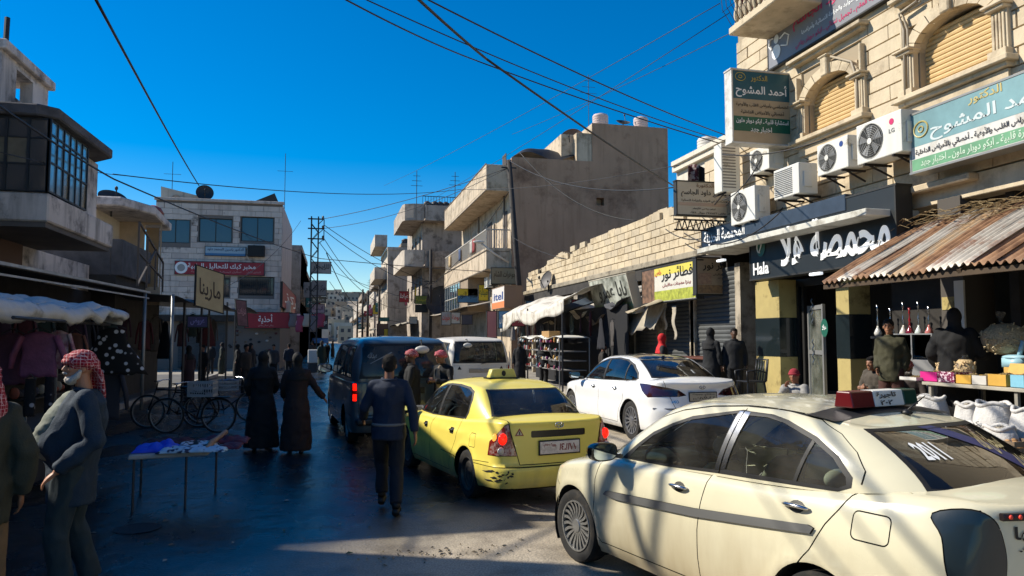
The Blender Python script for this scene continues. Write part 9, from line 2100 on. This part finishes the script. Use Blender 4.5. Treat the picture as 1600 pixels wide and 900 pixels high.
# ---------------------------------------------------------------- cloth table with a rough pole edge
zt_=.62;tx0,tx1=-3.35,-1.55;pL=onZ(200,712,zt_);pR=onZ(325,705,zt_);pRf=onZ(345,688,zt_);pLf=onZ(196,692,zt_);print('table',pL,pR,pRf)
pLf=Vector((pL.x-.1,pRf.y,zt_));
t=anchor('cloth_table','low trestle table of folded cloth with a rough wooden pole along its end','table',(pL.x,pL.y,0))
q=MB().add([pL,pR,pRf,pLf]+[p-UP*.05 for p in (pL,pR,pRf,pLf)],[(0,1,2,3),(7,6,5,4),(0,4,5,1),(1,5,6,2),(2,6,7,3),(3,7,4,0)]);build(q,'tabletop',[mat('cloth_offwhite',(.36,.35,.33),.8,var=.2,vscale=5)],t,world=True,bevel=.01)
for p in (pL+Vector((.05,.05,0)),pR.lerp(pL,.28)+Vector((0,.02,0)),pRf+Vector((-.04,-.05,0)),pLf):build(MB().tube([p-UP*.05,Vector((p.x,p.y,0))],.014,6),'leg',[PD],t,world=True)
build(MB().tube([pR+Vector((-.02,0,.02)),pR.lerp(pRf,.3)+UP*.07,pR.lerp(pRf,.65)+UP*.06,pRf+Vector((.05,.03,.10))],[.030,.034,.028,.034],8),'wooden_pole',[mat('branch_wood',(.36,.22,.14),.8,var=.35,vscale=15)],t,world=True,smooth=True)
def crumple(label,c0,c1,m_,h,seed,grp='cloths folded on the low table'):
 c0,c1=Vector(c0),Vector(c1)
 def fn(a,c):
  x=c0.x+(c1.x-c0.x)*a;y=c0.y+(c1.y-c0.y)*c;e=math.sin(PI*a)*math.sin(PI*c);return (x+.03*nz(y*9,seed),y+.03*nz(x*9,seed+3),zt_+.006+(h*(.35+.9*abs(nz(x*7,y*9,seed)))*(e**.35)))
 return solo(MB().grid(fn,26,16),'folded_cloth',[m_],label,'cloth',group=grp,smooth=True,fixn=False,solid=.006)
L_=pL;crumple('bright blue crumpled cloth at the near left of the table',L_+Vector((.0,.12,0)),L_+Vector((.42,.62,0)),mat('cloth_cobalt',(.02,.06,.60),.6),.13,1)
crumple('pale blue and white patterned cloth at the front edge of the table',L_+Vector((.28,.01,0)),L_+Vector((1.0,.34,0)),patmat('cloth_paleblue','blot','1c2a4a','a0bcd0',14,.8,.44),.10,2);crumple('black and white printed cloth in the middle of the table',L_+Vector((.42,.36,0)),L_+Vector((.85,.72,0)),patmat('cloth_bw','blot','0a0a0e','c8c8cc',11,.8,.53),.11,3)
crumple('dark maroon cloth pile toward the back of the table',L_+Vector((.55,.66,0)),L_+Vector((1.15,1.15,0)),mat('cloth_maroon',(.10,.012,.03),.8,var=.4,vscale=9),.10,4);crumple('maroon and black cloth pile behind the bright blue one',L_+Vector((-.05,.66,0)),L_+Vector((.5,1.1,0)),mat('cloth_wine',(.06,.012,.02),.85,var=.5,vscale=9),.10,5);crumple('dark red cloth beside the wooden pole',L_+Vector((.9,.2,0)),L_+Vector((1.12,.62,0)),mat('cloth_maroon',(.10,.012,.03),.8),.07,6)
# ---------------------------------------------------------------- bicycles with crates
BK=mat('bike_black',(.012,.012,.014),.4,.3);BT=mat('tyre_rubber','1c1b1a',.85)
def bicycle(label,p,rz,grp='bicycles parked in front of the stalls',r=.34):
 t=thing('bicycle',label,'bicycle',p,rz,grp)
 for x in (-.52,.52):
  w_=thing('wheel',None,None,(x,0,r));w_.parent=t
  for k in ('label','category','group'):
   if k in w_:del w_[k]
  build(MB().tube([(r*math.cos(a),0,r*math.sin(a)) for a in [2*PI*j/36 for j in range(37)]],.02,6,caps=False),'tyre',[BT],w_,smooth=True)
  q=MB().tube([(r*.92*math.cos(a),0,r*.92*math.sin(a)) for a in [2*PI*j/36 for j in range(37)]],.010,5,caps=False)
  for j in range(14):a=2*PI*j/14;q.tube([(0,0,0),(r*.92*math.cos(a),0,r*.92*math.sin(a))],.003,3)
  q.ellip((0,0,0),(.03,.04,.03),8,5);build(q,'rim',[POST],w_)['kind']='stuff'
 q=MB();bb=(-.08,0,.28);st=(-.22,0,.78);hd_=(.36,0,.80)
 for a,b in ((bb,st),(bb,(.38,0,.64)),(st,hd_),((-.52,0,r),bb),((-.52,0,r),st),(hd_,(.52,0,r))):q.tube([a,b],.016,6)
 q.tube([hd_,(.33,0,.96)],.014,6);build(q,'bike_frame',[BK],t,smooth=True)
 build(MB().tube([(.18,-.27,1.0),(.32,-.22,.99),(.34,0,.96),(.32,.22,.99),(.18,.27,1.0)],.012,6),'handlebar',[CHROME],t,smooth=True);build(MB().ellip((-.25,0,.84),(.13,.08,.035),12,6),'saddle',[BK],t,smooth=True)
 build(MB().box(-.78,-.28,-.10,.10,.70,.72),'rack',[BK],t);build(MB().bar((-.08,-.12,.18),(-.08,.12,.38),.02),'pedals',[BK],t);return t
b1=onZ(300,676,0);bicycle('black bicycle nearest the street carrying the white crate',(b1.x,b1.y,0),R(168));b2=onZ(262,672,0);bicycle('black bicycle left of the crates with bright handlebar toward the post',(b2.x,b2.y+.5,0),R(172));b3=onZ(352,662,0);bicycle('black bicycle behind the others at the right, beside the two women',(b3.x,b3.y+.3,0),R(10))
def plastic_crate(label,c,L_,D_,H_,rz,m_,tilt=0,grp='pale plastic crates on the bicycles'):
 t=thing('plastic_crate',label,'crate',c,rz,grp);q=MB();th=.012
 q.box(-L_/2,L_/2,-D_/2,D_/2,0,.012)
 for (x0,x1,y0,y1,ax) in ((-L_/2,L_/2,-D_/2,-D_/2+th,0),(-L_/2,L_/2,D_/2-th,D_/2,0),(-L_/2,-L_/2+th,-D_/2+th,D_/2-th,1),(L_/2-th,L_/2,-D_/2+th,D_/2-th,1)):
  q.box(x0,x1,y0,y1,H_*.86,H_);q.box(x0,x1,y0,y1,.012,H_*.16);q.box(x0,x1,y0,y1,H_*.50,H_*.60)
  n=int(max(x1-x0,y1-y0)/.045)
  for i in range(n+1):
   if ax == 0:xx=x0+(x1-x0-.014)*i/n;q.box(xx,xx+.014,y0+.001,y1-.001,H_*.16,H_*.86)
   else:yy=y0+(y1-y0-.014)*i/n;q.box(x0+.001,x1-.001,yy,yy+.014,H_*.16,H_*.86)
 build(q,'crate_body',[m_],t);q=MB().box(-L_*.3,L_*.1,-D_/2-.003,-D_/2-.001,H_*.30,H_*.50);build(q,'label_plate',[m_],t)
 q=MB();text_mb(q,'خضار وفواكه',(-L_*.28,-D_/2-.004,H_*.33),(1,0,0),UP,L_*.36,H_*.13);build(q,'lettering',[INKB],t,fixn=False);t.rotation_euler=(tilt,0,rz);return t
CRW_=mat('crate_grey_white',(.36,.36,.35),.6,var=.15,vscale=9)
p=onY(316,636,b1.y);plastic_crate('pale slatted plastic crate with small black print, on the nearest bicycle',(p.x,p.y,.72),.50,.34,.30,R(-8),CRW_);p=onY(356,622,b1.y+.9);plastic_crate('smaller pale crate behind the printed one, filled with cloth',(p.x,p.y,.78),.40,.30,.20,R(12),CRW_)
crumple_=MB().grid(lambda a,c:(p.x-.2+.4*a,p.y-.14+.28*c,.99+.06*abs(nz(a*6,c*5))*math.sin(PI*a)),12,8);solo(crumple_,'crate_cloth',[mat('cloth_greyblue',(.16,.18,.22),.8)],'grey blue cloth stuffed in the smaller crate','cloth',smooth=True,fixn=False,solid=.006)
# white sack and bundle on the ground at the pylon
q=onY(489,565,43);t=anchor('white_drum','white square drum at the foot of the lattice pylon','drum',(q.x,43,.2));build(MB().box(q.x-.28,q.x+.28,42.8,43.3,.5,1.25),'drum_body',[mat('drum_white',(.5,.48,.44),.6)],t,world=True,bevel=.04);build(MB().box(q.x-.25,q.x+.25,42.83,43.27,0,.5),'stand',[PD],t,world=True)
# ---------------------------------------------------------------- litter and drain on the road
q=MB().add([(onZ(215,826).x+.22*math.cos(a),onZ(215,826).y+.22*math.sin(a),.006) for a in [2*PI*j/24 for j in range(24)]],[tuple(range(24))]);solo(q,'manhole_cover',[mat('iron_dark','17181c',.6)],'dark round manhole cover at the lower left','manhole cover',fixn=False)
rr=random.Random(14)
for i in range(40):
 p=onZ(rr.uniform(60,860),rr.uniform(700,890));s_=rr.uniform(.015,.05);a=rr.uniform(0,3)
 q=MB().add([(p.x+s_*math.cos(a),p.y+s_*math.sin(a),.008),(p.x-s_*.6*math.sin(a),p.y+s_*.6*math.cos(a),.02),(p.x-s_*math.cos(a),p.y-s_*math.sin(a),.008),(p.x+s_*.5*math.sin(a),p.y-s_*.6*math.cos(a),.012)],[(0,1,2,3)])
 solo(q,'paper_scrap',[mat('scrap_%d' % (i % 3),['8a847a','5a5044','3a4a3a'][i % 3],.9)],'small scrap of litter on the dark road','litter',group='scraps of litter on the road',fixn=False)
p=onZ(700,866);q=MB();
for i in range(70):
 x,y=p.x+rr.gauss(0,.32),p.y+rr.gauss(0,.10);s_=rr.uniform(.008,.03);a=rr.uniform(0,3);q.add([(x+s_*math.cos(a),y+s_*math.sin(a),.006),(x-s_*.4*math.sin(a),y+s_*.4*math.cos(a),.022),(x-s_*math.cos(a),y-s_*math.sin(a),.006),(x+s_*.4*math.sin(a),y-s_*.4*math.cos(a),.010)],[(0,1,2),(0,2,3)])
tag(solo(q,'broken_asphalt',[mat('asphalt_crumbs',(.16,.14,.11),.9,var=.5,vscale=40,vcol='a89a84')],'crumbled asphalt grit in the sunny wedge of road',None,fixn=False),None,None,kind='stuff')
# ================================================================ mid right: trinket stall, banners, awnings, far signs
def rx(u,v,X):return onX(u,v,X)
TK=anchor('trinket_stall','stall crowded with hanging trinkets under a small white umbrella cloth','stall',(7.4,rx(860,560,7.4).y,.1));pc=rx(858,530,7.4)
q=MB().grid(lambda a,c:(7.0+1.0*c,rx(893,530,7.4).y+(rx(826,530,7.4).y-rx(893,530,7.4).y)*a,pc.z+.05+.10*math.sin(PI*c)*math.sin(PI*a)+.05*math.sin(a*16)),22,6);build(q,'cloth_top',[mat('cloth_white',(.6,.58,.52),.8)],TK,world=True,smooth=True,fixn=False,solid=.01)
y0_,y1_=rx(893,530,7.4).y,rx(826,530,7.4).y
for y in (y0_,y1_):
 for x in (7.0,8.0):build(MB().tube([(x,y,.1),(x,y,pc.z+.05)],.02,6),'post',[POST],TK,world=True)
for z in (.85,1.15,1.45):build(MB().box(7.1,7.9,y0_,y1_,z,z+.03),'shelf',[mat('shelf_cloth',(.2,.19,.18),.8)],TK,world=True)
rr=random.Random(31);cols=['a82a2a','c8c4bc','3a6a7a','c89a4a','6a2a5a','d8d4cc','2a2a30','8a3a2a','b8b0a0']
for i in range(90):
 z=rr.choice((.88,1.18,1.48,1.75));y=rr.uniform(y0_,y1_);c=cols[i % 9];h_=rr.uniform(.06,.20);q=MB()
 if i % 3 == 0:q.ellip((7.05,y,z+h_/2),(.035,.04,h_/2),8,5)
 elif i % 3 == 1:q.box(7.02,7.09,y-.04,y+.04,z,z+h_*.8)
 else:q.lathe([(.03,0),(.045,h_*.4),(.02,h_*.8),(.01,h_)],8,(7.05,y,z))
 solo(q,'trinket',[mat('trinket_'+c,c,.5)],'small %s %s displayed on the crowded stall' % (['red','off white','teal','ochre','purple','cream','black','rust','beige'][i % 9],['bead pouch','carded trinket','jar shaped trinket'][i % 3]),'trinket',group='trinkets on the stall')
p=rx(860,522,7.3);t=anchor('cardboard_box','open brown carton on top of the trinket stall','box',p-UP*.1);build(MB().box(p.x-.2,p.x+.2,p.y-.5,p.y+.4,p.z-.12,p.z+.10),'carton',[mat('carton_brown',(.38,.22,.08),.7)],t,world=True,bevel=.01)
# white cloth awning over the dark stall
pa,pb=rx(800,472,7.6),rx(905,455,7.6);W_C=mat('awning_cloth_white',(.62,.58,.50),.8,var=.15,vscale=3,dirt='7a6a52',dscale=1.5)
def aw(a,c):
 y=pa.y+(pb.y-pa.y)*a;z=3.05+.25*a+.12*math.sin(a*7)+.08*nz(a*9,c*3);return (8.6-1.5*c,y,z+.35*(1-c)-.25*c*c)
q=MB().grid(aw,34,10);q.grid(lambda a,c:(lambda p:(p[0]-.02,p[1],p[2]-(.35+.3*(1-a)**2+.1*math.sin(a*15))*c))(aw(a,1)),34,4);solo(q,'cloth_awning',[W_C],'patched white cloth awning sagging over the dark stall','awning',smooth=True,fixn=False,solid=.01)
for y in (pa.y-.2,(pa.y+pb.y)/2,pb.y+.2):solo(MB().tube([(7.1,y,.2),(7.1,y,3.0)],.03,6),'awning_post',[PD],['near','middle','far'][[pa.y-.2,(pa.y+pb.y)/2,pb.y+.2].index(y)]+' thin dark post under the patched white awning','post',group='posts of the patched white awning')
rr=random.Random(66)
for i in range(14):
 y=20.5+i*.95;c,nm=gc[(i*4+3) % 7];top=rr.uniform(2.4,2.8);u_t,v_t=proj((8.0,y,top));u_b,v_b=proj((8.0,y,top-rr.uniform(.6,1.0)))
 garment('%s %s hung in the dark stall on the right, %s from the near end' % (nm,('blouse','dress')[i % 2],wr_[i]),u_t,v_t,v_b,y,rr.uniform(.4,.55),mat('cl_'+c,c,.85,var=.3,vscale=8),('jacket','dress')[i % 2],'clothes hung in the dark stall on the right',rot=rr.uniform(1.0,2.0))
q=MB().box(8.4,8.45,pb.y-2,pa.y-1,.25,2.9);solo(q,'black_drape',[mat('drape_black',(.008,.008,.01),.95)],'black cloth drape closing the back of the dark stall','drape')
def slab_awn(label,u0,v0,u1,v1,X,m_,pr=1.4):
 a,b=rx(u0,v0,X),rx(u1,v1,X);y0_,y1_=min(a.y,b.y),max(a.y,b.y);z=(a.z+b.z)/2
 q=MB().grid(lambda s,c:(X+pr*c,y0_+(y1_-y0_)*s,z+.3*c+.08*math.sin(s*9)),16,4);solo(q,'cloth_awning',[m_],label,'awning',smooth=True,fixn=False,solid=.02)
slab_awn('long dusty grey canvas awning beyond the blue and yellow sign',655,492,742,486,7.2,mat('awning_dusty',(.36,.31,.25),.85,var=.2))
tc=[('a89a80','beige'),('4a4a4e','grey'),('7a6a58','brown'),('c0b8a8','off white'),('2e3a44','dark blue')]
for i in range(10):
 y=18.6+i*1.75;c,nm=tc[i % 5];z=2.75+.25*math.sin(i*2.1)
 solo(MB().grid(lambda a,c_:(9.35-1.1*c_,y+1.5*a,z+.35*(1-c_)+.10*math.sin(a*5+i)-.12*math.sin(PI*a)*c_+.04*nz(a*6,c_*5,i)),14,6),'sagging_tarp',[mat('tarp_'+c,c,.9,var=.35,vscale=4)],'%s tarp sagging from the low shops, %s from the near end' % (nm,wr_[i]),'tarp',group='tarps along the low shops',smooth=True,fixn=False,solid=.008)
for i,(u0,v0,u1,v1,Y,k) in enumerate(((893,468,909,486,27,0),(838,476,852,492,31,1),(822,470,836,486,33,2),(640,495,652,506,52,3))):fsign('small %s board hung in the shop clutter, %s from the right' % (tc[k][1],od[i]),u0,v0,u1,v1,Y,mat('clutter_%d' % i,['8a2a2a','b8a040','3a6a8a','b0a898'][k],.6))
# signs in the run between the bare wall building and the dark stall
fsign('yellow and blue sign board below the glazed bay',715,451,748,473,44,YELB,'مكتبة النور',INKB,bands=[(0,.5,1,1,BLUS)]);fsign('yellow light box right of the yellow and blue board',748,445,763,470,42,YELB,'صيدلية',GRN)
fsign('brown board with faint writing above the orange light box',768,418,812,444,38.0,mat('sign_olive_brown',(.26,.21,.12),.6),'مجوهرات الشام',mat('ink_brown','4a3a20',.6))
p=rx(769,452,8.0);sign('light_box','white and orange light box with Latin letters',(p.x,p.y,p.z),U_R,DN,rx(769,452,8.0).y-rx(788,447,8.0).y,1.05,.9,mat('box_white',(.62,.58,.54),.5),mat('box_brown',(.25,.16,.10),.7),[('itel',.15,.25,.9,.62,mat('ink_blue','1a3a7a',.5),0)],[(0,.70,1,1,mat('print_orange',(.70,.22,.08),.5))])
fsign('pink door-high banner hung by the white van',761,486,776,528,33,mat('banner_pink',(.55,.22,.20),.7));fsign('blue and white advertising board under the orange light box',779,486,797,513,31,BLUS,'سيرياتيل');fsign('pink and white board right of the blue advertising board',799,488,820,510,30,PNK,'MTN' if False else 'عروض')
fsign('white board by the kerb beyond the white van',690,487,704,508,40,GRY,'حلويات',REDP);fsign('framed dark picture board beyond the white van',722,492,738,507,38.5,mat('sign_ink',(.04,.045,.06),.5));fsign('cream narrow board between the two awnings',705,488,719,506,39.5,mat('sign_cream2',(.5,.46,.36),.6),'بوظة',REDP)
q=MB();
for i,(u,Y) in enumerate(((660,44),(684,42),(700,40),(730,37))):
 p=onY(u,528,Y);person(['shopper in black under the dusty awning, leftmost','shopper in grey under the dusty awning','shopper in dark blue near the white kerb board','shopper in brown coat near the pink banner'][i],(p.x,Y,.25),rnd.uniform(0,6),None,sc=.97,top=(['101012','3a3a3c','16202e','3a2a20'][i],None),vox=.035)
# ================================================================ utility poles on the right, cables
def pole(label,u,v_top,Y,r=.09,X=None,lean=0,arms=()):
 p=onY(u,528,Y);zt_=onY(u,v_top,Y).z;t=anchor('utility_pole',label,'utility pole',(p.x,Y,0));build(MB().tube([(p.x+lean,Y,0),(p.x,Y,zt_)],[r*1.2,r],10),'shaft',[mat('pole_wood',(.035,.03,.028),.85,var=.3,vscale=6)],t,world=True,smooth=True)
 for v,w_ in arms:z=onY(u,v,Y).z;build(MB().bar((p.x-w_,Y,z),(p.x+w_,Y,z),.06),'crossarm',[IR],t,world=True)
 return Vector((p.x,Y,zt_))
P1=pole('dark leaning utility pole at the corner of the bare wall building',795,250,36.8,.13,lean=.9,arms=((262,.4),));P2=pole('dark utility pole in front of the grey corner house',672,390,56.5,.12,arms=((440,.5),(450,.5)))
P3=pole('thin pole beyond the pale tower',592,446,76,.12,arms=((452,.8),));P4=pole('far thin pole in the middle of the street view',574,456,110,.15);pole('far thin pole left of the middle one',566,452,125,.15);pole('far short pole near the hill',558,470,140,.15)
# street lamp on a white arm
p=onY(785,392,37.2);q=MB().tube([onY(795,410,36.9),onY(772,396,36.5),onY(752,380,36.2)],.05,6);q.ellip(onY(748,378,36.2),(.30,.12,.08),10,6);solo(q,'street_lamp',[mat('lamp_pale',(.5,.48,.44),.5)],'pale street lamp arm on the leaning pole by the balconies','street lamp',smooth=True)
CAB=mat('cable_black',(.012,.012,.014),.6);ncab=[0]
def cable(label,pts,sag=.3,r=.012,n=20,grp='overhead cables'):
 q=MB()
 for a,b in zip(pts[:-1],pts[1:]):
  a,b=Vector(a),Vector(b);L_=(b-a).length;q.tube([a.lerp(b,i/n)-UP*(sag*L_/10*4*(i/n)*(1-i/n)) for i in range(n+1)],r,5)
 ncab[0] += 1;return solo(q,'cable',[CAB],label,'cable',group=grp,smooth=True)
Q=onY
cable('thick cable from the top centre down to the signs on the right',[(-6.9,5.0,7.5),Q(640,-14,9.0),Q(760,92,12.0),Q(1052,290,20)],.05,.022);cable('thick cable end sagging from the pole to the cream doctor sign',[Q(795,250,36.8),Q(1052,293,20)],.35,.02)
cable('upper thin cable from the top centre to the stone building',[(-6.9,5.6,7.7),Q(650,-10,9.5),Q(1165,222,16)],.12,.012);cable('second thin cable from the top centre to the stone building',[(-6.9,6.2,7.9),Q(530,-6,10),Q(745,95,14),Q(1180,240,16)],.10,.013);cable('third thin cable close below the second',[(-6.9,6.6,8.0),Q(560,-6,10.5),Q(1175,232,16)],.16,.010)
cable('single thick cable from the top left down to the laboratory dish',[(-9,10,8.3),Q(146,-8,14),Q(311,290,48)],.03,.03);cable('long cable from the upper left across the laboratory front to the right',[(-7,10,6.5),Q(-20,152,12),Q(178,280,19),Q(500,404,44),Q(860,430,38)],.06,.02)
cable('continuation of the long cable up to the low shops',[Q(860,430,38),Q(1085,402,19)],.12,.014);cable('level cable from the glazed balcony house to the bare wall building',[Q(176,272,20),Q(720,296,40),Q(1060,258,24)],.16,.014)
cable('light looped cable down the bare wall from the leaning pole',[Q(812,238,37.5),Q(1000,345,30),Q(1100,345,20)],.9,.022);cable('grey cable sagging over the stone parapet',[Q(800,370,36.9),Q(1080,392,20)],.45,.014);cable('thin cable along the canopy edge of the glazed balcony house',[Q(0,238,13),Q(200,275,24)],.05,.008)
cable('faint high cable across the sky at right, upper',[Q(1125,5,16),Q(600,290,60)],.05,.010);cable('faint high cable across the sky at right, lower',[Q(1140,20,16),Q(640,330,60)],.05,.010);cable('faint high cable ending at the roof antenna',[Q(1155,45,15.5),Q(800,210,38)],.05,.009)
k=0;rr=random.Random(77)
for a,b,s_,r_ in (((507,352,44),(672,440,56),.25,.02),((507,360,44),(672,450,56),.35,.02),((506,372,44),(592,452,76),.3,.02),((505,342,44),(795,262,36.8),.2,.018),((505,357,44),(795,262,36.8),.45,.015),((500,380,44),(640,480,70),.5,.02),((672,440,56),(592,452,76),.4,.022),((672,446,56),(795,300,36.8),.3,.02),((470,345,47),(300,470,25),.3,.012),((592,452,76),(566,460,125),.35,.03),((515,440,60),(592,500,76),.5,.02),((512,470,60),(640,505,62),.4,.018),((510,420,50),(700,480,50),.35,.015),((510,395,46),(575,470,110),.3,.03)):
 k += 1;cable('thin cable of the tangle strung from the lattice pylon across the street',[Q(*a),Q(*b)],s_,r_,grp='tangle of cables beyond the crossing')
bun=[((1062,300,17),(1175,372,14),(1300,352,12.2)),((1090,385,18),(1200,350,13.5),(1420,352,10.6)),((1175,372,14),(1270,268,12.8),(1440,215,10.3)),((1210,232,14),(1330,200,12),(1600,120,8.6)),((1212,236,14),(1290,290,12.6),(1420,350,10.6)),((1420,350,10.4),(1500,300,9.6),(1600,330,8.4)),
  ((1405,300,10.6),(1440,360,10.0),(1540,345,9.0)),((1500,240,9.3),(1545,330,8.9),(1600,360,8.2)),((1040,358,19),(1100,372,17),(1180,368,14)),((1170,260,15),(1225,300,13.4),(1290,330,12.4)),((1150,350,15),(1235,380,12.9),(1330,370,11.6)),((1200,240,14.2),(1180,320,14.6),(1175,372,14.2))]
for i,pts in enumerate(bun):cable('black cable looping in the bundle across the stone building front',[Q(*p) for p in pts],rr.uniform(.3,1.0),rr.uniform(.008,.016),grp='cable bundle on the stone building')
for i in range(14):
 a_=(rr.uniform(1060,1420),rr.uniform(230,370),rr.uniform(10.5,15));b_=(min(1600,a_[0]+rr.uniform(60,240)),a_[1]+rr.uniform(-90,60),a_[2]-rr.uniform(.5,2.5));cable('black cable looping in the bundle across the stone building front',[Q(*a_),Q(*b_)],rr.uniform(.4,1.6),rr.uniform(.006,.013),grp='cable bundle on the stone building')
# big vertical conduits on the facade
for i,(u,v0,v1,X) in enumerate(((1338,96,190,FX-.12),(1412,22,165,FX-.14),(1418,22,165,FX-.10))):
 q=MB().tube([onX(u-40 if i == 0 else u+20,v0-8 if i == 0 else v0-20,X),onX(u-8,v0,X),onX(u,v0+25,X),onX(u+3,v1,X)],.022,6);solo(q,'conduit',[mat('conduit_tan',(.34,.28,.20),.6)],['tan conduit curling over the left arched window','tan conduit left of the right arched window','second tan conduit beside it left of the right arched window'][i],'conduit',smooth=True)
# bars outside the picture whose shadows fall as wavy stripes on the nearest taxi
for i,(x,y,dx) in enumerate(((-3.6,6.6,.18),(-3.5,6.95,-.15),(-3.6,7.35,.2))):
 pass
